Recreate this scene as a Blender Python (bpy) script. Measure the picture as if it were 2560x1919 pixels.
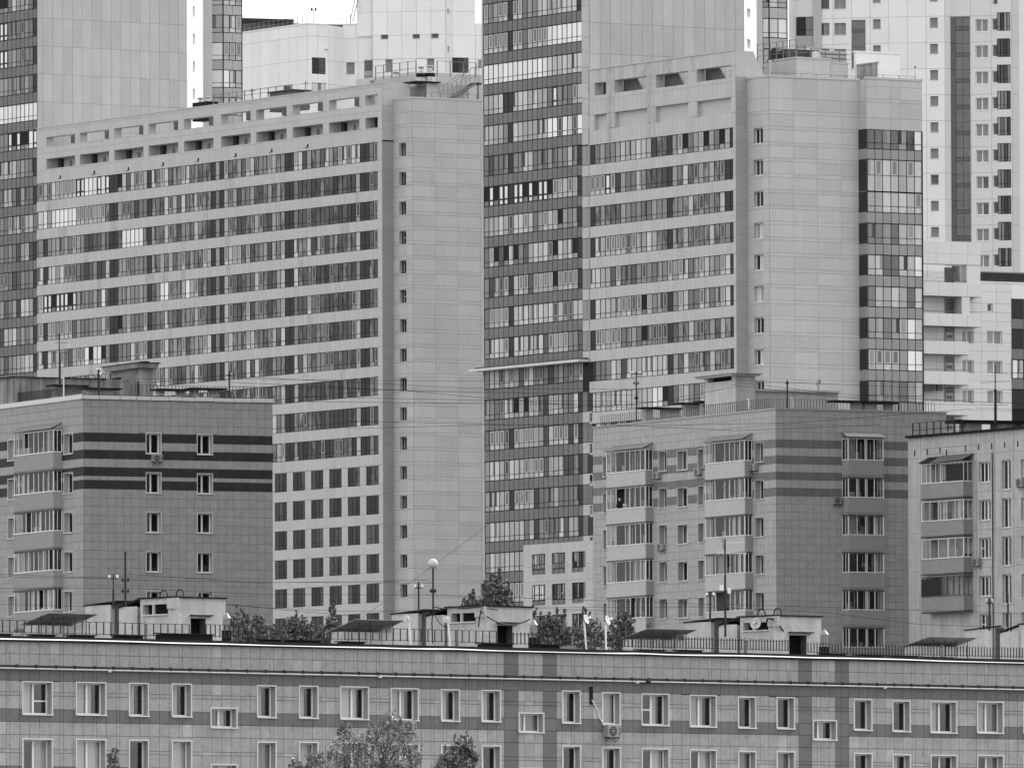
import bpy, math, random
import numpy as np
from mathutils import Vector, Matrix, Euler
R = math.radians
for o in list(bpy.data.objects): bpy.data.objects.remove(o)
SC = bpy.context.scene
COL = SC.collection
rng = random.Random(7)

# ------------------------------------------------------------------ camera, sky, sun, exposure
FOC, CX, CY, ROLL, CAMH = 29060.0, 1280.0, 959.5, 0.0034, 12.0
PITCH = math.atan((2550-CY)/FOC)
cam_d = bpy.data.cameras.new('camera'); cam = bpy.data.objects.new('camera', cam_d); COL.objects.link(cam)
CAMV = Vector((0, 0, CAMH))
CAMR = (Matrix.Rotation(math.pi/2+PITCH, 3, 'X') @ Matrix.Rotation(-ROLL, 3, 'Z'))
cam.location = CAMV; cam.rotation_euler = CAMR.to_euler()
cam_d.sensor_width = 36; cam_d.sensor_fit = 'HORIZONTAL'; cam_d.lens = 36*FOC/2560
cam_d.clip_start = 1; cam_d.clip_end = 30000
SC.camera = cam
SUN_AZ, SUN_EL = 33.0, 41.0      # azimuth from +X towards +Y
world = bpy.data.worlds.new('World'); SC.world = world; world.use_nodes = True
wn = world.node_tree; wn.nodes.clear()
sky = wn.nodes.new('ShaderNodeTexSky'); sky.sky_type = 'NISHITA'; sky.sun_disc = False
sky.sun_elevation = R(SUN_EL); sky.sun_rotation = R(90-SUN_AZ)
sky.air_density = 1.6; sky.dust_density = 6.0; sky.ozone_density = 1.0
bw = wn.nodes.new('ShaderNodeRGBToBW'); bg = wn.nodes.new('ShaderNodeBackground'); wo = wn.nodes.new('ShaderNodeOutputWorld')
bg.inputs['Strength'].default_value = 0.12
veil = wn.nodes.new('ShaderNodeMath'); veil.operation = 'MULTIPLY_ADD'      # bright even high haze over the clear sky
veil.inputs[1].default_value = .15; veil.inputs[2].default_value = 12.0
wn.links.new(sky.outputs[0], bw.inputs[0]); wn.links.new(bw.outputs[0], veil.inputs[0]); wn.links.new(veil.outputs[0], bg.inputs[0]); wn.links.new(bg.outputs[0], wo.inputs[0])
sd = bpy.data.lights.new('sun', 'SUN'); sd.energy = 3.2; sd.angle = R(0.55); sd.color = (1, 1, 1)
so = bpy.data.objects.new('sun', sd); COL.objects.link(so)
SD = Vector((math.cos(R(SUN_EL))*math.cos(R(SUN_AZ)), math.cos(R(SUN_EL))*math.sin(R(SUN_AZ)), math.sin(R(SUN_EL))))
so.rotation_euler = SD.to_track_quat('Z', 'Y').to_euler(); so.location = (60, 300, 200)
SC.view_settings.view_transform = 'Standard'; SC.view_settings.look = 'None'
SC.view_settings.exposure = EXPOSURE = 0.0
SC.view_settings.gamma = 1.0; SC.view_settings.use_curve_mapping = False
SC.render.engine = 'CYCLES'
SC.cycles.max_bounces = 5; SC.cycles.diffuse_bounces = 3; SC.cycles.glossy_bounces = 3; SC.cycles.transparent_max_bounces = 8

def ray(x, y):
    return (CAMR @ Vector(((x-CX)/FOC, -(y-CY)/FOC, -1.0))).normalized()
REG = {'a1': (0, 0, 3.454), 'a2': (580, 0, 3.454), 'a3': (1180, 0, 3.454), 'a4': (1800, 0, 2.909),
       'b1': (0, 440, 3.454), 'b2': (580, 440, 3.454), 'b3': (1180, 440, 3.454), 'b4': (1800, 500, 2.909),
       'c1': (0, 880, 3.454), 'c2': (580, 880, 3.454), 'c3': (1180, 880, 3.454), 'c4': (1800, 960, 2.909),
       'd1': (0, 1330, 2.816), 'd2': (640, 1330, 2.816), 'd3': (1280, 1330, 2.816), 'd4': (1920, 1330, 2.816)}
def q(r, x, y):                  # survey helper: a reading in a zoomed quarter of the picture -> pixel
    a, b, s = REG[r]; return a+x/s, b+y/s
def qx(r, x): return REG[r][0]+x/REG[r][2]
def qy(r, y): return REG[r][1]+y/REG[r][2]

class Face:                      # a vertical wall plane: u runs to the right along it, o outwards, z is height
    def __init__(s, px, depth, ang, yref=900, origin=None):
        if origin is None:
            d = ray(px, yref); p = CAMV + d*(depth/d.y); s.o = Vector((p.x, p.y, 0))
        else: s.o = Vector((origin.x, origin.y, 0))
        s.ang = ang; a = R(ang); s.a = a
        s.d = Vector((math.cos(a), math.sin(a), 0)); s.n = Vector((math.sin(a), -math.cos(a), 0))
    def hit(s, x, y, off=0.0):
        d = ray(x, y); t = ((s.o + s.n*off) - CAMV).dot(s.n)/d.dot(s.n); p = CAMV + d*t
        return (p-s.o).dot(s.d), p.z
    def U(s, x, y=900, off=0.0): return s.hit(x, y, off)[0]
    def Z(s, x, y, off=0.0): return s.hit(x, y, off)[1]
    def P(s, u, z, o=0.0): return s.o + s.d*u + s.n*o + Vector((0, 0, z))
    def next(s, x, ang, y=900): return Face(0, 0, ang, origin=s.P(s.U(x, y), 0))
    def at(s, u, o, ang=None): return Face(0, 0, s.ang if ang is None else ang, origin=s.P(u, 0, o))
    def px(s, u, z, o=0.0):
        v = CAMR.transposed() @ (s.P(u, z, o)-CAMV); return CX+FOC*v.x/-v.z, CY-FOC*v.y/-v.z, -v.z

def proj(p):
    v = CAMR.transposed() @ (p-CAMV); return CX+FOC*v.x/-v.z, CY-FOC*v.y/-v.z, -v.z

# ------------------------------------------------------------------ materials (all grey: the photograph is black and white)
def lin(s): return s/12.92 if s <= .04045 else ((s+.055)/1.055)**2.4
MATS = {}
def mat(name, s, rough=.75, spec=.3, noise=.0, scale=1.0, stretch=(1, 1, 1), contrast=.5, metal=0., streak=0., lo=None, hi=None, emit=0):
    """s: the thing's reflectance given on the sRGB scale. noise: +-share of it. streak: rain streaks running down."""
    if name in MATS: return MATS[name]
    m = bpy.data.materials.new(name); m.use_nodes = True; nt = m.node_tree; b = nt.nodes['Principled BSDF']
    v = lin(s); b.inputs['Base Color'].default_value = (v, v, v, 1); b.inputs['Roughness'].default_value = rough
    b.inputs['Specular IOR Level'].default_value = spec; b.inputs['Metallic'].default_value = metal
    if noise or streak:
        geo = nt.nodes.new('ShaderNodeNewGeometry'); last = None
        def band(sc, st, amp, det, c0=.3, c1=.7):
            mp = nt.nodes.new('ShaderNodeMapping'); mp.inputs['Scale'].default_value = (st[0]*sc, st[1]*sc, st[2]*sc)
            nz = nt.nodes.new('ShaderNodeTexNoise'); nz.inputs['Scale'].default_value = 1; nz.inputs['Detail'].default_value = det
            mr = nt.nodes.new('ShaderNodeMapRange'); mr.inputs['From Min'].default_value = c0; mr.inputs['From Max'].default_value = c1
            mr.inputs['To Min'].default_value = 1-amp; mr.inputs['To Max'].default_value = 1+amp*.7
            nt.links.new(geo.outputs['Position'], mp.inputs[0]); nt.links.new(mp.outputs[0], nz.inputs[0]); nt.links.new(nz.outputs[0], mr.inputs[0])
            return mr.outputs[0]
        outs = []
        if noise: outs.append(band(scale, stretch, noise, 4, .5-contrast/2, .5+contrast/2)); outs.append(band(7, (1, 1, 1), min(.1, noise), 1))
        if streak: outs.append(band(1, (2.6, 2.6, .16), streak, 5, .35, .75))
        x = outs[0]
        for y in outs[1:]:
            mm = nt.nodes.new('ShaderNodeMath'); mm.operation = 'MULTIPLY'; nt.links.new(x, mm.inputs[0]); nt.links.new(y, mm.inputs[1]); x = mm.outputs[0]
        mm = nt.nodes.new('ShaderNodeMath'); mm.operation = 'MULTIPLY'; mm.inputs[1].default_value = v; nt.links.new(x, mm.inputs[0])
        nt.links.new(mm.outputs[0], b.inputs['Base Color'])
    MATS[name] = m; return m
def glass(name, fac=.18, tint=.9, rough=.02):
    m = bpy.data.materials.new(name); m.use_nodes = True; nt = m.node_tree; nt.nodes.clear()
    t = nt.nodes.new('ShaderNodeBsdfTransparent'); t.inputs[0].default_value = (tint, tint, tint, 1)
    g = nt.nodes.new('ShaderNodeBsdfGlossy'); g.inputs['Roughness'].default_value = rough; g.inputs[0].default_value = (.9, .9, .9, 1)
    x = nt.nodes.new('ShaderNodeMixShader'); x.inputs[0].default_value = fac; o = nt.nodes.new('ShaderNodeOutputMaterial')
    nt.links.new(t.outputs[0], x.inputs[1]); nt.links.new(g.outputs[0], x.inputs[2]); nt.links.new(x.outputs[0], o.inputs[0])
    MATS[name] = m; return m

# ------------------------------------------------------------------ mesh helpers
class MB:
    def __init__(s): s.v = []; s.f = []; s.m = []; s.mats = []
    def mi(s, m):
        if m not in s.mats: s.mats.append(m)
        return s.mats.index(m)
    def quad(s, a, b, c, d, m):
        n = len(s.v); s.v += [tuple(a), tuple(b), tuple(c), tuple(d)]; s.f.append((n, n+1, n+2, n+3)); s.m.append(s.mi(m))
    def hexa(s, p, m):           # p: 4 bottom, 4 top
        n = len(s.v); s.v += [tuple(x) for x in p]; k = s.mi(m)
        for f in ((3, 2, 1, 0), (4, 5, 6, 7), (0, 1, 5, 4), (1, 2, 6, 5), (2, 3, 7, 6), (3, 0, 4, 7)):
            s.f.append(tuple(n+i for i in f)); s.m.append(k)
    def box(s, F, u0, u1, z0, z1, o0, o1, m):
        s.hexa([F.P(u0, z0, o1), F.P(u1, z0, o1), F.P(u1, z0, o0), F.P(u0, z0, o0),
                F.P(u0, z1, o1), F.P(u1, z1, o1), F.P(u1, z1, o0), F.P(u0, z1, o0)], m)
    def prism(s, pts, z0, z1, m, top=None):   # pts counter-clockwise from above
        n = len(s.v); k = len(pts); s.v += [(p[0], p[1], z0) for p in pts]+[(p[0], p[1], z1) for p in pts]; mi = s.mi(m)
        for i in range(k): j = (i+1) % k; s.f.append((n+i, n+j, n+k+j, n+k+i)); s.m.append(mi)
        s.f.append(tuple(n+k+i for i in range(k))); s.m.append(s.mi(top or m))
        s.f.append(tuple(n+k-1-i for i in range(k))); s.m.append(mi)
    def tube(s, a, b, r, m, n=6, r2=None, cap=True):
        a = Vector(a); b = Vector(b); r2 = r if r2 is None else r2; d = (b-a).normalized()
        x = d.orthogonal().normalized(); y = d.cross(x); k = len(s.v); mi = s.mi(m)
        for i in range(n):
            c, t = math.cos(2*math.pi*i/n), math.sin(2*math.pi*i/n)
            s.v.append(tuple(a+(x*c+y*t)*r))
        for i in range(n):
            c, t = math.cos(2*math.pi*i/n), math.sin(2*math.pi*i/n)
            s.v.append(tuple(b+(x*c+y*t)*r2))
        for i in range(n): j = (i+1) % n; s.f.append((k+i, k+j, k+n+j, k+n+i)); s.m.append(mi)
        if cap: s.f.append(tuple(k+n-1-i for i in range(n))); s.f.append(tuple(k+n+i for i in range(n))); s.m += [mi, mi]
    def path(s, pts, r, m, n=5):
        for a, b in zip(pts, pts[1:]): s.tube(a, b, r, m, n)
    def lathe(s, c, prof, m, n=20, axis=None):  # prof: (radius, height)
        c = Vector(c); k = len(s.v); mi = s.mi(m)
        ax = Vector(axis).normalized() if axis else Vector((0, 0, 1)); x = ax.orthogonal().normalized(); y = ax.cross(x)
        for r, h in prof:
            for i in range(n): t = 2*math.pi*i/n; s.v.append(tuple(c+ax*h+(x*math.cos(t)+y*math.sin(t))*r))
        for j in range(len(prof)-1):
            for i in range(n): i2 = (i+1) % n; s.f.append((k+j*n+i, k+j*n+i2, k+(j+1)*n+i2, k+(j+1)*n+i)); s.m.append(mi)
        s.f.append(tuple(k+n-1-i for i in range(n))); s.f.append(tuple(k+(len(prof)-1)*n+i for i in range(n))); s.m += [mi, mi]
    def build(s, name, parent=None, base=None, kind=None, smooth=False, label=None):
        if not s.f: return None
        if base is None: base = parent_base(parent) if parent else Vector((0, 0, 0))
        me = bpy.data.meshes.new(name)
        me.from_pydata([(a-base[0], b-base[1], c-base[2]) for a, b, c in s.v], [], s.f)
        for m in s.mats: me.materials.append(m)
        me.polygons.foreach_set('material_index', s.m)
        if smooth: me.polygons.foreach_set('use_smooth', [True]*len(s.f))
        me.update()
        o = bpy.data.objects.new(name, me); COL.objects.link(o)
        if parent: o.parent = parent
        else: o.location = base
        if kind: o['kind'] = kind
        if label: o['label'] = label
        return o
def parent_base(p):
    while p.parent: p = p.parent
    return p.location
def tag(o, label, cat, group=None, kind=None):
    if len(label.split()) > 16: print('LONG', label)
    o['label'] = label
    if cat: o['category'] = cat
    if group: o['group'] = group
    if kind: o['kind'] = kind
    return o
def thing(name, label, cat, loc, group=None):
    o = bpy.data.objects.new(name, None); COL.objects.link(o); o.location = loc; o.empty_display_size = .5
    return tag(o, label, cat, group)

UNIT = {}
def unit(kind, m, m2=None):      # shared unit pieces: u in -.5..+.5, o in -1..0, z in 0..1
    key = (kind, m.name, m2.name if m2 else '')
    if key in UNIT: return UNIT[key]
    b = MB()
    def bx(x0, x1, z0, z1, o0, o1, mm):
        b.hexa([(x0, -o1, z0), (x1, -o1, z0), (x1, -o0, z0), (x0, -o0, z0), (x0, -o1, z1), (x1, -o1, z1), (x1, -o0, z1), (x0, -o0, z1)], mm)
    if kind == 'box': bx(-.5, .5, 0, 1, -1, 0, m)
    elif kind == 'sash':         # a pane in its own opening frame
        bx(-.5, -.3, 0, 1, -1, 0, m2); bx(.3, .5, 0, 1, -1, 0, m2); bx(-.3, .3, 0, .07, -1, 0, m2); bx(-.3, .3, .93, 1, -1, 0, m2)
        bx(-.3, .3, .07, .93, -1, -.3, m)
    elif kind == 'half':         # a curtain pulled half across
        bx(-.5, .1, 0, 1, -1, -.1, m); bx(.1, .5, 0, 1, -1, -.1, m2)
    elif kind == 'halfr':
        bx(-.5, -.1, 0, 1, -1, -.1, m2); bx(-.1, .5, 0, 1, -1, -.1, m)
    elif kind == 'low':
        bx(-.5, .5, 0, .35, -1, -.1, m2); bx(-.5, .5, .35, 1, -1, -.1, m)
    me = bpy.data.meshes.new(kind); me.from_pydata(b.v, [], b.f)
    for mm in b.mats: me.materials.append(mm)
    me.polygons.foreach_set('material_index', b.m); me.update()
    UNIT[key] = (me, b); return UNIT[key]

class Pieces:                    # collects alike pieces of one thing; the 300 largest in view become parts, the rest one part
    def __init__(s, top): s.top = top; s.d = {}
    def add(s, name, F, u0, u1, z0, z1, o0, o1, m, kind='box', m2=None, parent=None):
        s.d.setdefault(name, []).append((F, u0, u1, z0, z1, o0, o1, m, kind, m2, parent))
    def flush(s, cap=300, order=None):
        base = parent_base(s.top)
        for name, L in s.d.items():
            def score(p):
                F, u0, u1, z0, z1, o0, o1 = p[:7]; x0, y0, _ = F.px(u0, z0, o1); x1, y1, _ = F.px(u1, z1, o1)
                inside = -5 < (x0+x1)/2 < 2565 and -5 < (y0+y1)/2 < 1925
                return (0 if inside else 1, -abs((x1-x0)*(y1-y0)))
            L.sort(key=score)
            for F, u0, u1, z0, z1, o0, o1, m, kind, m2, par in L[:cap]:
                me, _ = unit(kind, m, m2)
                o = bpy.data.objects.new(name, me); COL.objects.link(o); o.parent = par or s.top
                o.location = F.P((u0+u1)/2, z0, o1) - base; o.rotation_euler = (0, 0, F.a)
                o.scale = (abs(u1-u0), abs(o1-o0), abs(z1-z0))
            rest = L[cap:]
            if rest:
                b = MB()
                for F, u0, u1, z0, z1, o0, o1, m, kind, m2, par in rest:
                    _, ub = unit(kind, m, m2); n = len(b.v)
                    for x, y, z in ub.v: b.v.append(tuple(F.P((u0+u1)/2+x*(u1-u0), z0+z*(z1-z0), o1-y*(o1-o0))))
                    for f, mi in zip(ub.f, ub.m): b.f.append(tuple(n+i for i in f)); b.m.append(b.mi(ub.mats[mi]))
                b.build(name, s.top, kind='stuff')

def subtract(rects, holes):
    out = rects
    for h in holes:
        h0, h1, h2, h3 = h[:4]; nx = []
        for r in out:
            a0, a1, b0, b1 = r[:4]; ex = r[4:]
            if h0 >= a1-1e-4 or h1 <= a0+1e-4 or h2 >= b1-1e-4 or h3 <= b0+1e-4: nx.append(r); continue
            if b0 < h2: nx.append((a0, a1, b0, h2)+ex)
            if b1 > h3: nx.append((a0, a1, h3, b1)+ex)
            z0, z1 = max(b0, h2), min(b1, h3)
            if a0 < h0: nx.append((a0, h0, z0, z1)+ex)
            if a1 > h1: nx.append((h1, a1, z0, z1)+ex)
        out = nx
    return out

def wall(b, F, u0, u1, z0, z1, m, holes=(), depth=.35, jm=None, o=0.0):
    """front sheet with openings; every opening gets its four reveals. hole = (u0,u1,z0,z1[,depth[,back material]])"""
    jm = jm or m
    hs = [h for h in holes if h[0] < u1 and h[1] > u0 and h[2] < z1 and h[3] > z0]
    us = sorted({u0, u1, *[min(max(h[i], u0), u1) for h in hs for i in (0, 1)]})
    for a, c in zip(us, us[1:]):
        if c-a < 1e-6: continue
        mid = (a+c)/2; cut = sorted([(h[2], h[3]) for h in hs if h[0] < mid < h[1]]); z = z0
        for h0, h1 in cut:
            if h0 > z: b.quad(F.P(a, z, o), F.P(c, z, o), F.P(c, h0, o), F.P(a, h0, o), m)
            z = max(z, h1)
        if z < z1: b.quad(F.P(a, z, o), F.P(c, z, o), F.P(c, z1, o), F.P(a, z1, o), m)
    for h in hs:
        a, c, e, g = h[:4]; dp = h[4] if len(h) > 4 else depth; k = o-dp
        b.quad(F.P(a, e, k), F.P(a, e, o), F.P(a, g, o), F.P(a, g, k), jm); b.quad(F.P(c, e, o), F.P(c, e, k), F.P(c, g, k), F.P(c, g, o), jm)
        b.quad(F.P(a, e, k), F.P(c, e, k), F.P(c, e, o), F.P(a, e, o), jm); b.quad(F.P(a, g, o), F.P(c, g, o), F.P(c, g, k), F.P(a, g, k), jm)
        if len(h) > 5 and h[5]: b.quad(F.P(a, e, k), F.P(c, e, k), F.P(c, g, k), F.P(a, g, k), h[5])

def tiles(pc, F, us, zs, holes, pick, gap=.02, o0=0.004, o1=.03, name='panel', minw=.06):
    """facing panels between the joint lines us x zs, cut round the openings"""
    for a, c in zip(us, us[1:]):
        for e, g in zip(zs, zs[1:]):
            m = pick((a+c)/2, (e+g)/2)
            if m is None: continue
            hs = [h for h in holes if h[0] < c and h[1] > a and h[2] < g and h[3] > e]
            r0 = [(a+gap/2, c-gap/2, e+gap/2, g-gap/2)]
            for r in (subtract(r0, hs) if hs else r0):
                if r[1]-r[0] > minw and r[3]-r[2] > minw: pc.add(name, F, r[0], r[1], r[2], r[3], o0, o1, m)
def steps(a, b, st, start=None):
    n = max(1, round((b-a)/st)); return [a+(b-a)*i/n for i in range(n+1)]
def pickn(*ms):
    return lambda u, z: ms[min(int(abs(math.sin(u*12.9898+z*78.233)*43758.5453) % 1*len(ms)), len(ms)-1)]
# ------------------------------------------------------------------ shared materials
M_WF = mat('white window frame', .90, .45, .4)
M_TRIM = mat('light metal trim', .78, .4, .4)
M_GLASS = glass('window glass', .055, .85)
M_GLASSD = glass('balcony glass', .035, .85)
M_ROOM = mat('dim room', .30, .9)
M_DARKROOM = mat('dark room', .16, .9)
M_CURT = mat('light curtain', .86, .9, .1, noise=.18, scale=1.2, stretch=(6, 6, .4))
M_CURT2 = mat('grey curtain', .66, .9, .1, noise=.35, scale=1.2, stretch=(7, 7, .5))
M_BLIND = mat('white blind', .92, .8)
M_BLACK = mat('black tar', .10, .8, .2, noise=.3, scale=.8)
M_IRON = mat('dark iron', .16, .6, .3)
M_GALV = mat('galvanised metal', .72, .35, .5, metal=.75, noise=.12, scale=2)
M_WPOLE = mat('white painted pole', .88, .5)
M_ROOF = mat('bitumen roof', .24, .9, .2, noise=.25, scale=.5)
M_CONC = mat('weathered concrete', .60, .9, .1, noise=.22, scale=.5, streak=.28)
M_CABLE = mat('black cable', .08, .6)
M_ACW = mat('ac casing', .56, .5, .4, noise=.08, scale=2)
M_ACD = mat('ac grille', .27, .6)

def curtain(u0, u1, z0, z1, F, o, m, win, amp=.035, n=None):
    b = MB(); n = n or max(3, int((u1-u0)/.09)); rr = rng.random()*6
    for i in range(n):
        a, c = u0+(u1-u0)*i/n, u0+(u1-u0)*(i+1)/n; oa, oc = o+amp*math.sin(i*2.1+rr), o+amp*math.sin((i+1)*2.1+rr)
        b.quad(F.P(a, z0, oa), F.P(c, z0, oc), F.P(c, z1, oc), F.P(a, z1, oa), m)
    return b.build('curtain', win)

def window(top, pc, F, u0, u1, z0, z1, cols=(.5,), dep=.33, fw=.06, fm=None, trim=.05, content='cd', glassm=None, bars=(), tm=None, sill=True, name='window', stripe=True):
    """a recessed window: trim round the opening, frame, sashes, one pane per sash, curtains or darkness behind"""
    fm = fm or M_WF; tm = tm or M_TRIM; b = MB(); g = -dep
    if trim:
        t = trim
        b.box(F, u0-t, u0, z0-t, z1+t, -.02, .06, tm); b.box(F, u1, u1+t, z0-t, z1+t, -.02, .06, tm)
        b.box(F, u0, u1, z1, z1+t, -.02, .06, tm)
    if sill: b.box(F, u0-trim, u1+trim, z0-.06, z0-.002, -dep, .11, tm)
    b.box(F, u0, u0+fw, z0, z1, g-.07, g, fm); b.box(F, u1-fw, u1, z0, z1, g-.07, g, fm)
    b.box(F, u0+fw, u1-fw, z0, z0+fw, g-.07, g, fm); b.box(F, u0+fw, u1-fw, z1-fw, z1, g-.07, g, fm)
    xs = [u0+fw]
    for c in cols:
        m = u0+(u1-u0)*c; b.box(F, m-fw*.75, m+fw*.75, z0+fw, z1-fw, g-.07, g+.01, fm); xs += [m-fw*.75, m+fw*.75]
    xs.append(u1-fw)
    for k in bars:
        i, fz = k; a, c = xs[2*i], xs[2*i+1]; zz = z0+(z1-z0)*fz; b.box(F, a, c, zz-.03, zz+.03, g-.06, g, fm)
    w = b.build(name, top)
    for i in range(len(xs)//2):
        a, c = xs[2*i], xs[2*i+1]; ch = content[i % len(content)]
        if ch == 'o': continue                                   # standing open: only the dark room shows
        pc.add('pane', F, a, c, z0+fw, z1-fw, g-.05, g-.035, glassm or M_GLASS, parent=w)
        if ch == 'c': curtain(a-.02, c+.02, z0+.02, z1-.02, F, g-.16, M_CURT, w)
        if ch == 'g': curtain(a-.02, c+.02, z0+.02, z1-.02, F, g-.16, M_CURT2, w)
        if ch == 'b': curtain(a-.02, c+.02, z0+.02, z1-.02, F, g-.14, M_BLIND, w, amp=.004, n=3)
        if ch == 'l': curtain(a-.02, a+(c-a)*.5, z0+.02, z1-.02, F, g-.16, M_CURT, w)
        if ch == 'r': curtain(a+(c-a)*.45, c+.02, z0+.02, z1-.02, F, g-.16, M_CURT, w)
        if ch == 't':                                            # tilted sash
            bb = MB(); dz = z1-z0-2*fw
            for (p0, p1, q0, q1) in ((a, a+.05, 0, 1), (c-.05, c, 0, 1)):
                bb.hexa([F.P(p0, z0+fw, g+.05), F.P(p1, z0+fw, g+.05), F.P(p1, z0+fw, g), F.P(p0, z0+fw, g),
                         F.P(p0, z1-fw, g-.12), F.P(p1, z1-fw, g-.12), F.P(p1, z1-fw, g-.17), F.P(p0, z1-fw, g-.17)], fm)
            bb.build('sash', w); curtain(a, a+(c-a)*.6, z0+.02, z1-.02, F, g-.3, M_CURT, w)
    return w

def air_con(F, u, z, o, label, w=.82, h=.58, d=.34, m=None, group='air conditioning units on the walls', bracket=True):
    """outdoor unit: u,z = lower left corner of its front"""
    m = m or M_ACW; t = thing('air_conditioner', label, 'air conditioner', F.P(u+w/2, z, o), group)
    b = MB(); b.box(F, u, u+w, z, z+h, o+.04, o+.04+d, m); b.box(F, u+.03, u+w-.03, z+h, z+h+.02, o+.06, o+.02+d, m); b.build('casing', t)
    b = MB(); c = F.P(u+w*.4, z+h*.5, o+.045+d); r = h*.42
    b.lathe(c, [(r, 0), (r, .015)], M_ACD, 20, axis=F.n)
    for k in range(3): b.tube(c+F.n*.02-F.d*r+Vector((0, 0, (k-1)*r*.5)), c+F.n*.02+F.d*r+Vector((0, 0, (k-1)*r*.5)), .008, m, 4)
    b.lathe(c+F.n*.016, [(r*.25, 0), (r*.2, .02)], m, 12, axis=F.n); b.build('fan_grille', t)
    b = MB()
    for k in range(5): b.box(F, u+w*.84, u+w*.96, z+h*(.2+k*.13), z+h*(.26+k*.13), o+.04+d, o+.05+d, M_ACD)
    b.build('side_vent', t)
    if bracket:
        b = MB()
        for uu in (u+.12, u+w-.12): b.box(F, uu-.02, uu+.02, z-.05, z-.001, o, o+d+.04, M_IRON); b.tube(F.P(uu, z-.3, o), F.P(uu, z-.05, o+d), .015, M_IRON, 4)
        b.build('bracket', t)
    return t

# ================================================================== the long block across the front
FG = Face(55, 569, 40, 1750)
top = thing('apartment_block', 'long tiled apartment block across the whole foreground, seen up to its white roof edge', 'apartment block', FG.P(20, 0))
pc = Pieces(top)
def zf(y, x=230): return FG.Z(*q('d1', x, y))
zcap0, zcap1 = zf(765), zf(742)
zl = [zf(v) for v in (770, 855, 969, 1044, 1123, 1148, 1242, 1333, 1423)]
T_L = [mat('front tile light %d' % i, s, .7, .3, noise=.1, scale=3, streak=.07) for i, s in enumerate((.59, .60, .61, .65))]
T_D = [mat('front tile dark %d' % i, s, .7, .3, noise=.07, scale=3) for i, s in enumerate((.395, .405, .41))]
T_J = mat('tile joint', .27, .9)
M_REV = mat('front window reveal', .62, .6, .3)
U0, U1 = FG.U(-60, 1750), FG.U(2640, 1750)
zs = [zcap0+.02] + zl[:]
H = 2.8
for k in (1, 2): zs += [z-H*k for z in zl[4:]]
zs = sorted(set(round(z, 3) for z in zs))
us = [U0]
w_rng = random.Random(3)
while us[-1] < U1:
    us.append(us[-1]+(.60+w_rng.random()*.03))
    if w_rng.random() < .2: us.append(us[-1]+.22)
# darker upright stripes
dark_u = [(FG.U(*q('d2', 1743, 1100)), FG.U(*q('d3', 42, 1100))), (FG.U(*q('d3', 215, 1100)), FG.U(*q('d3', 312, 1100))),
          (FG.U(*q('d4', 213, 1100)), FG.U(*q('d4', 305, 1100))), (FG.U(*q('d4', 470, 1100)), FG.U(*q('d4', 566, 1100)))]
for a, c in dark_u:
    us = [u for u in us if not (a-.3 < u < a+.3 or c-.3 < u < c+.3)] + [a, c]
us = sorted(us)
wins = [('d1', 152, 368, 1047, 1287, 2, 'bd', ((1, .42),)), ('d1', 530, 745, 1052, 1290, 2, 'cl', ()), ('d1', 903, 1045, 1058, 1297, 1, 'l', ()),
        ('d1', 1205, 1348, 1063, 1302, 1, 'l', ()), ('d1', 1478, 1668, 1232, 1380, 3, 'gl', ()),
        ('d2', 3, 140, 1075, 1307, 1, 'l', ()), ('d2', 298, 435, 1078, 1312, 1, 'l', ()), ('d2', 588, 792, 1083, 1320, 4, 'bl', ()),
        ('d2', 945, 1143, 1095, 1328, 2, 'cl', ()), ('d2', 1297, 1432, 1103, 1333, 5, 'gl', ()), ('d2', 1583, 1720, 1108, 1337, 5, 'dl', ((0, .5),)),
        ('d3', 42, 223, 1267, 1412, 6, 'bg', ()), ('d3', 348, 480, 1112, 1347, 5, 'dl', ((0, .48),)), ('d3', 629, 761, 1124, 1356, 5, 'dc', ((0, .5),)),
        ('d3', 908, 1103, 1133, 1363, 2, 'dl', ((0, .5),)), ('d3', 1247, 1437, 1143, 1373, 2, 'cl', ()), ('d3', 1586, 1715, 1155, 1382, 5, 'gd', ()),
        ('d4', 55, 186, 1158, 1386, 5, 'gd', ()), ('d4', 310, 482, 1319, 1465, 6, 'gl', ()), ('d4', 599, 730, 1172, 1397, 5, 'cd', ()),
        ('d4', 871, 1000, 1182, 1406, 5, 'gd', ()), ('d4', 1139, 1327, 1187, 1415, 2, 'cd', ()), ('d4', 1467, 1655, 1190, 1417, 2, 'cg', ()),
        ('d4', 1792, 1920, 1196, 1420, 5, 'cd', ())]
COLS = {1: (.18,), 2: (.5,), 3: (.46,), 4: (.56,), 5: (.26,), 6: (.4,)}
holes = []; wl = []
TR = .06
for (r, x0, x1, y0, y1, sty, cont, bars) in wins:
    xm = (x0+x1)/2; ym = (y0+y1)/2
    ua, ub = FG.U(*q(r, x0, ym)), FG.U(*q(r, x1, ym)); za, zb = FG.Z(*q(r, x0, y1-4)), FG.Z(*q(r, x1, y0+4))
    za, zb = FG.Z(*q(r, xm, y1)), FG.Z(*q(r, xm, y0))
    for k in (0, 1, 2):
        c2 = cont if k == 0 else ''.join(rng.choice('bclgdd') for _ in range(2))
        wl.append((ua+TR, ub-TR, za+TR-H*k, zb-TR-H*k, sty, c2, bars if k == 0 else ()))
        holes.append((ua+TR, ub-TR, za+TR-H*k, zb-TR-H*k))
b = MB()
wall(b, FG, U0, U1, 0, zcap0+.05, T_J, holes, .42, jm=M_REV)
b.box(FG, U0, U1, zl[0], zcap0, -.3, .028, T_L[0])
b.build('wall', top)
tile_holes = [(a-TR*.6, c+TR*.6, e-TR, g+TR*.6) for a, c, e, g in holes]
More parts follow.
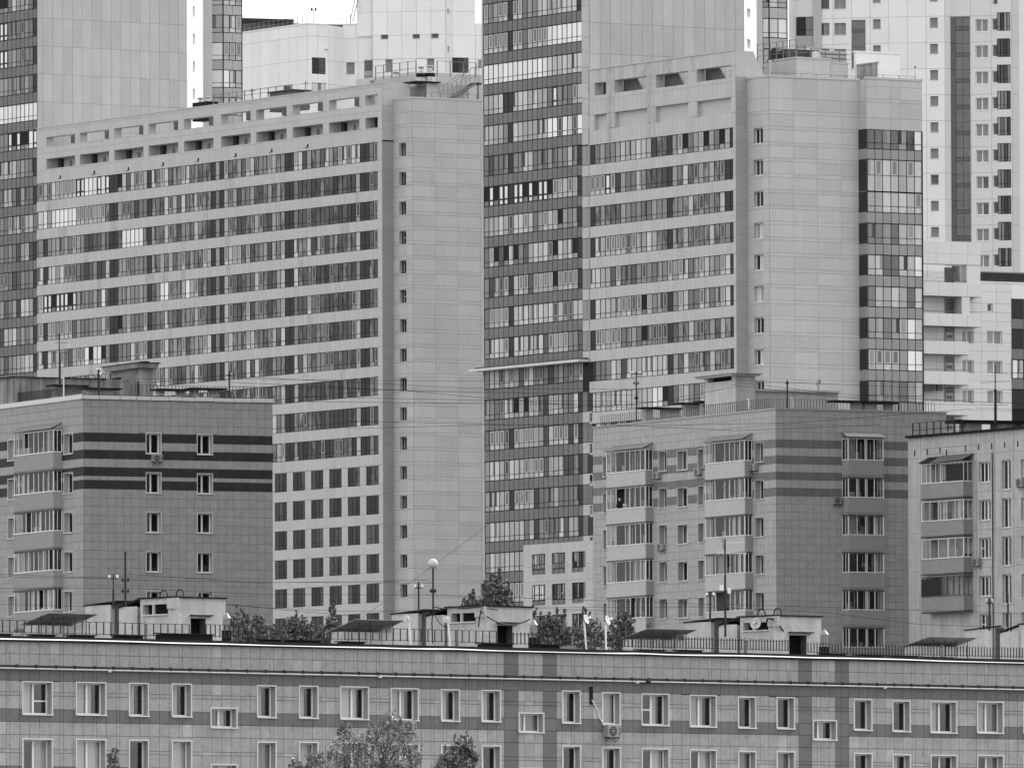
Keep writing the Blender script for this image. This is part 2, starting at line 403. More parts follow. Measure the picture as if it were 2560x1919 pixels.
def fg_pick(u, z):
    r = abs(math.sin(u*12.9898+z*78.233)*43758.5453) % 1
    d = any(a < u < c for a, c in dark_u)
    zz = z
    while zz < zl[8]-0: zz += H
    if zl[3] < z < zl[2] or (zl[7] < zz < zl[6]) or d: return T_D[int(r*3)]
    return T_L[0] if r < .35 else T_L[1] if r < .7 else T_L[2] if r < .93 else T_L[3]
tiles(pc, FG, us, [z for z in zs if z > FG.Z(1280, 1975)], tile_holes, fg_pick, gap=.022, name='tile')
for (a, c, e, g, sty, cont, bars) in wl:
    window(top, pc, FG, a, c, e, g, COLS[sty], .33, .07, content=cont, bars=bars, trim=TR)
# gutter cable tray under the cornice
b = MB(); s_ = 0; zg0, zg1 = zf(958), zf(936); u = U0
while u < U1:
    b.box(FG, u+.03, u+1.17, zg0+.06, zg1, .04, .22, M_IRON); b.box(FG, u-.02, u+.03, zg0+.02, zg1+.03, .04, .24, M_IRON); u += 1.2
tray = b.build('cable_tray', top)
b = MB(); b.tube(FG.P(U0, zg0-.01, .2), FG.P(U1, zg0-.01, .2), .035, M_TRIM, 6)
for px_ in (267, 943, 1586, 2205): uu = FG.U(px_, 1680); b.box(FG, uu-.08, uu+.08, zg0-.1, zg0+.03, .1, .28, M_TRIM)
b.build('conduit', top)
# roof edge flashing, slightly wavy, in lengths
b = MB(); u = U0; fl = random.Random(5); M_FL = mat('white roof flashing', .93, .35, .5)
dz = 0
while u < U1:
    L = 2.4+fl.random()*1.2; d2 = (fl.random()-.5)*.06
    b.hexa([FG.P(u, zcap0+dz+.04, .16), FG.P(u+L, zcap0+d2+.04, .16), FG.P(u+L, zcap0+d2+.04, -.5), FG.P(u, zcap0+dz+.04, -.5),
            FG.P(u, zcap1-.09+dz, .12), FG.P(u+L, zcap1-.09+d2, .12), FG.P(u+L, zcap1-.04+d2, -.5), FG.P(u, zcap1-.04+dz, -.5)], M_FL)
    u += L+.004; dz = d2
b.build('roof_edge', top)
b = MB(); b.box(FG, U0, U1, zcap0-.03, zcap0+.035, -.3, .19, M_BLACK); b.box(FG, U0, U1, zcap1-.05, zcap1+.1, -.9, -.52, M_BLACK)
b.build('drip_edge', top)
b = MB(); ZR = zcap1-.25
b.box(FG, U0, U1, 0, ZR-.5, -13.8, -2.4, M_DARKROOM); b.box(FG, U0, U1, ZR-.45, ZR, -13.9, -.52, M_ROOF)
b.box(FG, U0, U1, 0, ZR+.3, -14.2, -13.95, T_L[0]); b.box(FG, U0-.3, U0-.002, 0, ZR+.3, -14.2, -.001, T_L[0]); b.box(FG, U1+.002, U1+.3, 0, ZR+.3, -14.2, -.001, T_L[0])
for kk in (0, 1, 2, 3): zz = zl[8]+.2-H*kk; b.box(FG, U0, U1, zz-.1, zz, -2.4, -.43, M_DARKROOM)
b.build('body', top)
pc.flush()
# things on its wall
zz = FG.Z(*q('d2', 1030, 1408)); uu = FG.U(*q('d2', 1000, 1370))
air_con(FG, uu, zz, .0, 'air conditioner under the double window, with a birch top reaching up to it', 0.88, .6, .36)
zz = FG.Z(*q('d3', 680, 1440)); uu = FG.U(*q('d3', 640, 1400))
air_con(FG, uu, zz, .0, 'air conditioner with a long loose pipe rising beside it to a dark slot', 0.88, .6, .36)
b = MB(); pts = [q('d3', *p) for p in ((553, 1180), (575, 1215), (598, 1260), (605, 1300), (630, 1340), (642, 1362))]
b.path([FG.P(FG.U(x, y), FG.Z(x, y), .09) for x, y in pts], .03, M_TRIM); x, y = q('d3', 552, 1148)
b.box(FG, FG.U(x, y)-.09, FG.U(x, y)+.09, FG.Z(x, y)-.45, FG.Z(x, y)+.45, .03, .1, M_BLACK)
tag(b.build('coolant_pipe', base=FG.P(FG.U(x, y), FG.Z(x, y)-.4)), 'pale kinked pipe running down the tiled wall from a dark slot', 'pipe')
b = MB(); x, y = q('d3', 935, 1050)
b.lathe(FG.P(FG.U(x, y), FG.Z(x, y)-.12, .3), [(.05, 0), (.13, .05), (.13, .16), (.05, .22)], M_IRON, 12); b.box(FG, FG.U(x, y)-.03, FG.U(x, y)+.03, FG.Z(x, y)+.02, FG.Z(x, y)+.12, .0, .3, M_IRON)
tag(b.build('security_camera', base=FG.P(FG.U(x, y), FG.Z(x, y)-.12, .3)), 'small dark dome camera hanging under the cable tray', 'camera')

# ================================================================== striped blocks behind it
def tile_rows(F, ztop, zbot, h): return steps(zbot, ztop, h)
def stripe_pick(F, bands, light, dark):
    def f(u, z):
        r = abs(math.sin(u*12.9898+z*78.233)*43758.5453) % 1
        for a, c in bands:
            if a < z < c: return dark[int(r*len(dark))]
        return light[int(r*len(light))]
    return f

def balcony(top, pc, F, xl, xr, yref, side, dpx, zb, zs_, zt, panes, mats, seed, roof=False, style='n', open_i=None):
    """enclosed balcony hung on wall F. xl,xr: pixels of the front's edges at yref; dpx: pixel width of its visible side"""
    dep = proj(F.P(F.U((xl+xr)/2, yref), 20))[2]; d = dpx*dep/FOC/abs(math.sin(F.a))
    u0, u1 = F.U(xl, yref, d), F.U(xr, yref, d); r = random.Random(seed); mf, mp, ms = mats
    b = MB()
    b.box(F, u0, u1, zb, zs_-.03, d-.06, d, mp)                                  # front parapet
    b.box(F, u0, u0+.05, zb, zs_-.03, 0, d-.061, ms); b.box(F, u1-.05, u1, zb, zs_-.03, 0, d-.061, ms)
    b.box(F, u0-.02, u1+.02, zb-.12, zb-.002, .0, d+.03, mat('balcony slab', .34, .9))
    if style == 'ribbed':
        n = int((u1-u0)/.16)
        for i in range(n): uu = u0+.08+i*.16; b.box(F, uu, uu+.05, zb+.02, zs_-.05, d, d+.018, mp)
    if style in ('ribbed', 'siderib'):
        ss = (u1,) if side == 'R' else (u0-.018,)
        for s0 in ss:
            k = .06
            while k < d-.05: b.box(F, s0, s0+.018, zb+.02, zs_-.05, k, k+.05, ms); k += .16
    if style == 'siding':
        k = zb+.12
        while k < zs_-.1: b.box(F, u0-.01, u1+.01, k, k+.012, d, d+.012, mat('siding joint', .38)); k += .14
    B = b.build('balcony', top)
    fb = MB(); fw = .05; fb.box(F, u0-.02, u1+.02, zt+.002, zt+.07, 0, d+.02, mat('balcony head', .5, .8))
    fb.box(F, u0-.01, u1+.01, zs_-.03, zs_+.03, d-.08, d+.04, mf); fb.box(F, u0, u1, zt-.05, zt, d-.07, d, mf)
    posts = [0]+sorted(panes)+[1]; us_ = [u0+(u1-u0)*t for t in posts]
    for i, uu in enumerate(us_):
        w = .07 if i in (0, len(us_)-1) else (.05 if i % 2 == 0 else .03)
        a = uu if i == 0 else uu-w if i == len(us_)-1 else uu-w/2
        fb.box(F, a, a+w, zs_+.03, zt-.05, d-.07, d+(.005 if i % 2 else 0), mf)
    for s0 in (u0, u1-.06):
        fb.box(F, s0, s0+.06, zs_-.03, zs_+.03, 0, d-.082, mf); fb.box(F, s0, s0+.06, zt-.05, zt, 0, d-.072, mf)
        fb.box(F, s0, s0+.06, zs_+.03, zt-.05, 0, .05, mf)
        if d > .6: fb.box(F, s0, s0+.06, zs_+.03, zt-.05, d*.5, d*.5+.03, mf)
    fr = fb.build('frame', B)
    for j_, (a, c) in enumerate(zip(us_, us_[1:])):
        k = r.random()
        if j_ == open_i: continue
        if open_i is not None: k = max(k, .1)
        if k < .05: continue
        pc.add('pane', F, a+.03, c-.03, zs_+.03, zt-.05, d-.05, d-.035, M_GLASSD, parent=B)
        if k < .16: curtain(a+.02, c-.02, zs_+.05, zt-.08, F, d-.22, r.choice((M_CURT, M_CURT2, M_CURT2)), B, amp=.03)
        elif k < .26: curtain(a+.02, a+(c-a)*.45, zs_+.05, zt-.08, F, d-.22, M_CURT, B, amp=.03)
    G = Face(0, 0, F.ang+90, origin=F.P(u1 if side == 'R' else u0, 0, 0))
    if side == 'R': pc.add('side_pane', G, .05-d, -.08, zs_+.03, zt-.05, -.04, -.03, M_GLASSD, parent=B)
    else: pc.add('side_pane', G, .05-d, -.08, zs_+.03, zt-.05, .03, .04, M_GLASSD, parent=B)
    ib = MB(); ib.box(F, u0+.06, u1-.06, zb+.02, zt-.02, .031, .034, mat('loggia lining c', .13) if open_i else r.choice((mat('loggia lining a', .22, .9, noise=.2, scale=1), mat('loggia lining b', .34, .9, noise=.2, scale=1), mat('loggia lining c', .13, .9, noise=.2, scale=1)))); uu = u0+(u1-u0)*(.3+r.random()*.3)                                # things behind the glass: door, shelves, clutter
    ib.box(F, uu, uu+.75, zb+.1, zt-.25, .035, .05, M_DARKROOM); ib.box(F, uu-.06, uu, zb+.1, zt-.25, .035, .06, M_WF); ib.box(F, uu+.75, uu+.81, zb+.1, zt-.25, .035, .06, M_WF)
    for k in range(3):
        w = .2+r.random()*.5; x = u0+.1+r.random()*(u1-u0-w-.2); hh = .15+r.random()*.6
        ib.box(F, x, x+w, zs_-.1, zs_+hh, .1, .1+d*.35, mat('clutter %d' % k, (.25, .5, .7)[k], .9))
    ib.build('contents', B)
    if roof:
        rb = MB(); M_AWN = mat('sheet roofing', .46, .6, .3, noise=.15, scale=1)
        e0, e1 = (-.18, .12)
        rb.hexa([F.P(u0+e0, zt+.08, d+.22), F.P(u1+e1, zt+.08, d+.22), F.P(u1+.05, zt+.5, .02), F.P(u0-.05, zt+.5, .02),
                 F.P(u0+e0, zt+.12, d+.22), F.P(u1+e1, zt+.12, d+.22), F.P(u1+.05, zt+.54, .02), F.P(u0-.05, zt+.54, .02)], M_AWN)
        rb.hexa([F.P(u1-.04, zt+.07, d), F.P(u1, zt+.07, d), F.P(u1, zt+.07, .02), F.P(u1-.04, zt+.07, .02),
                 F.P(u1-.04, zt+.1, d), F.P(u1, zt+.1, d), F.P(u1, zt+.48, .03), F.P(u1-.04, zt+.48, .03)], ms)
        rb.build('awning', B)
    return B, u0, u1, d

# ---- left block
LR = Face(209, 822, 25.5, 1000); LL = Face(0, 0, -64.5, origin=LR.o)
topL = thing('apartment_block', 'grey tiled block at left with dark horizontal stripes and glazed balconies', 'apartment block', LR.P(8, 0))
pc = Pieces(topL)
def zL(y, x=730): return LR.Z(*q('c1', x, y))
L_L = [mat('left block tile %d' % i, s, .75, .3, noise=.07, scale=2) for i, s in enumerate((.59, .60, .61))]
L_D = [mat('left block dark tile %d' % i, s, .75, .3, noise=.07, scale=2) for i, s in enumerate((.18, .19, .2))]
L_J = mat('left block joint', .45, .9)
bands = [(zL(770), zL(693)), (zL(917), zL(841)), (zL(1066), zL(989)), (zL(1178), zL(1101))]
HL = 2.8
zt = zL(400); zbot = 0
rows = sorted([zt, zL(470), zL(545), zL(620)] + [x for bb in bands for x in bb] + [zL(1178)-.62*i for i in range(1, 22)])
UL1 = LR.U(681, 1000); UL0 = LL.U(-40, 1000)
pw = .61
wr = []; hol = []
z1a, z0a = LR.Z(*q('c1', 1325, 695)), LR.Z(*q('c1', 1325, 883)); z1b, z0b = LR.Z(*q('c1', 1767, 705)), LR.Z(*q('c1', 1767, 890))
conts = ['dd', 'ld', 'ld', 'dd', 'gd', 'od', 'dd', 'ld', 'cd', 'gd', 'dd', 'dd']
for k in range(6):
    for j, (x0, x1, za, zb) in enumerate(((1255, 1393, z0a, z1a), (1697, 1837, z0b, z1b))):
        ua, ub = LR.U(*q('c1', x0, 790)), LR.U(*q('c1', x1, 790))
        wr.append((LR, ua+.06, ub-.06, za+.06-HL*k, zb-.06-HL*k, conts[(k*2+j) % 12])); hol.append(wr[-1][1:5])
wls = []; holl = []
for k in range(6):
    for (x0, x1, y0, y1) in ((552, 633, 697, 884), (70, 150, 752, 940)):
        ua, ub = LL.U(*q('c1', x0, 790)), LL.U(*q('c1', x1, 790)); xm = (x0+x1)/2
        za, zb = LL.Z(*q('c1', xm, y1)), LL.Z(*q('c1', xm, y0))
        wls.append((ua+.05, ub-.05, za+.06-HL*k, zb-.06-HL*k)); holl.append(wls[-1])
b = MB(); wall(b, LR, 0, UL1, 0, zt, L_J, hol, .4, jm=mat('left block reveal', .66, .6)); wall(b, LL, UL0, 0, 0, zt, L_J, holl, .4, jm=mat('left block reveal', .66, .6)); b.build('wall', topL)
grow = lambda hs, t=.04: [(a-t, c+t, e-t-.02, g+t) for a, c, e, g in hs]
lim = LR.Z(400, 1700)
rr_ = [z for z in rows if z > lim]
tiles(pc, LR, steps(0, UL1, pw), rr_, grow(hol), stripe_pick(LR, bands, L_L, L_D), gap=.022, name='tile')
tiles(pc, LL, steps(UL0, 0, pw), rr_, grow(holl), stripe_pick(LL, bands, L_L, L_D), gap=.022, name='tile')
for F, a, c, e, g, ct in wr: window(topL, pc, F, a, c, e, g, (.42,), .33, .08, content=ct, glassm=M_GLASS)
for a, c, e, g in wls: window(topL, pc, LL, a, c, e, g, (.5,), .33, .07, content=rng.choice(('dd', 'cd', 'dc')))
yz = lambda y: LL.Z(*q('c1', 460, y), .69)
for k in range(6):
    ps = [.12, .25, .37, .5, .62, .75, .88] if k != 2 else [.3, .44, .56, .68, .8, .9]
    balcony(topL, pc, LL, 35, 133, 1120, 'R', 22, yz(1010)-HL*k, yz(858)-HL*k, yz(668)-HL*k, ps, (M_WF, mat('balcony siding', .60, .7, noise=.06, scale=2), mat('balcony siding', .6)), 40+k, roof=(k == 0), style='siding')
# parapet caps with dark drips
b = MB(); u = -.1; cr = random.Random(11); M_CAP = mat('parapet cap', .80, .6)
while u < UL1:
    L = .95+cr.random()*.7; e = min(u+L, UL1+.1); dz = cr.random()*.08
    b.box(LR, u+.02, e-.02, zt-.02-dz*.2, zt+.27-dz*.5, -.3, .14, M_CAP); u += L
b.build('parapet_cap', topL)
b = MB(); b.box(LR, -.1, UL1+.1, zt-.06, zt+.30, -.45, .08, M_BLACK); b.build('parapet', topL)
b = MB(); ZL1 = zt+.30; b.box(LL, UL0, .05, zt-.02, ZL1, -.32, .12, M_CAP); b.build('parapet_cap', topL)
b = MB(); pts = [LL.P(UL0, 0, -2.2), LL.P(-2.2, 0, -2.2), LR.P(UL1-.4, 0, -2.2), LR.P(UL1-.4, 0, 2.2-(-UL0)), ]
b.box(LR, 2.0, UL1-.4, 0, zt-.6, UL0, -1.4, M_DARKROOM); b.box(LR, .2, UL1-.05, zt-.55, zt-.1, UL0, -.5, M_ROOF)
b.box(LR, UL1-.3, UL1, 0, zt-.02, UL0, -.002, L_L[0]); b.build('body', topL)
pc.flush()
ZLR = zt-.1
air_con(LR, LR.U(*q('c1', 1303, 920)), LR.Z(*q('c1', 1345, 945)), .0, 'boxy air conditioner right under the top left window of the striped wall', .78, .5, .32)

# ---- right block
RR = Face(1940, 866, 27, 1025); RL = Face(0, 0, -63, origin=RR.o)
topR = thing('apartment_block', 'grey tiled block at right with faint stripes, dark right side and three stacks of balconies', 'apartment block', RR.P(6, 0))
pc = Pieces(topR)
def zR(y, x=402): return RR.Z(*q('c4', x, y))
R_L = [mat('right block tile %d' % i, s, .75, .3, noise=.08, scale=2) for i, s in enumerate((.64, .65, .66))]
R_D = [mat('right block dark tile %d' % i, s, .75, .3, noise=.08, scale=2) for i, s in enumerate((.43, .44, .45))]
R_J = mat('right block joint', .46, .9)
bands = [(zR(460), zR(401)), (zR(577), zR(519)), (zR(693), zR(636)), (zR(811), zR(752))]
zt = zR(182); rows = sorted([zt, zR(235), zR(290), zR(345)] + [x for bb in bands for x in bb] + [zR(811)-.6*i for i in range(1, 22)])
UR1 = RR.U(2365, 1045); UR0 = RL.U(1482.5, 1065)
hol = []; lwin = []
for k in range(7):
    for (rg, x0, x1, y0, y1) in (('c3', 1613, 1687, 852, 1030), ('c3', 1773, 1866, 846, 1020), ('c3', 1132, 1165, 900, 1078), ('c3', 1950, 2006, 832, 1005), ('c4', 255, 323, 421, 569)):
        ua, ub = RL.U(*q(rg, x0, 900)), RL.U(*q(rg, x1, 900)); xm = (x0+x1)/2; za, zb = RL.Z(*q(rg, xm, y1)), RL.Z(*q(rg, xm, y0))
        lwin.append((ua+.05, ub-.05, za+.05-HL*k, zb-.05-HL*k)); hol.append(lwin[-1])
b = MB(); wall(b, RR, 0, UR1, 0, zt, R_J, [], .4); wall(b, RL, UR0, 0, 0, zt, R_J, hol, .45, jm=mat('right block reveal', .6, .6)); b.build('wall', topR)
lim = RR.Z(2000, 1680); rr_ = [z for z in rows if z > lim]
R_LR = R_L; R_DR = R_D
tiles(pc, RR, steps(0, UR1, .62), rr_, [], stripe_pick(RR, bands, R_L, R_D), gap=.022, name='tile')
tiles(pc, RL, steps(UR0, 0, .62), rr_, grow(hol, .02), stripe_pick(RL, bands, R_L, R_D), gap=.022, name='tile')
for i, (a, c, e, g) in enumerate(lwin): window(topR, pc, RL, a, c, e, g, (.45,), .42, .08, content=rng.choice(('dd', 'gd', 'dr', 'dd', 'ld')), trim=.03)
M_PAR = mat('painted parapet sheet', .70, .6, .3, noise=.06, scale=1); M_RIB = mat('ribbed sheet', .60, .6, .3)
z3 = lambda y: RL.Z(*q('c3', 1495, y), .63)
for k in range(7):
    balcony(topR, pc, RL, 1516, 1613, 1165, 'R', 20, z3(1142)-HL*k, z3(1016)-HL*k, z3(836)-HL*k, [.12, .24, .48, .6, .74, .87], (M_WF, M_PAR, M_RIB), 60+k, roof=(k == 0), style='siderib', open_i=2 if k == 1 else None)
z3 = lambda y: RL.Z(*q('c4', 178, y), .63)
for k in range(7):
    balcony(topR, pc, RL, 1762, 1861, 1130, 'R', 20, z3(672)-HL*k, z3(553)-HL*k, z3(405)-HL*k, [.13, .25, .5, .62, .75, .88], (M_WF, M_PAR, M_RIB), 80+k, roof=(k == 0), style='siderib')
z3 = lambda y: RR.Z(*q('c4', 1190, y), .98)
for k in range(7):
    balcony(topR, pc, RR, 2120, 2209, 1130, 'L', 15, z3(678)-HL*k, z3(553)-HL*k, z3(398)-HL*k, [.25, .49, .53, .74], (M_WF, M_RIB, M_RIB), 100+k, roof=(k == 0), style='ribbed')
b = MB(); b.box(RR, -.05, UR1+.05, zt-.02, zt+.1, -.35, .1, mat('thin parapet cap', .62, .5)); b.build('parapet_cap', topR)
b = MB(); b.box(RL, UR0-.05, -.02, zt-.02, zt+.1, -.35, .1, mat('thin parapet cap', .62, .5)); b.build('parapet_cap', topR)
b = MB(); b.box(RR, 2.0, UR1-.4, 0, zt-.5, UR0+.4, -1.5, M_DARKROOM); b.box(RR, .2, UR1-.05, zt-.45, zt-.05, UR0+.2, -.4, M_ROOF)
b.box(RR, UR1-.3, UR1, 0, zt-.03, UR0, -.002, R_L[0]); b.box(RR, .05, UR1-.32, 0, zt-.03, UR0, UR0+.2, R_L[0]); b.build('body', topR)
pc.flush(); ZRR = zt-.05
air_con(RR, RR.U(*q('c4', 815, 850)), RR.Z(*q('c4', 845, 872)), .0, 'single air conditioner on the dark right wall left of its balconies', .68, .52, .32)
RLi = RL
for i, (rg, x, y, lb) in enumerate((('c3', 1590, 1095, 'air conditioner below the top narrow window, right of the first balcony'), ('c3', 1945, 1062, 'air conditioner tucked left of the second balcony stack near the top'),
                       ('d3', 1045, 128, 'air conditioner below a narrow window low between the two balcony stacks'), ('c4', 240, 630, 'air conditioner below the top window right of the second balcony stack'))):
    x0, y0 = q(rg, x, y); air_con(RL, RL.U(x0, y0), RL.Z(x0, y0), .0, lb, .95, .5, .3)

# ---- far right panel block
QL = Face(2275, 865, -59, 1085)
topQ = thing('panel_block', 'old pale panel apartment block at the right edge with heavy joints and patched balconies', 'apartment block', QL.P(6, 0))
pc = Pieces(topQ)
def zQ(y, x=1930): return QL.Z(*q('c4', x, y))
zt = QL.Z(*q('c4', 1385, 392)); UQ0, UQ1 = 0, QL.U(2640, 1060)+34  # unseen stretch lengthened to shade the right block's wall
M_Q = [mat('panel block plaster %d' % i, s, .85, .2, noise=.12, scale=1.2, streak=.14) for i, s in enumerate((.70, .71, .72))]
M_QJ = mat('panel block joint', .78, .8, noise=.1, scale=2)
hol = []; ww = []
for k in range(8):
    for (x0, x1, y0, y1, c_) in ((1885, 1970, 566, 712, (.33, .66)), (2054, 2118, 553, 765, (.5,)), (2193, 2330, 545, 715, (.4,))):
        xm = (x0+x1)/2; ua, ub = QL.U(*q('c4', x0, 640)), QL.U(*q('c4', x1, 640)); za, zb = QL.Z(*q('c4', xm, y1)), QL.Z(*q('c4', xm, y0))
        ww.append((ua, ub, za-HL*k, zb-HL*k, c_)); hol.append((ua, ub, za-HL*k, zb-HL*k))
slot = [(x, y) for x, y in ((1420, 500), (1511, 493), (1604, 483), (1652, 497), (1791, 467), (1885, 458), (1980, 450), (2075, 442), (2170, 433))]
sh = []
for x, y in slot: u, z = QL.U(*q('c4', x, y)), QL.Z(*q('c4', x, y)); sh.append((u-.08, u+.08, z-.22, z+.22, .3, M_BLACK))
b = MB(); wall(b, QL, UQ0, UQ1, 0, zt, M_QJ, hol, .25, jm=M_Q[0]); b.build('wall', topQ)
zfl = QL.Z(*q('c4', 1400, 548)); zz = [zt, zfl] + [zfl-HL*i for i in range(1, 10)]
uu = [0, QL.U(*q('c4', 1463, 700)), QL.U(*q('c4', 1868, 700)), QL.U(*q('c4', 2000, 700)), QL.U(*q('c4', 2140, 700)), QL.U(*q('c4', 2420, 700))]+[QL.U(*q('c4', 2420, 700))+3.2*k for k in range(1, 13)]
tiles(pc, QL, uu, sorted(zz), [(a-.03, c+.03, e-.03, g+.03) for a, c, e, g in hol]+[h[:4] for h in sh], pickn(*M_Q), gap=.07, o1=.05, name='wall_panel')
b = MB()
for h in sh: b.box(QL, h[0], h[1], h[2], h[3], .002, .055, M_BLACK)
b.build('vent_slot', topQ)
for a, c, e, g, c_ in ww: window(topQ, pc, QL, a, c, e, g, c_, .14, .06, content=''.join(rng.choice('ddddlg') for _ in range(3)), trim=0.0, bars=((0, .5),) if rng.random() < .4 else ())
z3 = lambda y: QL.Z(*q('c4', 1765, y), .86)
M_QP = mat('balcony screen', .56, .8, noise=.1, scale=1)
for k in range(8):
    ps = ([.12, .22, .34, .46, .5, .6, .72, .82, .92], [.2, .4, .45, .6, .8], [.2, .4, .62, .64, .8], [.12, .25, .42, .46, .6, .75, .88])[k % 4]
    if k == 4: continue
    balcony(topQ, pc, QL, 2303, 2408, 1180, 'R', 25, z3(812)-HL*k, z3(702)-HL*k, z3(560)-HL*k, ps, (M_WF if k != 3 else mat('brown frame', .35), M_QP, M_QP), 120+k, style='plain')
for F_, k, fa, fb_, mm in ((QL, 0, .6, 1.0, M_DARKROOM), (QL, 3, 0.0, .42, mat('brown frame', .35))):   # dark sheets: a boarded half, and an open half's darkness painted on
    ua_, ub_ = QL.U(2303, 1180, .86), QL.U(2408, 1180, .86); b = MB(); zq0, zq1 = z3(700)-HL*k, z3(575)-HL*k
    b.box(QL, ua_+(ub_-ua_)*fa, ua_+(ub_-ua_)*fb_, zq0, zq1, .87, .9, mat('dark board and shade', .17, .8, noise=.3, scale=4)); b.build('dark_sheet', topQ)
b = MB()                                                                # patched shed roof over its top balcony
u0, u1 = QL.U(2303, 1150, .86), QL.U(2408, 1150, .86); z0 = z3(555)
b.hexa([QL.P(u0-.2, z0, 1.0), QL.P(u0+1.6, z0, 1.0), QL.P(u0+1.6, z0+.45, .06), QL.P(u0-.2, z0+.45, .06), QL.P(u0-.2, z0+.05, 1.0), QL.P(u0+1.6, z0+.05, 1.0), QL.P(u0+1.6, z0+.5, .06), QL.P(u0-.2, z0+.5, .06)], M_BLACK)
b.hexa([QL.P(u0+1.5, z0-.05, 1.1), QL.P(u1+.2, z0+.05, 1.1), QL.P(u1+.2, z0+.5, .06), QL.P(u0+1.5, z0+.5, .06), QL.P(u0+1.5, z0+.0, 1.1), QL.P(u1+.2, z0+.1, 1.1), QL.P(u1+.2, z0+.56, .06), QL.P(u0+1.5, z0+.56, .06)], mat('tin roof patch', .33, .6))
b.build('awning', topQ)
b = MB(); b.box(QL, UQ0-.25, UQ1, zt, zt+.16, -.5, .3, M_BLACK); b.build('roof_edge', topQ)
b = MB(); x = QL.U(*q('c4', 1990, 700)); b.tube(QL.P(x, 0, .12), QL.P(x, zt-1.6, .12), .04, M_IRON, 6); b.build('downpipe', topQ)
b = MB(); b.box(QL, .3, UQ1, 0, zt-.5, -10, -1.8, M_DARKROOM); b.box(QL, .01, UQ1, zt-.4, zt-.002, -11, -.3, M_ROOF); b.box(QL, -.3, -.002, 0, zt-.01, -11, -.002, M_Q[0]); b.build('body', topQ)
pc.flush(); ZQR = zt
air_con(QL, QL.U(*q('c4', 1860, 1320)), QL.Z(*q('c4', 1885, 1320)), 0, 'air conditioner right of the third balcony on the old panel block', .9, .55, .32)
air_con(QL, QL.U(*q('c4', 2178, 745)), QL.Z(*q('c4', 2195, 745)), 0, 'air conditioner at the right picture edge below the topmost window', .9, .6, .32)
# ================================================================== the towers
M_TW = [mat('tower panel %d' % i, s, .7, .3, noise=.06, scale=.35, streak=.035) for i, s in enumerate((.69, .705, .72))]
M_BD = [mat('band panel %d' % i, s, .7, .3, noise=.06, scale=.5) for i, s in enumerate((.705, .715, .72))]; M_BDJ = mat('band panel joint', .5, .9)  # tower panel copy, lightened a little to offset dim light on left-facing fronts
M_TWJ = mat('tower panel joint', .48, .9)
M_TWS = mat('tower panel stained', .70, .8, .2, noise=.15, scale=1.5, streak=.15)
M_DK = [mat('grey spandrel %d' % i, s, .6, .15, noise=.05, scale=.6) for i, s in enumerate((.44, .45, .46))]
M_MUL = mat('dark mullion', .15, .6, .1)
M_DP = mat('dark solid panel', .22, .5, .1, noise=.05, scale=1)
M_DP2 = mat('mid solid panel', .46, .5, .15, noise=.05, scale=1)
# panes: glass with whatever hangs behind it; r and x carry reflections painted as noise
def gp(name, s, n=.12, st=(7, 7, .35), sp=.1): return mat(name, s, .22, sp, noise=n, scale=1.3, stretch=st)
P = {'l': [gp('pane light %d' % i, s, .16) for i, s in enumerate((.78, .72, .66))], 'm': [gp('pane middle %d' % i, s, .2) for i, s in enumerate((.60, .52, .45))],
     'd': [gp('pane dim %d' % i, s, .3) for i, s in enumerate((.34, .27))], 'w': [gp('pane bright %d' % i, s, .05) for i, s in enumerate((.90, .87, .93))],
     'r': [mat('pane painted reflection %d' % i, s, .12, .2, noise=.75, scale=1.1, stretch=(1.8, 1.8, .7), contrast=.28) for i, s in enumerate((.42, .32, .46))],
     'x': [mat('pane dark painted reflection %d' % i, s, .12, .15, noise=.8, scale=1.1, stretch=(1.8, 1.8, .7), contrast=.3) for i, s in enumerate((.30, .24, .36))], 'p': [M_DP], 'q': [M_DP2], 'o': [mat('open dark', .08, .8)], 'k': [gp('pane dark', .22, .15)]}
M_SASH = mat('pale sash', .72, .5); M_SASHD = mat('dark sash', .2, .5)

def band(top, pc, F, us, zt, zb, types, sub=.25, o=-.03, mull=.1, dep=.12, tail=0.0, seed=0):
    """a strip of loggia glazing: mullions on every line of us, a transom, one pane per field above and below"""
    r = random.Random(seed); b = MB(); zs_ = zb+(zt-zb)*sub; w = mull
    for i, u in enumerate(us): b.box(F, u-w/2, u+w/2, zb-tail, zt, o-.06, o+.022, M_MUL)
    for z in (zb, zs_, zt-.05):
        for a, c in zip(us, us[1:]): b.box(F, a+w/2, c-w/2, z, z+.05, o-.06, o+.018, M_MUL)
    f = b.build('window_band', top)
    for i, (a, c) in enumerate(zip(us, us[1:])):
        t = types[i] if i < len(types) else 'm'; a += w/2; c -= w/2; z1 = zt-.05
        if t == 'p' or t == 'q':
            pc.add('dark_panel', F, a, c, zb+.05, zs_, o-.03, o, P[t][0], parent=f); pc.add('dark_panel', F, a, c, zs_+.05, z1, o-.03, o, P[t][0], parent=f); continue
        m = r.choice(P[t.lower()]); kind, m2, lm = 'box', None, m
        if t.isupper(): kind, m2 = 'sash', M_SASH
        elif t in 'lm' and r.random() < .28: kind, m2 = r.choice(('half', 'halfr')), r.choice(P['d']+P['m'])
        elif t == 'o': lm = r.choice(P['m'])
        if t.isupper(): m, m2 = r.choice(P['m'] if t == 'L' else P['d']), M_SASH if t in 'LW' else P['m'][0]
        if t == 'W': m, m2 = r.choice(P['w']), M_SASHD
        pc.add('pane', F, a, c, zs_+.05, z1, o-.04, o, m, kind, m2, parent=f)
        pc.add('pane', F, a, c, zb+.05, zs_, o-.04, o, lm, kind if t.isupper() else 'box', m2 if t.isupper() else None, parent=f)
    return f

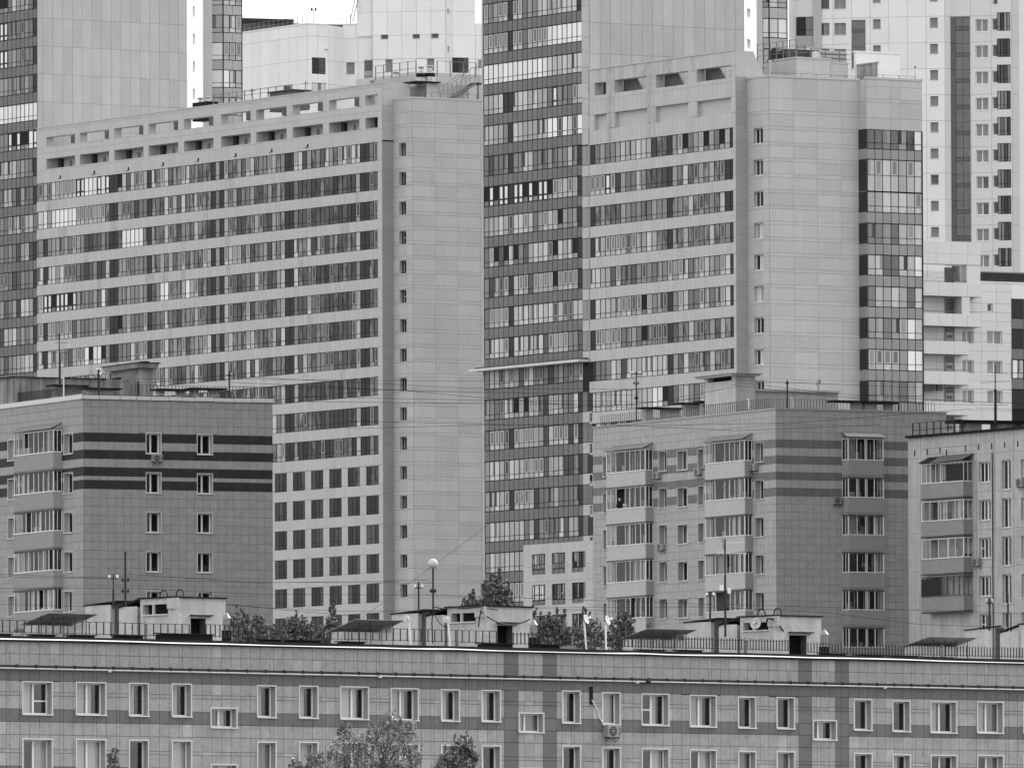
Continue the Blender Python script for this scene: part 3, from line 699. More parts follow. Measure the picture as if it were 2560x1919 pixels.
def mix(n, r, weights, run=(3, 9)):
    out = []
    while len(out) < n:
        k = r.choices(list(weights), list(weights.values()))[0]; L = r.randint(*run)
        for _ in range(L):
            t = k
            if r.random() < .05: t = r.choice('okdD')
            elif r.random() < .15: t = r.choice('lmdLM')
            out.append(t)
    return out[:n]
def put(types, i0, i1, t):
    for i in range(max(0, i0), min(len(types), i1)): types[i] = t if len(t) == 1 else t[(i-i0) % len(t)]
def cells(F, us, x0, x1, y=700):
    a, c = F.U(x0, y), F.U(x1, y); return [i for i in range(len(us)-1) if a < (us[i]+us[i+1])/2 < c]
def setx(F, us, types, x0, x1, t, y=700):
    L = cells(F, us, x0, x1, y)
    for k, i in enumerate(L): types[i] = t[k % len(t)]
def cladding(top, pc, F, u0, u1, z0, z1, du, zlist, holes=(), mats=None, gap=.03, name='wall_panel', o1=.03):
    tiles(pc, F, steps(u0, u1, du), zlist, holes, pickn(*(mats or M_TW)), gap=gap, o1=o1, name=name)
def zsteps(ztop, zlow, pattern):
    z = ztop; out = [z]; i = 0
    while z > zlow: z -= pattern[i % len(pattern)]; out.append(z); i += 1
    return sorted(out)
H3 = 3.0
def smallwin(top, pc, F, u0, u1, z0, z1, dep=.3, cont='kl', bars=False, mats=None, fw=.07, sp=.5, fm=None):
    """opening window with pane colours given by type"""
    fm = fm or M_WF
    b = MB(); g = -dep; m = u0+(u1-u0)*sp
    b.box(F, u0, u0+fw, z0, z1, g-.05, g, fm); b.box(F, u1-fw, u1, z0, z1, g-.05, g, fm); b.box(F, u0+fw, u1-fw, z0, z0+fw, g-.05, g, fm); b.box(F, u0+fw, u1-fw, z1-fw, z1, g-.05, g, fm)
    if sp < 1: b.box(F, m-fw*.7, m+fw*.7, z0+fw, z1-fw, g-.05, g+.01, fm)
    b.box(F, u0-.05, u1+.05, z0-.05, z0-.002, g, .08, fm)
    if bars: b.box(F, u0+fw, (m-fw*.7) if sp < 1 else u1-fw, (z0+z1)/2, (z0+z1)/2+.05, g-.04, g, fm)
    w = b.build('window', top)
    if sp < 1:
        pc.add('pane', F, u0+fw, m-fw*.7, z0+fw, z1-fw, g-.04, g-.02, P[cont[0]][0], parent=w)
        pc.add('pane', F, m+fw*.7, u1-fw, z0+fw, z1-fw, g-.04, g-.02, P[cont[-1]][0], parent=w)
    else: pc.add('pane', F, u0+fw, u1-fw, z0+fw, z1-fw, g-.04, g-.02, P[cont[0]][0], parent=w)
    return w

# ---------------------------------------------------------------- C: stepped block right of the dark tower; D: the dark tower
CF = Face(1842, 1101, -58.5, 800)
topC = thing('apartment_block', 'banded high-rise right of the dark tower, with slanted crown openings and glazed corner loggias', 'high-rise', CF.P(4, 0))
pcC = Pieces(topC)
C1 = CF.next(1842, 31.5, 800); C2 = C1.next(1871, -58.5, 800); C3 = C2.next(1925, 31.5, 800); C4 = C3.next(2150, -58.5, 800); C5 = C4.next(2168, 31.5, 800)
uC0 = CF.U(1474, 800)
# storey grid: strip tops, strip height 1.92
zc = CF.Z(1826, qy('a4', 930)); ztC = [zc - H3*k for k in range(-12, 30)]
zt0 = zc; SH = 1.92
rowsC = [zc-H3*k for k in range(0, 13)]
usC = steps(uC0+.1, CF.U(1840, 800), CF.U(1840, 800)/-28 if False else (0-uC0)/28)
n = len(usC)-1
holes = []
zlowC = CF.Z(1600, 1560)
crown = []                                                       # openings of the crown and the blind niches below them
for (x0, x1, y0, y1, dp) in ((1060, 1160, 712, 822, .9), (1235, 1513, 674, 785, .9), (1588, 1870, 630, 745, .9), (1943, 2235, 582, 692, .9)):
    a, c = CF.U(*q('a3', x0, (y0+y1)/2)), CF.U(*q('a3', x1, (y0+y1)/2)); xm = (x0+x1)/2
    crown.append((a, c, CF.Z(*q('a3', xm, y1)), CF.Z(*q('a3', xm, y0)), dp))
for (x0, x1, y0, y1) in ((1060, 1163, 990, 1122), (1235, 1515, 952, 1087), (1587, 1870, 903, 1045), (1945, 2240, 858, 995)):
    a, c = CF.U(*q('a3', x0, (y0+y1)/2)), CF.U(*q('a3', x1, (y0+y1)/2)); xm = (x0+x1)/2
    crown.append((a, c, CF.Z(*q('a3', xm, y1)), CF.Z(*q('a3', xm, y0)), .35, M_TW[1]))
for z in rowsC: holes.append((usC[0], usC[-1], z-SH, z, .14))
ztopC = CF.Z(1841, qy('a4', 368))
ztopC1 = C3.Z(1925, qy('a4', 560))
holes.append((uD1g+.0, usC[0], 0, zc, .0)) if False else None
b = MB(); wall(b, CF, uC0-.02, 0, 0, ztopC, M_BDJ, holes+crown, .14, jm=M_BD[0])
b.quad(CF.P(uC0, ztopC-6.5, -.95), CF.P(0, ztopC-6.5, -.95), CF.P(0, ztopC, -.95), CF.P(uC0, ztopC, -.95), M_TW[0]) if False else None
b.build('wall', topC)
zpan = sorted({round(z, 3) for z in [ztopC]+[h[i] for h in crown for i in (2, 3)][:1]} | {round(zc+.35, 3)} | {round(zc+.35+k*2.95, 3) for k in range(1, 3)})
zp = sorted([ztopC, zc+.0] + [zc+H3*.0+1.45*k for k in range(1, 6) if zc+1.45*k < ztopC-.3])
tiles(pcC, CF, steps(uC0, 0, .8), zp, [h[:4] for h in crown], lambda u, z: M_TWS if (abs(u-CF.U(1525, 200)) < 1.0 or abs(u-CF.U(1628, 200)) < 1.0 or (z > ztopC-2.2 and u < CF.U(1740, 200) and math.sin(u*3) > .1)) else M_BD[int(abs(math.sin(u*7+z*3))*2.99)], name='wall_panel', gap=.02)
for i, z in enumerate(rowsC):                                     # light spandrels
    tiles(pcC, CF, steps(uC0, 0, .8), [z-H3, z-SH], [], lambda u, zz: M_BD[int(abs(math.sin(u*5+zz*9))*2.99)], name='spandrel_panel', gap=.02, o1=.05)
    r = random.Random(300+i)
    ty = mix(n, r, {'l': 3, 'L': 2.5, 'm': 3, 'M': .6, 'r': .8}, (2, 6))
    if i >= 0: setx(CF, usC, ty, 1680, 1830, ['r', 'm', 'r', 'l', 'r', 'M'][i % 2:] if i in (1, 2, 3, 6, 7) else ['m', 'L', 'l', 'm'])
    if i in (0, 2, 3, 5, 6, 7, 9): ty[0] = 'p'
    if i not in (4,): setx(CF, usC, ty, 1669, 1682, 'p')
    ty[-1] = 'p'; ty[-2] = 'p' if i in (1, 2, 8) else ty[-2]
    if i == 0: setx(CF, usC, ty, 1706, 1717, 'o'); setx(CF, usC, ty, 1760, 1770, 'o'); setx(CF, usC, ty, 1797, 1807, 'o')
    if i == 8: setx(CF, usC, ty, 1630, 1656, 'w'); setx(CF, usC, ty, 1657, 1670, 'o')
    if i == 1: setx(CF, usC, ty, 1514, 1526, 'W')
    if i == 5: setx(CF, usC, ty, 1560, 1570, 'o'); setx(CF, usC, ty, 1605, 1616, 'o')
    if i == 6: setx(CF, usC, ty, 1606, 1618, 'o')
    band(topC, pcC, CF, usC, z, z-SH, ty, seed=300+i)
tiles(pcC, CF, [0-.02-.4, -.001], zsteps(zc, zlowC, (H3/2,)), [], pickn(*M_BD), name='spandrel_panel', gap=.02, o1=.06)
# crown interior: sloping grey fins seen through the openings
b = MB(); M_FIN = mat('dark crown fin', .40, .8, noise=.2, scale=1.2)
for h in crown[:4]:
    w = min(h[1]-h[0], 4.2)*.62
    if h is crown[0]: w = h[1]-h[0]-.3
    b.hexa([CF.P(h[0]-.3, h[2]-.2, -1.15), CF.P(h[0]+w+.9, h[2]-.2, -1.15), CF.P(h[0]+w+.9, h[2]-.2, -1.3), CF.P(h[0]-.3, h[2]-.2, -1.3),
            CF.P(h[0]-.3, h[3]+.3, -1.15), CF.P(h[0]+w-.6, h[3]+.3, -1.15), CF.P(h[0]+w-.6, h[3]+.3, -1.3), CF.P(h[0]-.3, h[3]+.3, -1.3)], M_FIN)
b.build('crown_fin', topC)
b = MB()
hh = crown[3]; 
for k in range(9): b.tube(CF.P(hh[0]+2.6+k*.35, hh[2], -2.2), CF.P(hh[0]+2.9+k*.33, hh[3], -2.0), .035, M_IRON, 4)
for k in range(3): b.tube(CF.P(hh[0]+2.5, hh[2]+.3+k*.35, -2.1), CF.P(hh[1], hh[2]+.3+k*.35, -2.1), .035, M_IRON, 4)
b.lathe(CF.P(hh[0]+3.2, hh[2], -2.6), [(.18, 0), (.18, .9), (.3, .95), (.3, 1.05)], M_GALV, 12); b.build('roof_pipework', topC)
# flank faces
def flank(top, pc, F, x1, ztop, z0, vert, y=800, pattern=(1.17, .33), holes=(), mats=None, off=0.0, zfirst=None, wallname='wall'):
    """blank panelled wall from u=0 to pixel x1; vert: pixels of the upright joints"""
    u1 = F.U(x1, y); b = MB(); wall(b, F, 0, u1, 0, ztop, M_TWJ, holes, .3, jm=M_TW[0]); b.build(wallname, top)
    us = sorted({0.0, u1} | {F.U(v, y) for v in vert})
    zs_ = zsteps(zfirst if zfirst else ztop, z0, pattern)
    if zfirst: zs_ = sorted(set(zs_) | {ztop})
    tiles(pc, F, us, zs_, [(a-.02, c+.02, e-.02, g+.02) for a, c, e, g in [h[:4] for h in holes]], pickn(*(mats or M_TW)), name='wall_panel', gap=.022)
    return u1
zj = C3.Z(1925, qy('a4', 712))
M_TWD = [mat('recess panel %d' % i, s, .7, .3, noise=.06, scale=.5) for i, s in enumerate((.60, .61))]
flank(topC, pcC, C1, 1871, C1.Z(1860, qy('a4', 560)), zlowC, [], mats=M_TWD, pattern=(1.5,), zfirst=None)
hw = []
for k in range(10):
    a, c = C2.U(*q('a4', 246, 985)), C2.U(*q('a4', 314, 985)); e, g = C2.Z(*q('a4', 280, 1045)), C2.Z(*q('a4', 280, 934))
    hw.append((a, c, e-H3*k, g-H3*k))
flank(topC, pcC, C2, 1925, ztopC1, zlowC, [1907], holes=hw, zfirst=zj)
for k, h in enumerate(hw): smallwin(topC, pcC, C2, *h, dep=.28, cont=('ok', 'kd', 'kk', 'ml', 'ol', 'lm', 'ko', 'kl', 'kk', 'kk')[k], sp=.4)
flank(topC, pcC, C3, 2150, ztopC1, zlowC, [1800+v/2.909 for v in (540, 713, 888)], zfirst=zj)
flank(topC, pcC, C4, 2168, C4.Z(2160, qy('a4', 580)), zlowC, [], zfirst=zj)
zgl = C5.Z(2170, qy('a4', 940)); ztop5 = C5.Z(2170, qy('a4', 575)); u5 = C5.U(2308, 800)
b = MB(); wall(b, C5, 0, u5, zgl, ztop5, M_TWJ); b.build('wall', topC)
tiles(pcC, C5, [0, C5.U(qx('a4', 1243), 200), C5.U(qx('a4', 1307), 200), u5], sorted([zgl+.01, zgl+1.1, zgl+2.6, zgl+2.93, zgl+4.1, ztop5]), [], pickn(*M_TW), name='wall_panel', gap=.022)
usg = [0, .12]+[C5.U(qx('a4', v), 500) for v in (1128, 1184, 1244, 1300, 1360, 1416)]+[u5-.05]
zz5 = zgl; GR = {0: 'mmmmmrw', 1: 'lLlLlLl', 2: 'llllllL', 3: 'mmmmlLl', 4: 'llmmllw', 5: 'mllllml', 6: 'mlmmLwl', 7: 'LLLLmww', 8: 'mmmmmml', 9: 'mmmmmmm'}
def gpz(y): return C5.Z(2180, qy('a4', y))
gl = [(940, 1083), (1158, 1393), (1395, 1545), None, (1615, 1770)]
zb_ = [(gpz(940), gpz(1083)), (gpz(1158), gpz(1390)), (gpz(1393), gpz(1543))] + [(gpz(1622)-H3*k, gpz(1772)-H3*k) for k in range(8)]
prev = None; b5 = MB()
for k, (za, zb) in enumerate(zb_):
    band(topC, pcC, C5, usg, za, zb, ['m']+list(GR.get(k, 'mmmmmmm')), sub=.3 if k != 1 else .5, seed=500+k, mull=.07)
    nx = zb_[k+1][0] if k+1 < len(zb_) else zb-1.1
    if nx < zb-.05: tiles(pcC, C5, [usg[0]]+usg[2:], [nx, zb], [], pickn(mat('loggia spandrel', .56, .5, .4), mat('loggia spandrel b', .54, .5, .4)), name='spandrel_panel', gap=.07, o1=.02)
    pcC.add('side_panel', C4, .05, C4.U(2168)-.02, zb+.02, za-.02, .04, .1, M_DP)
    if nx < zb-.05: pcC.add('side_panel', C4, .05, C4.U(2168)-.02, nx+.02, zb-.02, .04, .09, mat('loggia spandrel', .56, .5, .4))
b5.box(C5, 0, u5, 0, zgl, -.3, -.26, M_MUL); b5.box(C5, u5-.1, u5+.02, 0, zgl, -.25, .05, M_MUL); b5.build('loggia_frame', topC)
# parapets and body
b = MB()
for F, u1, zt in ((C2, C2.U(1925), ztopC1), (C3, C3.U(2150), ztopC1), (C5, u5, ztop5)): b.box(F, -.05, u1+.05, zt, zt+.22, -.3, .1, M_TW[2])
b.box(CF, uC0, .03, ztopC, ztopC+.12, -.9, .1, M_TW[2]); b.build('parapet_cap', topC)
b = MB()
# side of the crown, cut off on the slant
zb0 = C1.Z(1842, qy('a4', 560)); p = [C1.P(0, zb0, 0), C1.P(C1.U(1800+325/2.909, 180), zb0, 0), C1.P(C1.U(1800+243/2.909, 180), ztopC, 0), C1.P(0, ztopC, 0)]
b.quad(*p, M_TW[1]); nn = C1.n*-.3
for i in range(4): a, c = p[i], p[(i+1) % 4]; b.quad(a, a+nn, c+nn, c, M_TW[0])
b.quad(p[3]+nn, p[2]+nn, p[1]+nn, p[0]+nn, M_TW[0]); b.build('crown_side', topC)
b = MB(); k1 = C1.next(1871, 31.5)
b.box(C3, .8, C3.U(2150)-.02, 0, ztopC1-.1, uC0+1.6, -.5, M_TW[0]); 
b.box(C5, .2, u5-.25, 0, ztop5-.1, uC0+5, -.4, M_TW[0]); b.box(CF, uC0+.1, -.05, 0, crown[1][2]-.4, -12, -.45, M_DARKROOM)
b.build('body', topC)
b = MB(); b.box(CF, uC0+.1, -.05, crown[1][2]-.4, crown[1][2]-.25, -12, -.16, M_ROOF); b.build('roof', topC)
pcC.flush()

# the dark tower, same front plane
uD0, uD1 = CF.U(1210, 800), CF.U(1456, 500)
topD = thing('tower_block', 'dark-fronted tower in the middle with rows of light loggia glazing and a thin ledge', 'tower', CF.P(uD0+4, 0))
pcD = Pieces(topD)
usD = steps(uD0+.05, uD1, (uD1-uD0)/20); nD = len(usD)-1
zd = [zc+H3*2+.0-H3*k for k in range(-6, 20)]                      # strip tops shared with the neighbour
# phase of the dark front measured separately
zd0 = CF.Z(1455, qy('a3', 185)); zd = [zd0+H3-H3*k for k in range(-1, 21)]
zledge = CF.Z(1455, qy('c3', 80)); zbotD = CF.Z(1455, 1560)
holesD = [(usD[0], usD[-1], z-SH, z, .14) for z in zd if z > zbotD]
u1474 = CF.U(1474, 200)
zmeet = CF.Z(1456, qy('a3', 1255))
b = MB(); wall(b, CF, uD0, uD1, 0, CF.Z(1210, -260), M_MUL, holesD, .14, o=-.001); wall(b, CF, uD1+.001, u1474-.03, zmeet, CF.Z(1210, -260), M_TWJ, [], .1); b.build('wall', topD)
tiles(pcD, CF, [uD1, u1474], zsteps(zmeet+H3*12, zmeet+.01, (H3/2,)), [], pickn(*M_TW), name='wall_panel', gap=.03)
SPECD = {}
for i, z in enumerate(zd):
    if z < zbotD: break
    r = random.Random(700+i)
    xpx, ypx, _ = CF.px(uD1, z); row = round((ypx-qy('a3', 185))/77.8)
    ty = mix(nD, r, {'l': 4, 'L': 3, 'm': 2.5, 'M': .7}, (3, 8)); mats = M_DK
    if row == -1: ty = list('LmmLLpLLmmmllllllllp')
    if row == 0: ty = list('LLLLLpLLmLLLLWwwwwwwp'[:13])+list('wwwwwww')
    if row == 1: ty = list('wwwwwwwwwwwww')+list('lllllll')
    if row == 2: ty = list('llllpp')[:5]+['p']+list('lllllll')+list('mWmmmLl')
    if row == 3: ty = list('llllmp')+list('lllllllwwDwlDw')
    if row == 4: ty = list('mdmmmpmmllmmmmmmmlmp')
    if row == 5: ty = list('oWoWWpWWoWoWWoLLlLLp')
    if row >= 6:
        if row in (8, 9, 10, 13, 15): ty[5] = 'p'
        if row < 9 or row > 11: ty[-1] = 'p'
        ty[0] = 'm'
        if row in (7,): ty[2] = 'o'; ty[4] = 'o'; ty[6] = 'o'; ty[14] = 'o'; ty[18] = 'o'
    if row == 0: ty[5] = 'p'
    band(topD, pcD, CF, usD, z, z-SH, ty, seed=700+i, tail=0, mull=.11)
    tiles(pcD, CF, usD, [z-H3, z-SH], [], pickn(*M_DK), name='spandrel_panel', gap=.1, o1=.015)
# joint strip between the dark tower and the banded block
b = MB(); wall(b, CF, uD1+.001, u1474-.03, 0, zmeet-.001, M_MUL, [], .1, o=-.001); b.build('wall', topD)
for z in rowsC:
    if z < zledge: break
    pcD.add('dark_panel', CF, uD1+.05, uD1+(u1474-uD1)*.62, z-SH+.04, z-.04, .004, .03, mat('joint strip pane', .53, .5, .4)); pcD.add('dark_panel', CF, uD1+(u1474-uD1)*.66, u1474+.0, z-SH+.04, z-.04, .004, .03, mat('joint strip pane', .53, .5, .4))
    pcD.add('spandrel_panel', CF, uD1+.05, u1474-.0, z-H3+.02, z-SH-.01, .004, .05, M_BD[1])
# side strip of the lower part, beside the ledge
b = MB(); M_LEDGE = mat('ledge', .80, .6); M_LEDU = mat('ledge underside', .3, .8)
ua, ub = uD0-.9, CF.U(1472, 905)
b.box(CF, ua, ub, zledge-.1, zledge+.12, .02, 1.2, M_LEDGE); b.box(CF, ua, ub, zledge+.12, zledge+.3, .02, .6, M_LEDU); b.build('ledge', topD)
zl0 = zledge; fr = CF.U(1482, 1080)
b = MB(); wall(b, CF, uD1, fr, zbotD, zledge-.2, M_MUL, [], .1, o=.002); b.build('wall', topD)
for i, z in enumerate([z for z in zd if z < zledge and z > zbotD]):
    for (a, c, mm) in ((uD1+.03, uD1+(fr-uD1)*.5-.03, M_DK[1] if i > 1 else M_DP2), (uD1+(fr-uD1)*.5+.03, fr-.04, M_DK[0] if i % 2 else M_DP)):
        pcD.add('dark_panel', CF, a, c, z-SH+.03, z-.03, .01, .04, mm); 
    pcD.add('spandrel_panel', CF, uD1+.02, fr-.02, z-H3+.03, z-SH-.03, .01, .05, M_BD[i % 3])
# low down: pale wall with separate windows
zlo = CF.Z(1455, 1387+20); 
# flank of the dark tower above the roof of its neighbour
DA = CF.next(1474, 31.5, 200)
ztopD = CF.Z(1210, -260); uda = DA.U(1860, 200)
zja = DA.Z(1474, qy('a3', 195))
b = MB(); wall(b, DA, 0, uda, ztopC-8, ztopD, M_TWJ); b.build('wall', topD)
tiles(pcD, DA, [0]+[DA.U(qx('a3', v), 80) for v in (1105, 1195, 1285, 1377, 1468, 1558, 1648, 1738, 1826, 1918, 2008, 2095, 2185)]+[DA.U(1839, 100), uda], [zja-H3*k for k in range(9, -5, -1)], [], pickn(*M_TW), name='wall_panel', gap=.03)
DB = DA.next(1860, 76.5, 100); udb = DB.U(1906, 100)
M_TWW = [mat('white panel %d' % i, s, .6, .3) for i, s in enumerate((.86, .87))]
hb = []
for (x0, x1, y0, y1) in ((195, 218, 66, 122), (265, 289, 95, 152)):
    for k in range(-1, 3):
        a, c = DB.U(*q('a4', x0, y0)), DB.U(*q('a4', x1, y0)); xm = (x0+x1)/2; hb.append((a, c, DB.Z(*q('a4', xm, y1))-H3*k, DB.Z(*q('a4', xm, y0))-H3*k))
b = MB(); wall(b, DB, 0, udb, ztopC-8, ztopD, mat('white joint', .8, .9), hb, .3, jm=M_TWW[0]); b.build('wall', topD)
tiles(pcD, DB, steps(0, udb, 3.5), [zja-H3*k for k in range(9, -5, -1)], [(a-.02, c+.02, e-.02, g+.02) for a, c, e, g in hb], pickn(*M_TWW), name='wall_panel', gap=.02)
for h in hb: smallwin(topD, pcD, DB, *h, dep=.25, cont='m', sp=1.0, fm=M_TWW[0])
DC = DB.next(1906, -13.5, 100); DD = DC.next(1923, 31.5, 100)
def bay(top, pc, Fs, xs, yphase, reg, rows, glz=SH, codes=None, span=None, pcs=('m', 'l'), seed=0, zl=None, y=100, h=.3, nmul=None, pitch=H3):
    """glazed bay made of faces Fs ending at pixels xs"""
    span = span or mat('bay spandrel', .66, .5, .4, noise=.05, scale=.5)
    for j, (F, x1) in enumerate(zip(Fs, xs)):
        u1 = F.U(x1, y); b = MB(); zz0 = F.Z(*yphase) if j == 0 else zz0
        for k in rows:
            z = zz0-pitch*k; nm = (nmul or [1, 3])[j]
            band(top, pc, F, steps(0, u1, u1/nm), z, z-glz, [random.Random(seed+k*7+j*3+i).choice(pcs) for i in range(nm)], seed=seed+k+j*50, mull=.09, sub=.26)
            pc.add('spandrel_panel', F, .03, u1/2-.02 if nm > 1 else u1-.03, z-pitch+.03, z-glz-.04, -.05, .02, span)
            if nm > 1: pc.add('spandrel_panel', F, u1/2+.02, u1-.03, z-pitch+.03, z-glz-.04, -.05, .02, span)
        zl_, zt_ = zz0-pitch*rows[-1]-pitch, zz0-pitch*rows[0]
        b.box(F, 0, u1, zl_, zt_, -.3, -.26, M_MUL); b.box(F, -.04, .05, zl_, zt_, -.25, .04, M_MUL); b.box(F, u1-.05, u1+.04, zl_, zt_, -.25, .045, M_MUL); b.build('bay_frame', top)
bay(topD, pcD, [DC, DD], [1923, 1968], q('a4', 312, 135), 'a4', range(-2, 3), pcs='lmlw', seed=40, nmul=[1, 2])
b = MB(); b.box(DA, .05, uda-.1, ztopC-10, ztopD-.2, uD0-u1474+.1, -.5, M_TW[0]); b.box(DA, uda, DA.U(1960, 100), ztopC-10, ztopD-.2, -16, -4, M_TW[0])
b.box(CF, uD0+.2, u1474-.1, 0, ztopD-.2, -14, -.45, M_DARKROOM); b.box(CF, uD0-.3, uD0-.003, 0, ztopD-.2, -14, -.002, M_TW[0]); b.build('body', topD)
# lower pale part with punched windows (in front plane)
zlow_t = CF.Z(1455, qy('d3', 60)); b = MB(); hp = []
for (x0, x1, y0, y1) in ((143, 237, 154, 297), (283, 378, 144, 290), (425, 520, 135, 278)):
    for k in range(3):
        xm = (x0+x1)/2; hp.append((CF.U(*q('d3', x0, 220)), CF.U(*q('d3', x1, 220)), CF.Z(*q('d3', xm, y1))-H3*k, CF.Z(*q('d3', xm, y0))-H3*k))
ul0 = CF.U(*q('d3', 84, 220)); ul1 = CF.U(1500, 1450)
wall(b, CF, ul0, ul1, 0, CF.Z(*q('d3', 300, 75)), M_TWJ, hp, .2, jm=M_TW[0], o=.02); b.build('wall', topD)
zt_ = CF.Z(*q('d3', 300, 75))
tiles(pcD, CF, steps(ul0, ul1, 1.2), sorted([zt_, zt_-2.2]+[zt_-2.2-1.5*k for k in range(1, 5)]), [(a-.02, c+.02, e-.02, g+.02) for a, c, e, g in hp], pickn(*M_BD), name='wall_panel', gap=.02, o0=.022, o1=.06)
cc = ['llmL', 'LllL', 'oldp', 'wwww', 'kkkk', 'pkkp', 'mmll', 'mmmm', 'kkkk']
for i, h in enumerate(hp): band(topD, pcD, CF, steps(h[0], h[1], (h[1]-h[0])/3), h[3], h[2], list(cc[(i % 3)*3+0 if False else (i//3)+(i % 3)*3][:3]), seed=i, mull=.06, tail=0)
pcD.flush()

# ---------------------------------------------------------------- B: banded block; A: the dark tower at the left edge
BF = Face(957, 1184, -57.5, 800)
topB = thing('apartment_block', 'long banded high-rise left of centre with a two-row open crown and blank stepped flank', 'high-rise', BF.P(4, 0))
pcB = Pieces(topB)
B1 = BF.next(957, 32.5); B2 = B1.next(985, -57.5); B3 = B2.next(1033, 32.5)
uB0 = BF.U(93, 500); uBr = BF.U(945.5, 600); uBl = BF.U(94, 500)
zb0 = BF.Z(945, 354.7); rowsB = [zb0-H3*k for k in range(11)]
nB = 78; usB = steps(BF.U(108, 500), uBr, (uBr-BF.U(108, 500))/nB); usB = [uBl+.05]+usB; nB = len(usB)-1
ztopB = BF.Z(957, 208.5); zlowB = BF.Z(957, 1560)
crown = []
up = [(116, 188), (200, 273), (286, 359), (372, 446), (460, 534), (553, 627), (642, 717), (732, 808), (823, 899), (914, 945)]
zu1, zu0 = BF.Z(930, qy('a2', 822)), BF.Z(930, qy('a2', 913)); zv1, zv0 = BF.Z(930, qy('a2', 1018)), BF.Z(930, qy('a2', 1110))
zu1 = BF.Z(qx('a2', 1208), qy('a2', 820)); zu0 = BF.Z(qx('a2', 1208), qy('a2', 912)); zv1 = BF.Z(qx('a2', 1208), qy('a2', 1015)); zv0 = BF.Z(qx('a2', 1208), qy('a2', 1108))
for x0, x1 in up:
    a, c = BF.U(x0, 300), BF.U(x1, 300); crown += [(a, c, zu0, zu1, .9), (a, c, zv0, zv1, 1.3, mat('niche wall', .68, .9, noise=.1, scale=1))]
holes = [(usB[0], usB[-1], z-SH, z, .14) for z in rowsB]
pun = []
xs6 = [('c2', 372, 475), ('c2', 528, 632), ('c2', 685, 789), ('c2', 842, 948), ('c2', 1002, 1107), ('c2', 1161, 1269)]
zp1, zp0 = BF.Z(qx('c2', 1215), qy('c2', 985)), BF.Z(qx('c2', 1215), qy('c2', 1146))
for k in range(6):
    for rg, x0, x1 in xs6: pun.append((BF.U(qx(rg, x0), 1200), BF.U(qx(rg, x1), 1200), zp0-H3*k, zp1-H3*k, .16))
    for t in range(1, 8): a = pun[-6][0]-2.55*t
b = MB(); wall(b, BF, uB0, 0, 0, ztopB, M_BDJ, holes+crown+pun, .14, jm=M_BD[0]); b.build('wall', topB)
gB = .022; du = (uBr-uB0)/76
zpB = sorted([ztopB, zu1+.75, zu0-.0, (zu0+zv1)/2, zv0-.15, zb0])
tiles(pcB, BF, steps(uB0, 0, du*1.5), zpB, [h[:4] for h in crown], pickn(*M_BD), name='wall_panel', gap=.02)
stn = random.Random(99); stain = [(stn.uniform(uB0, -4), stn.randint(0, 7)) for _ in range(26)]
for i, z in enumerate(rowsB):
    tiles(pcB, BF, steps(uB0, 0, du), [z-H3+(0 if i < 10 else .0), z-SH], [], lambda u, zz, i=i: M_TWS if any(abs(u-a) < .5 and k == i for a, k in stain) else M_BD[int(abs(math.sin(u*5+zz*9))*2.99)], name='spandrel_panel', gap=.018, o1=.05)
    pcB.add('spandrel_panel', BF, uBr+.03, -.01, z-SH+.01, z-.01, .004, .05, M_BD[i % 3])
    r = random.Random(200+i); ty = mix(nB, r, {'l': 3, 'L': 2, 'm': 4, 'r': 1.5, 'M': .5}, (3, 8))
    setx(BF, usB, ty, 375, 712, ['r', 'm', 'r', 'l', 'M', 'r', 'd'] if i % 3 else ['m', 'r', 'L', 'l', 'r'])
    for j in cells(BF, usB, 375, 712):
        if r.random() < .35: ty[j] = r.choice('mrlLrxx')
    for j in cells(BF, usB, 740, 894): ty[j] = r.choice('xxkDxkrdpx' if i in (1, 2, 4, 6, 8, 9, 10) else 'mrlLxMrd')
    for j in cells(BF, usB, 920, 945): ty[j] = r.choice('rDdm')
    if i: setx(BF, usB, ty, 366, 378, 'p')
    setx(BF, usB, ty, 530, 541, 'p'); setx(BF, usB, ty, 547, 559, 'p'); setx(BF, usB, ty, 713, 737, 'p'); setx(BF, usB, ty, 896, 920, 'p')
    if i == 0: setx(BF, usB, ty, 194, 278, 'WWwwwWwWW'); setx(BF, usB, ty, 278, 291, 'p'); setx(BF, usB, ty, 291, 300, 'o'); setx(BF, usB, ty, 366, 377, 'p')
    if i == 1: setx(BF, usB, ty, 108, 193, 'wmwwwwwww'); setx(BF, usB, ty, 194, 268, 'L')
    if i >= 1: setx(BF, usB, ty, 269, 291, 'p')
    if i in (2, 3, 5, 6, 7): setx(BF, usB, ty, 108, 121, 'p')
    if i == 2: setx(BF, usB, ty, 301, 357, 'w'); setx(BF, usB, ty, 194, 268, 'mmdkddmd')
    if i == 3: setx(BF, usB, ty, 194, 268, 'mdkdmkdd')
    if i == 4: setx(BF, usB, ty, 112, 193, 'WWoWWWoW'); setx(BF, usB, ty, 250, 268, 'w'); setx(BF, usB, ty, 400, 420, 'w'); setx(BF, usB, ty, 455, 498, 'lwlL')
    if i == 6: setx(BF, usB, ty, 215, 266, 'wowwow')
    if i < 9 or True: band(topB, pcB, BF, usB if i < 7 else usB, z, z-SH, ty, seed=200+i)
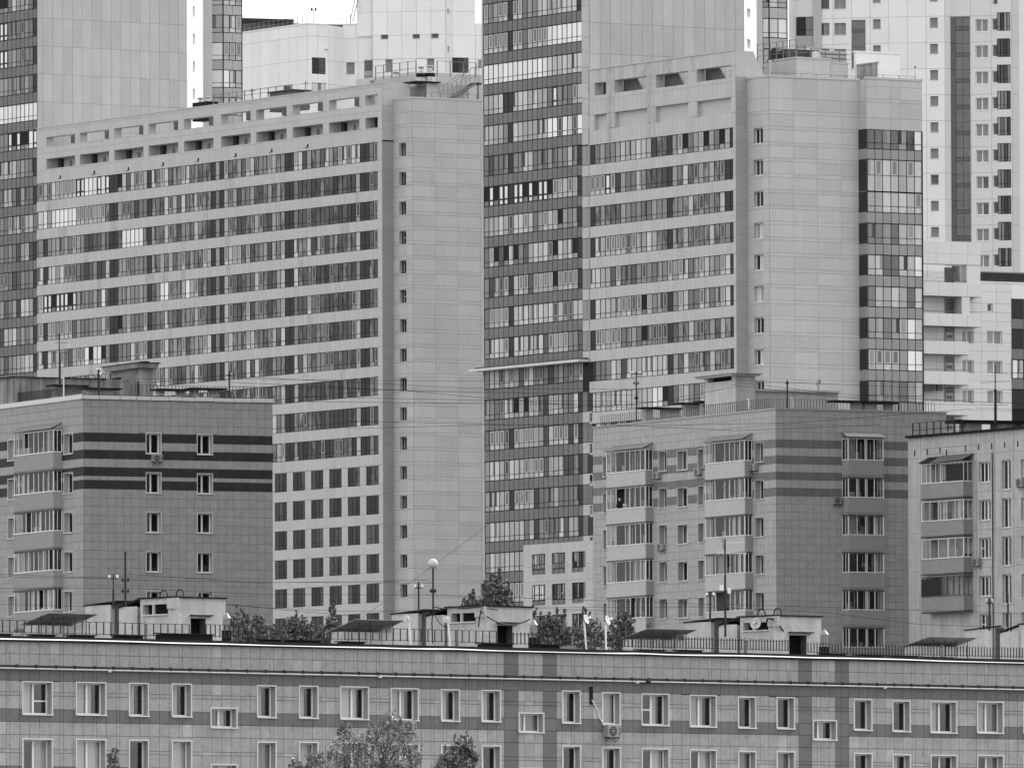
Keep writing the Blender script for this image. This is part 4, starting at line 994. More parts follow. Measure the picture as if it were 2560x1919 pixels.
# lower storeys: pale piers with separate windows
zq = zb0-H3*10-SH
zrows = sorted([zq-H3+SH+.0]+[zq-1.08-.0]) 
zl_ = zsteps(zq, zlowB, (1.15, 1.85))
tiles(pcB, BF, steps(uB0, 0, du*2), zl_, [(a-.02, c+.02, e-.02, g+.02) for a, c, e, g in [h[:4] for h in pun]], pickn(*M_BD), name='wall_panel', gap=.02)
for i, h in enumerate(pun):
    r = random.Random(900+i); t = [r.choice('kkxpkpd') for _ in range(3)]
    if i % 6 == 0: t[2] = 'p'
    band(topB, pcB, BF, steps(h[0], h[1], (h[1]-h[0])/3), h[3], h[2], t, seed=900+i, mull=.06)
# behind the crown: rear upstand, hoods
b = MB(); M_HOOD = mat('grey hood', .45, .8, noise=.15, scale=1); 
b.box(BF, uB0+1, -1.5, zu0-.6, zu0+.28, -5.2, -5, M_TW[0]); b.box(BF, uB0+1, -1.5, zu0-.6, zu0-.02, -4.99, -4.4, mat('rear ledge', .42, .9)); b.build('rear_upstand', topB)
for x0, x1 in up:
    b = MB(); a, c = BF.U(x0, 300), BF.U(x1, 300); m = a+(c-a)*.38; w = (c-a)*.12
    if x0 > 910: m = c-.5; w = .45
    b.box(BF, m-w, m+w, zu0+.45, zu1+.6, -2.9, -2.1, M_HOOD); b.build('hood', topB)
    b = MB(); b.box(BF, a+(c-a)*.14, a+(c-a)*.24, zv0+.01, zv1-.02, -1.28, -.9, M_DP); b.build('niche_bracket', topB); b = MB(); b.box(BF, a+(c-a)*.45, a+(c-a)*.52, zv0, zv0+.75, -1.28, -1.2, M_DP2); b.build('niche_box', topB)
b = MB(); b.tube(BF.P(uB0+1, zu0+.7, -4.6), BF.P(-1.5, zu0+.7, -4.6), .04, M_GALV, 5)
k = uB0+1
while k < -1.5: b.tube(BF.P(k, zu0+.2, -4.6), BF.P(k, zu0+.7, -4.6), .035, M_GALV, 4); k += 1.9
b.build('roof_handrail', topB)
b = MB()
for (rg, x, y) in (('a1', 525, 1527), ('a1', 818, 1490), ('a1', 1113, 1457), ('a1', 1413, 1416), ('a1', 1716, 1379), ('a1', 2040, 1337), ('a2', 347, 1300), ('a2', 657, 1259)):
    x, y = q(rg, x, y); u, z = BF.U(x, y), BF.Z(x, y); b.box(BF, u-.13, u+.13, z-.17, z+.17, .05, .07, M_BLACK); b.box(BF, u-.5, u, z-.2, z-.15, .05, .09, M_IRON)
b.build('scupper', topB, kind='stuff')
# flank
zjB = B3.Z(1033, qy('a2', 965)); ztopB3 = B3.Z(1033, qy('a2', 850)); zr = B1.Z(960, qy('a2', 1215))
M_TWD2 = M_TWD
b = MB(); wall(b, B1, 0, B1.U(985), 0, ztopB, M_TWJ); b.build('wall', topB)
tiles(pcB, B1, [0, B1.U(985)], zsteps(zr, zlowB, (1.07, 1.93)), [], pickn(*M_TWD), name='wall_panel', gap=.02)
tiles(pcB, B1, [0, B1.U(985)], sorted([zr+.06, zr+2.0, zr+3.6, zr+5.3, ztopB]), [], pickn(*M_TW), name='wall_panel', gap=.02)
b = MB(); b.box(B1, 0, B1.U(985), zr-.05, zr+.05, .0, .08, M_MUL); b.box(B1, B1.U(984.5), B1.U(985)-.01, zr, ztopB3, .02, .1, M_MUL); b.build('flashing', topB)
hw = []
for k in range(17):
    a, c = B2.U(qx('a2', 1462), 400), B2.U(qx('a2', 1504), 400); e, g = B2.Z(qx('a2', 1480), qy('a2', 1350)), B2.Z(qx('a2', 1480), qy('a2', 1236))
    hw.append((a-.35, c, e-H3*k, g-H3*k))
flank(topB, pcB, B2, 1033, ztopB3, zlowB, [qx('a2', 1508)], holes=hw, zfirst=zjB)
for k, h in enumerate(hw): smallwin(topB, pcB, B2, *h, dep=.5, cont=random.Random(k).choice(('kd', 'ko', 'kk', 'dk', 'km')), sp=.62, bars=k in (3, 5, 8))
flank(topB, pcB, B3, 1216, ztopB3, zlowB, [qx('a2', v) for v in (1755, 1950, 2147)], zfirst=zjB)
b = MB()
for F, u1, zt in ((B2, B2.U(1033), ztopB3), (B3, B3.U(1216), ztopB3)): b.box(F, -.05, u1+.05, zt, zt+.18, -.3, .08, M_TW[2])
b.box(BF, uB0, .05, ztopB, ztopB+.12, -.5, .08, M_TW[2]); b.box(B1, 0, B1.U(1025, 210), ztopB-2.6, ztopB+.1, -.3, -.001, M_TW[2]); b.build('parapet_cap', topB)
b = MB(); b.box(B3, .8, B3.U(1216), 0, ztopB3-.1, -60, -.5, M_TW[0]); b.box(BF, uB0+.1, -.05, 0, zv0-.4, -12, -2.4, M_DARKROOM); b.box(BF, uB0+.1, -.05, zv0-.4, zu0-.65, -12, -2.2, M_TW[0])
b.box(BF, uB0+.1, -.05, 0, zv0-.5, -2.39, -.5, M_DARKROOM); b.build('body', topB)
pcB.flush()

# A
topA = thing('tower_block', 'dark-fronted tower at the left edge with a wide pale flank and sunlit white corner', 'tower', BF.P(uB0-4, 0))
pcA = Pieces(topA)
uA0 = BF.U(-30, 500); nA = 13; usA = [uB0-(uB0-uA0)*i/nA for i in range(nA, -1, -1)]
duA = BF.U(93, 300)-BF.U(82.5, 300); usA = [uB0-duA*i for i in range(12, -1, -1)]
zA0 = BF.Z(83, qy('a1', 645)); zA = [zA0+H3*2-H3*k for k in range(-1, 14)]; ztopA = BF.Z(93, -250)
b = MB(); wall(b, BF, usA[0], uB0-.002, 0, ztopA, M_MUL, [(usA[0], usA[-1]-.01, z-SH, z, .14) for z in zA], .14, o=-.001); b.build('wall', topA)
for i, z in enumerate(zA):
    y = BF.px(uB0, z)[1]; row = round((y-qy('a1', 645))/70); r = random.Random(i+60)
    ty = mix(12, r, {'l': 2, 'm': 5, 'M': 1, 'd': .6}, (3, 7))
    if row == -3: ty = list('moloomlmmlmp')
    if row in (-2, -1): ty = list('mmmWWmmmMmmp')
    if row == 0: ty = list('mmmmmmmmmmmp')
    if row == 1: ty = list('mmmwwwwwwwww')
    if row == 2: ty = list('mmmmmWoWoowW')
    if row >= 3 and row != 5: ty[-1] = 'p'
    band(topA, pcA, BF, usA, z, z-SH, ty[:12], seed=i+60, mull=.1)
    tiles(pcA, BF, usA, [z-H3, z-SH], [], pickn(*M_DK), name='spandrel_panel', gap=.1, o1=.015)
AA = BF.next(93, 32.5, 200); uaa = AA.U(467, 200); zjA = AA.Z(108, qy('a1', 158))
b = MB(); wall(b, AA, 0, uaa, ztopB-12, ztopA, M_TWJ); b.build('wall', topA)
tiles(pcA, AA, [0]+[AA.U(qx('a1', v), 150) for v in (370, 455, 540, 625, 708, 791, 876, 960, 1044, 1128, 1211, 1294, 1377, 1460, 1541)]+[uaa], [zjA-H3*k for k in range(10, -6, -1)], [], pickn(*M_TW), name='wall_panel', gap=.03)
AB = AA.next(467, 77.5, 150); uab = AB.U(528, 150); hb = []
for (x0, x1, y0, y1) in ((1663, 1679, 55, 137), (1792, 1808, 98, 182)):
    for k in range(-1, 4):
        a, c = AB.U(*q('a1', x0, y0)), AB.U(*q('a1', x1, y0)); xm = (x0+x1)/2; hb.append((a, c, AB.Z(*q('a1', xm, y1))-H3*k, AB.Z(*q('a1', xm, y0))-H3*k))
b = MB(); wall(b, AB, 0, uab, ztopB-12, ztopA, mat('white joint', .8, .9), hb, .3, jm=M_TWW[0]); b.build('wall', topA)
tiles(pcA, AB, steps(0, uab, 4), [zjA-H3*k for k in range(10, -6, -1)], [(a-.02, c+.02, e-.02, g+.02) for a, c, e, g in hb], pickn(*M_TWW), name='wall_panel', gap=.02)
for h in hb: smallwin(topA, pcA, AB, *h, dep=.25, cont='m', sp=1.0, fm=M_TWW[0])
AC_ = AB.next(528, -12.5, 150); AD = AC_.next(558, 32.5, 150)
bay(topA, pcA, [AC_, AD], [558, 605], q('a1', 1832, 132), 'a1', range(-2, 4), pcs='lLlw', seed=10, nmul=[1, 3], y=150)
b = MB(); b.box(AA, .05, uaa-.1, ztopB-14, ztopA-.2, -25, -.5, M_TW[0]); b.box(AA, uaa, AA.U(590, 150), ztopB-14, ztopA-.2, -16, -5, M_TW[0]); b.box(BF, usA[0], uB0-.1, 0, ztopA-.2, -14, -.45, M_DARKROOM); b.build('body', topA)
pcA.flush()
# ================================================================== paler buildings further back
M_F = [mat('pale panel %d' % i, s, .7, .3, noise=.04, scale=.4) for i, s in enumerate((.87, .88, .89))]
M_FJ = mat('pale panel joint', .58, .9)
M_FD = mat('far dark glazing', .34, .3, .4, noise=.2, scale=.6); M_FD2 = mat('far dark glazing b', .42, .3, .4, noise=.2, scale=.6)
FM = mat('far window frame', .62, .6)
P['z'] = [mat('far pane grey', .50, .3, .4)]; P['y'] = [mat('far pane dark', .33, .3, .4)]
def pface(top, pc, F, x1, ztop, z0, du, zl, holes=(), y=100, mats=None, dep=.3, u0=0.0):
    u1 = F.U(x1, y); b = MB(); wall(b, F, u0, u1, z0, ztop, M_FJ, holes, dep, jm=M_F[0]); b.build('wall', top)
    z = sorted({zz for zz in zl if z0 < zz < ztop} | {z0, ztop})
    tiles(pc, F, steps(u0, u1, du), z, [(a-.02, c+.02, e-.02, g+.02) for a, c, e, g in [h[:4] for h in holes]], pickn(*(mats or M_F)), name='wall_panel', gap=.035)
    return u1
def rect(F, rg, x0, x1, y0, y1, k=0, pitch=H3):
    xm, ym = (x0+x1)/2, (y0+y1)/2
    return (F.U(*q(rg, x0, ym)), F.U(*q(rg, x1, ym)), F.Z(*q(rg, xm, y1))-pitch*k, F.Z(*q(rg, xm, y0))-pitch*k)
# F
F2 = Face(768, 1468, 32.5, 100)
topF = thing('tower_block', 'pale high-rise far behind the long banded block, with a lower left wing', 'high-rise', F2.P(5, 0))
pcF = Pieces(topF)
F1 = Face(0, 0, -57.5, origin=F2.o); zFt = F2.Z(768.5, 60.5); zF0 = F2.Z(768, 420)
F3 = F2.next(820, 60, 100); F4 = F3.next(857, -12.5, 100); uf1 = F1.U(560, 80)
zl = [F2.Z(768.5, qy('a2', 515))+H3*k for k in (-2, -1, 0, 1, 2, 3, 4, 5, 6)]
pface(topF, pcF, F1, 560, 0, 0, 1, []) if False else None
b = MB(); wall(b, F1, uf1, 0, zF0, zFt, M_FJ); b.build('wall', topF)
tiles(pcF, F1, steps(uf1, 0, 2.15), sorted({z for z in zl if zF0 < z < zFt} | {zF0, zFt}), [], pickn(*M_F), name='wall_panel', gap=.035)
hb = [rect(F2, 'a2', 690, 806, 500, 640), rect(F2, 'a2', 690, 806, 718, 860)]
pface(topF, pcF, F2, 820, zFt, zF0, 1.9, zl, [(h[0], h[1], h[2], h[3], .2) for h in hb])
for h in hb: band(topF, pcF, F2, steps(h[0], h[1], (h[1]-h[0])/2), h[3], h[2], ['k', 'd'] if h is hb[0] else ['l', 'l'], seed=1, mull=.08)
h3 = [rect(F3, 'a2', 812, 827, 318, 425)]
pface(topF, pcF, F3, 857, zFt, zF0, 2.0, zl, h3); smallwin(topF, pcF, F3, *h3[0], cont='z', sp=1, fm=FM)
h4 = [rect(F4, 'a2', 960, 960.1, 1, 2)]
w4 = [('a2', 876, 938, 336, 430, 'y'), ('a2', 876, 938, 541, 637, 'y'), ('a2', 988, 1058, 543, 639, 'z')]
# windows lie on F3/F4 by position
F4b = F4
ws = [(rect(F4, rg, x0, x1, y0, y1), c) for rg, x0, x1, y0, y1, c in w4[2:]]
pface(topF, pcF, F4, 934, zFt if False else F4.Z(880, 62), zF0, 2.2, zl, [w[0] for w in ws])
for h, c in ws: smallwin(topF, pcF, F4, *h, cont=c, sp=1, fm=FM)
for rg, x0, x1, y0, y1, c in w4[:2]:
    h = rect(F4, rg, x0, x1, y0, y1); 
    pcF.add('pane', F4, h[0]+.08, h[1]-.08, h[2]+.08, h[3]-.08, .05, .07, P['y'][0]); b = MB(); b.box(F4, h[0]-.05, h[1]+.05, h[2]-.05, h[3]+.05, .032, .06, FM); b.build('window', topF)
hs = rect(F4, 'a2', 1142, 1220, 518, 722); b = MB(); b.box(F4, hs[0], hs[1], hs[2]-6, hs[3], .04, .08, FM); b.build('window', topF)
for k in range(5): pcF.add('pane', F4, hs[0]+.1, hs[1]-.1, hs[3]-1.4-k*1.9, hs[3]-.1-k*1.9, .081, .1, P['z'][0] if k % 2 else P['y'][0])
# taller part
F5 = F4.at(F4.U(892.7, 60), .12); F6 = F4.at(F4.U(934, 60), .5)
ztF = F2.Z(900, -200)
b = MB(); wall(b, F5, 0, F5.U(934.2, 60), F5.Z(900, qy('a2', 318)), ztF, M_FJ); b.build('wall', topF)
tiles(pcF, F5, [0, F5.U(934.2, 60)], sorted([F5.Z(900, qy('a2', 318))+H3*k for k in range(0, 6)]), [], pickn(*M_F), name='wall_panel')
h6 = [rect(F6, 'a2', *v) for v in ((1286, 1347, 302, 338), (1560, 1620, 297, 333), (1722, 1783, 293, 329), (1326, 1386, 517, 620), (1684, 1745, 510, 612))]
zl6 = [F6.Z(940, qy('a2', 515))+H3*k for k in range(-3, 9)]
pface(topF, pcF, F6, 1114.2, ztF, zF0, 2.05, zl6, h6)
for i, h in enumerate(h6): smallwin(topF, pcF, F6, *h, cont='y' if i < 3 else 'z', sp=1, fm=FM)
F7 = F6.next(1114.2, 50, 60); h7 = [rect(F7, 'a2', 1858, 1873, 80, 112), rect(F7, 'a2', 1860, 1875, 402, 445)]
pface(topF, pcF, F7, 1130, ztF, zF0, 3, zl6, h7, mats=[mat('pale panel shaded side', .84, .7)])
for h in h7: smallwin(topF, pcF, F7, *h, cont='y', sp=1, fm=FM)
F8 = F7.next(1130, 14, 60)
h8 = [rect(F8, 'a2', 1903, 2041, 500, 630)]
z8 = F8.Z(1200, qy('a2', 203)); pface(topF, pcF, F8, 1188, ztF, zF0, 2.3, zl6, [h8[0]+(.2,)])
band(topF, pcF, F8, steps(h8[0][0], h8[0][1], (h8[0][1]-h8[0][0])/3), h8[0][3], h8[0][2], 'kdd', mull=.1, sub=.4)
F9 = F8.next(1188, 14, 60); pface(topF, pcF, F9, 1235, z8, zF0, 2.3, zl6); h = rect(F9, 'a2', 2125, 2170, 517, 590); pcF.add('pane', F9, h[0], h[1], h[2], h[3], .03, .06, P['z'][0])
b = MB(); b.box(F2, .3, 20, 0, zFt-.3, uf1, -6, M_F[0]); b.box(F6, .1, F6.U(1114.2, 60)-.1, 0, ztF-.3, -14, -.5, M_F[0]); b.box(F8, .2, F8.U(1235, 60)-.1, 0, z8-.3, -16, -.5, M_F[0]); b.box(F8, .2, F8.U(1187.8, 60), 0, ztF-.3, -16, -.5, M_F[0]); b.build('body', topF)
b = MB(); b.box(F1, uf1, .05, zFt, zFt+.15, -.3, .1, M_F[2]); b.box(F2, 0, F2.U(820, 60), zFt, zFt+.15, -.3, .1, M_F[2]); b.box(F4, -1, F4.U(893, 60), F4.Z(880, 62), F4.Z(880, 62)+.15, -.3, .1, M_F[2]); b.build('parapet_cap', topF)
pcF.flush()
def rail_thing(name, label, cat, F, x0, x1, y_at, h, st, o=0.0, r=.03, m=None, rails=(1.0, .5), group=None, bars=None, zb=None, balname='post'):
    """railing along wall frame F between pixels x0..x1; y_at: pixel row of its foot"""
    m = m or M_IRON; u0, u1 = F.U(x0, y_at, o), F.U(x1, y_at, o)
    if u0 > u1: u0, u1 = u1, u0
    z0 = F.Z((x0+x1)/2, y_at, o) if zb is None else zb
    t = thing(name, label, cat, F.P(u0, z0, o), group)
    for k in rails:
        b = MB(); b.tube(F.P(u0, z0+h*k, o), F.P(u1, z0+h*k, o), r*.8, m, 4); b.build('rail', t)
    P2 = Pieces(t); n = max(1, round((u1-u0)/st)); g = random.Random(int(x0))
    for i in range(n+1): u = u0+(u1-u0)*i/n; hh = h*(bars or 1.0)*(1+(g.random()-.5)*.08 if bars else 1); P2.add(balname, F, u-r, u+r, z0, z0+hh, o-r, o+r, m)
    P2.flush(); return t
M_RAIL = mat('grey rail', .42, .6)
rail_thing('roof_railing', 'railing along the low left roof of the pale far tower', 'railing', F1, 612, 768, 66, 1.1, 1.2, o=-.4, m=M_RAIL, rails=(1, .5), zb=zFt)
b = MB(); b.box(F1, uf1, F1.U(640, 60), zFt+2.2, zFt+4.3, -22, -14, M_BLACK); b.build('x', None) if False else None
dk = Face(600, 1560, 20, 60); z0 = dk.Z(640, 75)
t = thing('flat_roof_block', 'dark flat roof edge peeping over the pale far tower beside the open sky', 'building', dk.P(4, 0)); b = MB(); ua, ub = dk.U(600, 60), dk.U(892, 60)
b.box(dk, ua, ub, 0, dk.Z(640, 56), -14, 0, mat('distant dark cladding', .34, .8, noise=.15, scale=.6)); b.build('wall', t); b = MB(); b.box(dk, ua, dk.U(732, 50), dk.Z(640, 56), dk.Z(640, 47), -14, .5, M_IRON); b.build('roof', t)
b = MB(); x, y = 770.6, 54; p = F4.P(F4.U(x, y), F4.Z(x, y)-.2, -3); pe = Vector((p.x, p.y, F4.Z(x, 22))); b.tube(p, pe, .04, M_IRON, 5); b.tube(pe+Vector((-.25, 0, 0)), pe+Vector((.25, 0, 0)), .03, M_IRON, 4)
for s in (-.25, .25): b.lathe(pe+Vector((s, 0, -.05)), [(.05, 0), (.14, .12), (.14, .28), (.03, .42)], M_IRON, 8)
tag(b.build('roof_lamp', base=p), 'twin roof beacon on a thin mast against the open sky', 'beacon')
t = thing('roof_ladder', 'slanted caged steel ladder against the white sky beside the pale tall wing', 'ladder', F5.P(-1, zFt))
for s in (0, .8):
    b = MB(); b.tube(F5.P(F5.U(877, 60)+s*.5, F5.Z(880, 58), .6+s*0), F5.P(F5.U(892, 10)+s*.5, F5.Z(892, -8), .6), .05, M_RAIL, 5); b.build('stile', t)
P2 = Pieces(t)
for k in range(16):
    x = 877+15*k/16; y = 58-66*k/16; u, z = F5.U(x, y), F5.Z(x, y); P2.add('rung', F5, u, u+.45, z, z+.05, .57, .62, M_RAIL)
P2.flush()
rail_thing('roof_railing', 'short railing cage at the foot of the slanted roof ladder', 'railing', F5, 845, 876, 62, 1.25, .55, o=-.5, m=M_RAIL)

# H
H1 = Face(1990, 1330, -12.5, 100)
topH = thing('tower_block', 'broad pale high-rise filling the top right corner, with dark strips and small windows', 'high-rise', H1.P(8, 0))
pcH = Pieces(topH); zHt, zH0 = H1.Z(2000, -200), H1.Z(2300, 760)
zlH = [H1.Z(2200, qy('a4', 128))+H3*k for k in range(-13, 8)]
H0 = Face(1966, 1330-6.5, 77, 100); H0 = Face(0, 0, 77, origin=H1.P(0, 0)-Vector((math.cos(R(77)), math.sin(R(77)), 0))*4.2)
b = MB(); wall(b, H0, 0, 4.2, zH0, zHt, mat('white joint', .8, .9)); b.build('wall', topH); tiles(pcH, H0, [0, 2.1, 4.2], [z for z in zlH if z > zH0], [], pickn(*M_TWW), name='wall_panel')
uH = H1.U(2362, 100); hh = []; cont = []
for k in range(-1, 9):
    hh.append(rect(H1, 'a4', 1527, 1583, 131, 200, k)); cont.append('z' if k != 6 else 'y')
for k in range(-1, 2): hh.append(rect(H1, 'a4', 1113, 1167, 142, 210, k)); cont.append('z')
for k in (-1, 0, 1):
    hh.append(rect(H1, 'a4', 726, 795, 170, 256, k)); cont.append('y' if k else 'yz'); hh.append(rect(H1, 'a4', 832, 915, 170, 253, k)); cont.append('zz')
strip_h = rect(H1, 'a4', 957, 1058, 148, 500)
bayh = [rect(H1, 'a4', 556, 684, 125+193*k, 262+193*k) for k in (0, 1)]
pface(topH, pcH, H1, 2362, zHt, zH0, 2.25, zlH, hh+[strip_h]+bayh)
for h, c in zip(hh, cont): smallwin(topH, pcH, H1, *h, cont=c, sp=1 if len(c) == 1 else .45, fm=FM, dep=.25)
k = strip_h[3]; 
while k > strip_h[2]: pcH.add('dark_panel', H1, strip_h[0], strip_h[1], k-1.0, k-.03, -.2, -.1, M_FD2); pcH.add('dark_panel', H1, strip_h[0], strip_h[1], k-1.4, k-1.03, -.2, -.08, M_FD); pcH.add('dark_panel', H1, strip_h[0], strip_h[1], k-3.0, k-1.43, -.2, -.1, M_FD2); k -= 3.0
for i, h in enumerate(bayh): band(topH, pcH, H1, steps(h[0], h[1], (h[1]-h[0])/2), h[3], h[2], 'km' if i == 0 else 'lw', mull=.1, sub=.3, seed=i); pcH.add('spandrel_panel', H1, h[0], h[1], h[2]-1.2, h[2]-.06, .04, .1, mat('bay spandrel', .66, .5))
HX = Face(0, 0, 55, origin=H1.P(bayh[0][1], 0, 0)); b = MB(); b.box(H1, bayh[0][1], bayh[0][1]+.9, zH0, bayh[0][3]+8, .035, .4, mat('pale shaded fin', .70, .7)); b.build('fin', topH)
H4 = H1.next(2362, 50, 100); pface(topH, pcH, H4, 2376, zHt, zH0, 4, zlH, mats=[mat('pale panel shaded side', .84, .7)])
H5 = H4.next(2376, -12.5, 100); u5h = H5.U(2529, 100); zs5 = H5.Z(*q('a4', 1750, 126))
hh = []; cont = []
for k in range(0, 10):
    hh.append(rect(H5, 'a4', 1858, 1948, 143, 232, k)); cont.append('zz' if k not in (6, 7) else 'zy'); hh.append(rect(H5, 'a4', 1979, 2016, 137, 222, k)); cont.append('y')
hh.append(rect(H5, 'a4', 1982, 2020, -60, 35)); cont.append('y')
du5 = H5.U(*q('a4', 1818, 400)); bay5 = [rect(H5, 'a4', 2014, 2110, 92, 225, k) for k in range(0, 10)]
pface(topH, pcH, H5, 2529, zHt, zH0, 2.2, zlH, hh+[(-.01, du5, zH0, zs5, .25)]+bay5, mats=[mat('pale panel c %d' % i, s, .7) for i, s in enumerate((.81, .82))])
for h, c in zip(hh, cont): smallwin(topH, pcH, H5, *h, cont=c, sp=1 if len(c) == 1 else .5, fm=M_WF, dep=.2)
for i, h in enumerate(bay5): band(topH, pcH, H5, steps(h[0], h[1], (h[1]-h[0])/4), h[3], h[2], [rng.choice('dzdm') for _ in range(4)], mull=.1, sub=.22, seed=i)
k = zs5; j = 0; ul = du5*.26
while k > zH0:
    pcH.add('dark_panel', H5, 0, ul, k-3, k-.04, -.2, -.05, M_FD)
    for a, c in ((ul, (ul+du5)/2), ((ul+du5)/2, du5)):
        pcH.add('dark_panel', H5, a+.03, c-.03, k-1.05, k-.04, -.2, -.1, M_FD2); pcH.add('dark_panel', H5, a+.03, c-.03, k-1.5, k-1.1, -.2, -.08, M_FD); pcH.add('dark_panel', H5, a+.03, c-.03, k-3.0, k-1.55, -.2, -.1, M_FD2)
    k -= 3.0
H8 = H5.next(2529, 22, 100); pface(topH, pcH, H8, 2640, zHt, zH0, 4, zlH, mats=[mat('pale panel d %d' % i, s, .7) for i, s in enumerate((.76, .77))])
b = MB(); b.box(H1, .1, uH-.1, 0, zHt-.3, -14, -.5, M_F[0]); b.box(H5, -1, u5h+8, 0, zHt-.3, -20, -.5, M_F[0]); b.box(H8, .2, 8, 0, zHt, -10, -.5, M_F[0]); b.build('body', topH)
pcH.flush()

# I + J: balcony block
I1 = Face(2310, 1162, 29, 800)
topI = thing('apartment_block', 'white block with stacked open balconies right of the glazed loggia corner', 'apartment block', I1.P(5, 0))
pcI = Pieces(topI); M_I = [mat('white balcony panel %d' % i, s, .7, noise=.03, scale=1) for i, s in enumerate((.82, .83))]
def iz(y, x=1700): return I1.Z(*q('b4', x, y))
def iu(x, y=700): return I1.U(*q('b4', x, y))
WO = -1.5; uI0 = -3
hw = []; ww = []
for k in range(-1, 3):
    for x0, x1, y0, y1, s_ in ((1942, 2050, 953, 1048, .5), (1762, 1842, 947, 1045, .5)):
        if k == -1: continue
        a, c = I1.U(*q('b4', x0, 1000), WO), I1.U(*q('b4', x1, 1000), WO); e, g = I1.Z(*q('b4', (x0+x1)/2, y1), WO)-H3*k, I1.Z(*q('b4', (x0+x1)/2, y0), WO)-H3*k
        hw.append((a, c, e, g)); ww.append(k)
IW = I1.at(0, WO); ztJ = IW.Z(*q('b4', 1950, 600)); uJ1 = IW.U(*q('b4', 2118, 800)); sm = (IW.U(*q('b4', 1945, 780)), IW.U(*q('b4', 1982, 780)), IW.Z(*q('b4', 1960, 812)), IW.Z(*q('b4', 1960, 753)))
b = MB(); wall(b, IW, uI0, uJ1, 0, ztJ, M_FJ, hw+[sm], .25, jm=M_F[0]); b.build('wall', topI)
tiles(pcI, IW, steps(uI0, uJ1, 1.75), zsteps(ztJ, ztJ-22, (.9, 1.2, .9)), [(a-.02, c+.02, e-.02, g+.02) for a, c, e, g in hw+[sm]], pickn(*[mat('pale panel c %d' % i, s, .7) for i, s in enumerate((.81, .82))]), name='wall_panel', gap=.03)
for h in hw: smallwin(topI, pcI, IW, *h, cont='mz', dep=.22)
smallwin(topI, pcI, IW, *sm, cont='y', sp=1, dep=.2)
# balconies: white parapets and piers
b = MB(); uE = iu(1897); 
b.box(I1, uI0, uE, iz(468), iz(302), -1.5, 0, M_I[0]); b.build('top_storey', topI)
tiles(pcI, I1, [uI0]+[iu(v) for v in (1572, 1686, 1800)]+[uE], [iz(468), iz(392), iz(302)], [], pickn(*M_I), name='wall_panel', gap=.03)
spec = [(600, 700, 1900), (826, 918, 1900), (1027, 1122, 1808), (1247, 1342, 1812), (1468, 1562, 1812), (1686, 1780, 1812)]
for i, (y0, y1, x1) in enumerate(spec):
    b = MB(); z0, z1, u1 = iz(y1), iz(y0), iu(x1, y0); b.box(I1, uI0, u1, z0, z1, -.12, 0, M_I[0]); b.box(I1, u1-.12, u1, z0, z1, -1.45, -.121, M_I[0]); b.box(I1, uI0, u1, z0-.02, z0+.14, -1.46, -.121, mat('balcony floor', .5)); B = b.build('balcony', topI)
    for x in steps(iu(1490), u1, 1.6)[:-1]: pcI.add('parapet_panel', I1, x+.02, min(x+1.6, u1)-.02, z0+.02, z1-.02, .004, .03, M_I[i % 2], parent=B)
    b = MB(); b.tube(I1.P(uI0, z1+.22, -.1), I1.P(u1-.3, z1+.22, -.1), .025, M_RAIL, 4)
    for k in range(5): x = uI0+(u1-uI0)*k/4-.2*(k == 4); b.tube(I1.P(x, z1, -.1), I1.P(x, z1+.22, -.1), .02, M_RAIL, 4)
    b.build('handrail', B)
    a, c = IW.U(*q('b4', 1632, y0-60)), IW.U(*q('b4', 1700, y0-60)); b = MB(); zz = z1-.9
    b.box(IW, a, c, zz, zz+2.45, .032, .06, M_FD); b.box(IW, a-.06, a, zz, zz+2.45, .032, .09, FM); b.box(IW, c, c+.06, zz, zz+2.45, .032, .09, FM); b.box(IW, a-.02, c+.06, zz+2.15, zz+2.5, .061, .09, M_FD2)
    if i > 1: b.box(IW, a+.12, c-.12, zz+.3, zz+1.9, .061, .08, FM); b.box(IW, a+.22, c-.22, zz+1.3, zz+1.6, .081, .09, M_FD)
    b.build('balcony_door', topI)
b = MB(); b.box(I1, iu(1797), uE-.02, iz(600), iz(468), -1.4, -.05, M_I[1]); b.build('pier', topI); b = MB(); b.box(I1, iu(1760), iu(1818), iz(826), iz(700), -1.4, -.05, M_I[1]); b.build('pier', topI)
b = MB(); b.box(I1, iu(1490), iu(1797), iz(520), iz(470), -1.3, -1.2, M_FD) if False else None
for k in range(6): b.tube(I1.P(uI0, iz(545)-k*.12+.3, -.13), I1.P(iu(1790), iz(545)-k*.12+.3, -.13), .018, M_RAIL, 4)
b.build('balcony_grille', topI)
ug0 = uJ1
for i, (y0, y1, m) in enumerate(((717, 862, M_FD), (862, 938, M_DP2), (942, 1080, M_FD), (1080, 1158, M_DP2), (1160, 1297, None), (1297, 1375, M_DP2), (1378, 1520, M_FD))):
    e, g = IW.Z(*q('b4', 2150, y1)), IW.Z(*q('b4', 2150, y0))
    for a, c, t in ((ug0+.02, ug0+1.35, 0), (ug0+1.4, ug0+3, 1), (ug0+3.05, ug0+4.5, 1)):
        if m is None: band(topI, pcI, IW, steps(a, c, (c-a)/2), g, e, 'wl', sub=.28, o=.1, seed=i+t, mull=.1)
        else: pcI.add('dark_panel', IW, a, c, e+.03, g-.03, .0, .08, M_DP if (m is M_FD and t == 0) else m)
b = MB(); b.box(IW, ug0, ug0+5, 0, IW.Z(*q('b4', 2150, 717)), -.3, -.01, M_MUL); b.box(IW, ug0, ug0+5, IW.Z(*q('b4', 2150, 717)), ztJ, -.3, .03, M_F[0]); b.build('glazed_bay', topI)
b = MB(); b.box(IW, uI0, uJ1+5, 0, ztJ-.3, -13, -.5, M_F[0]); b.build('body', topI)
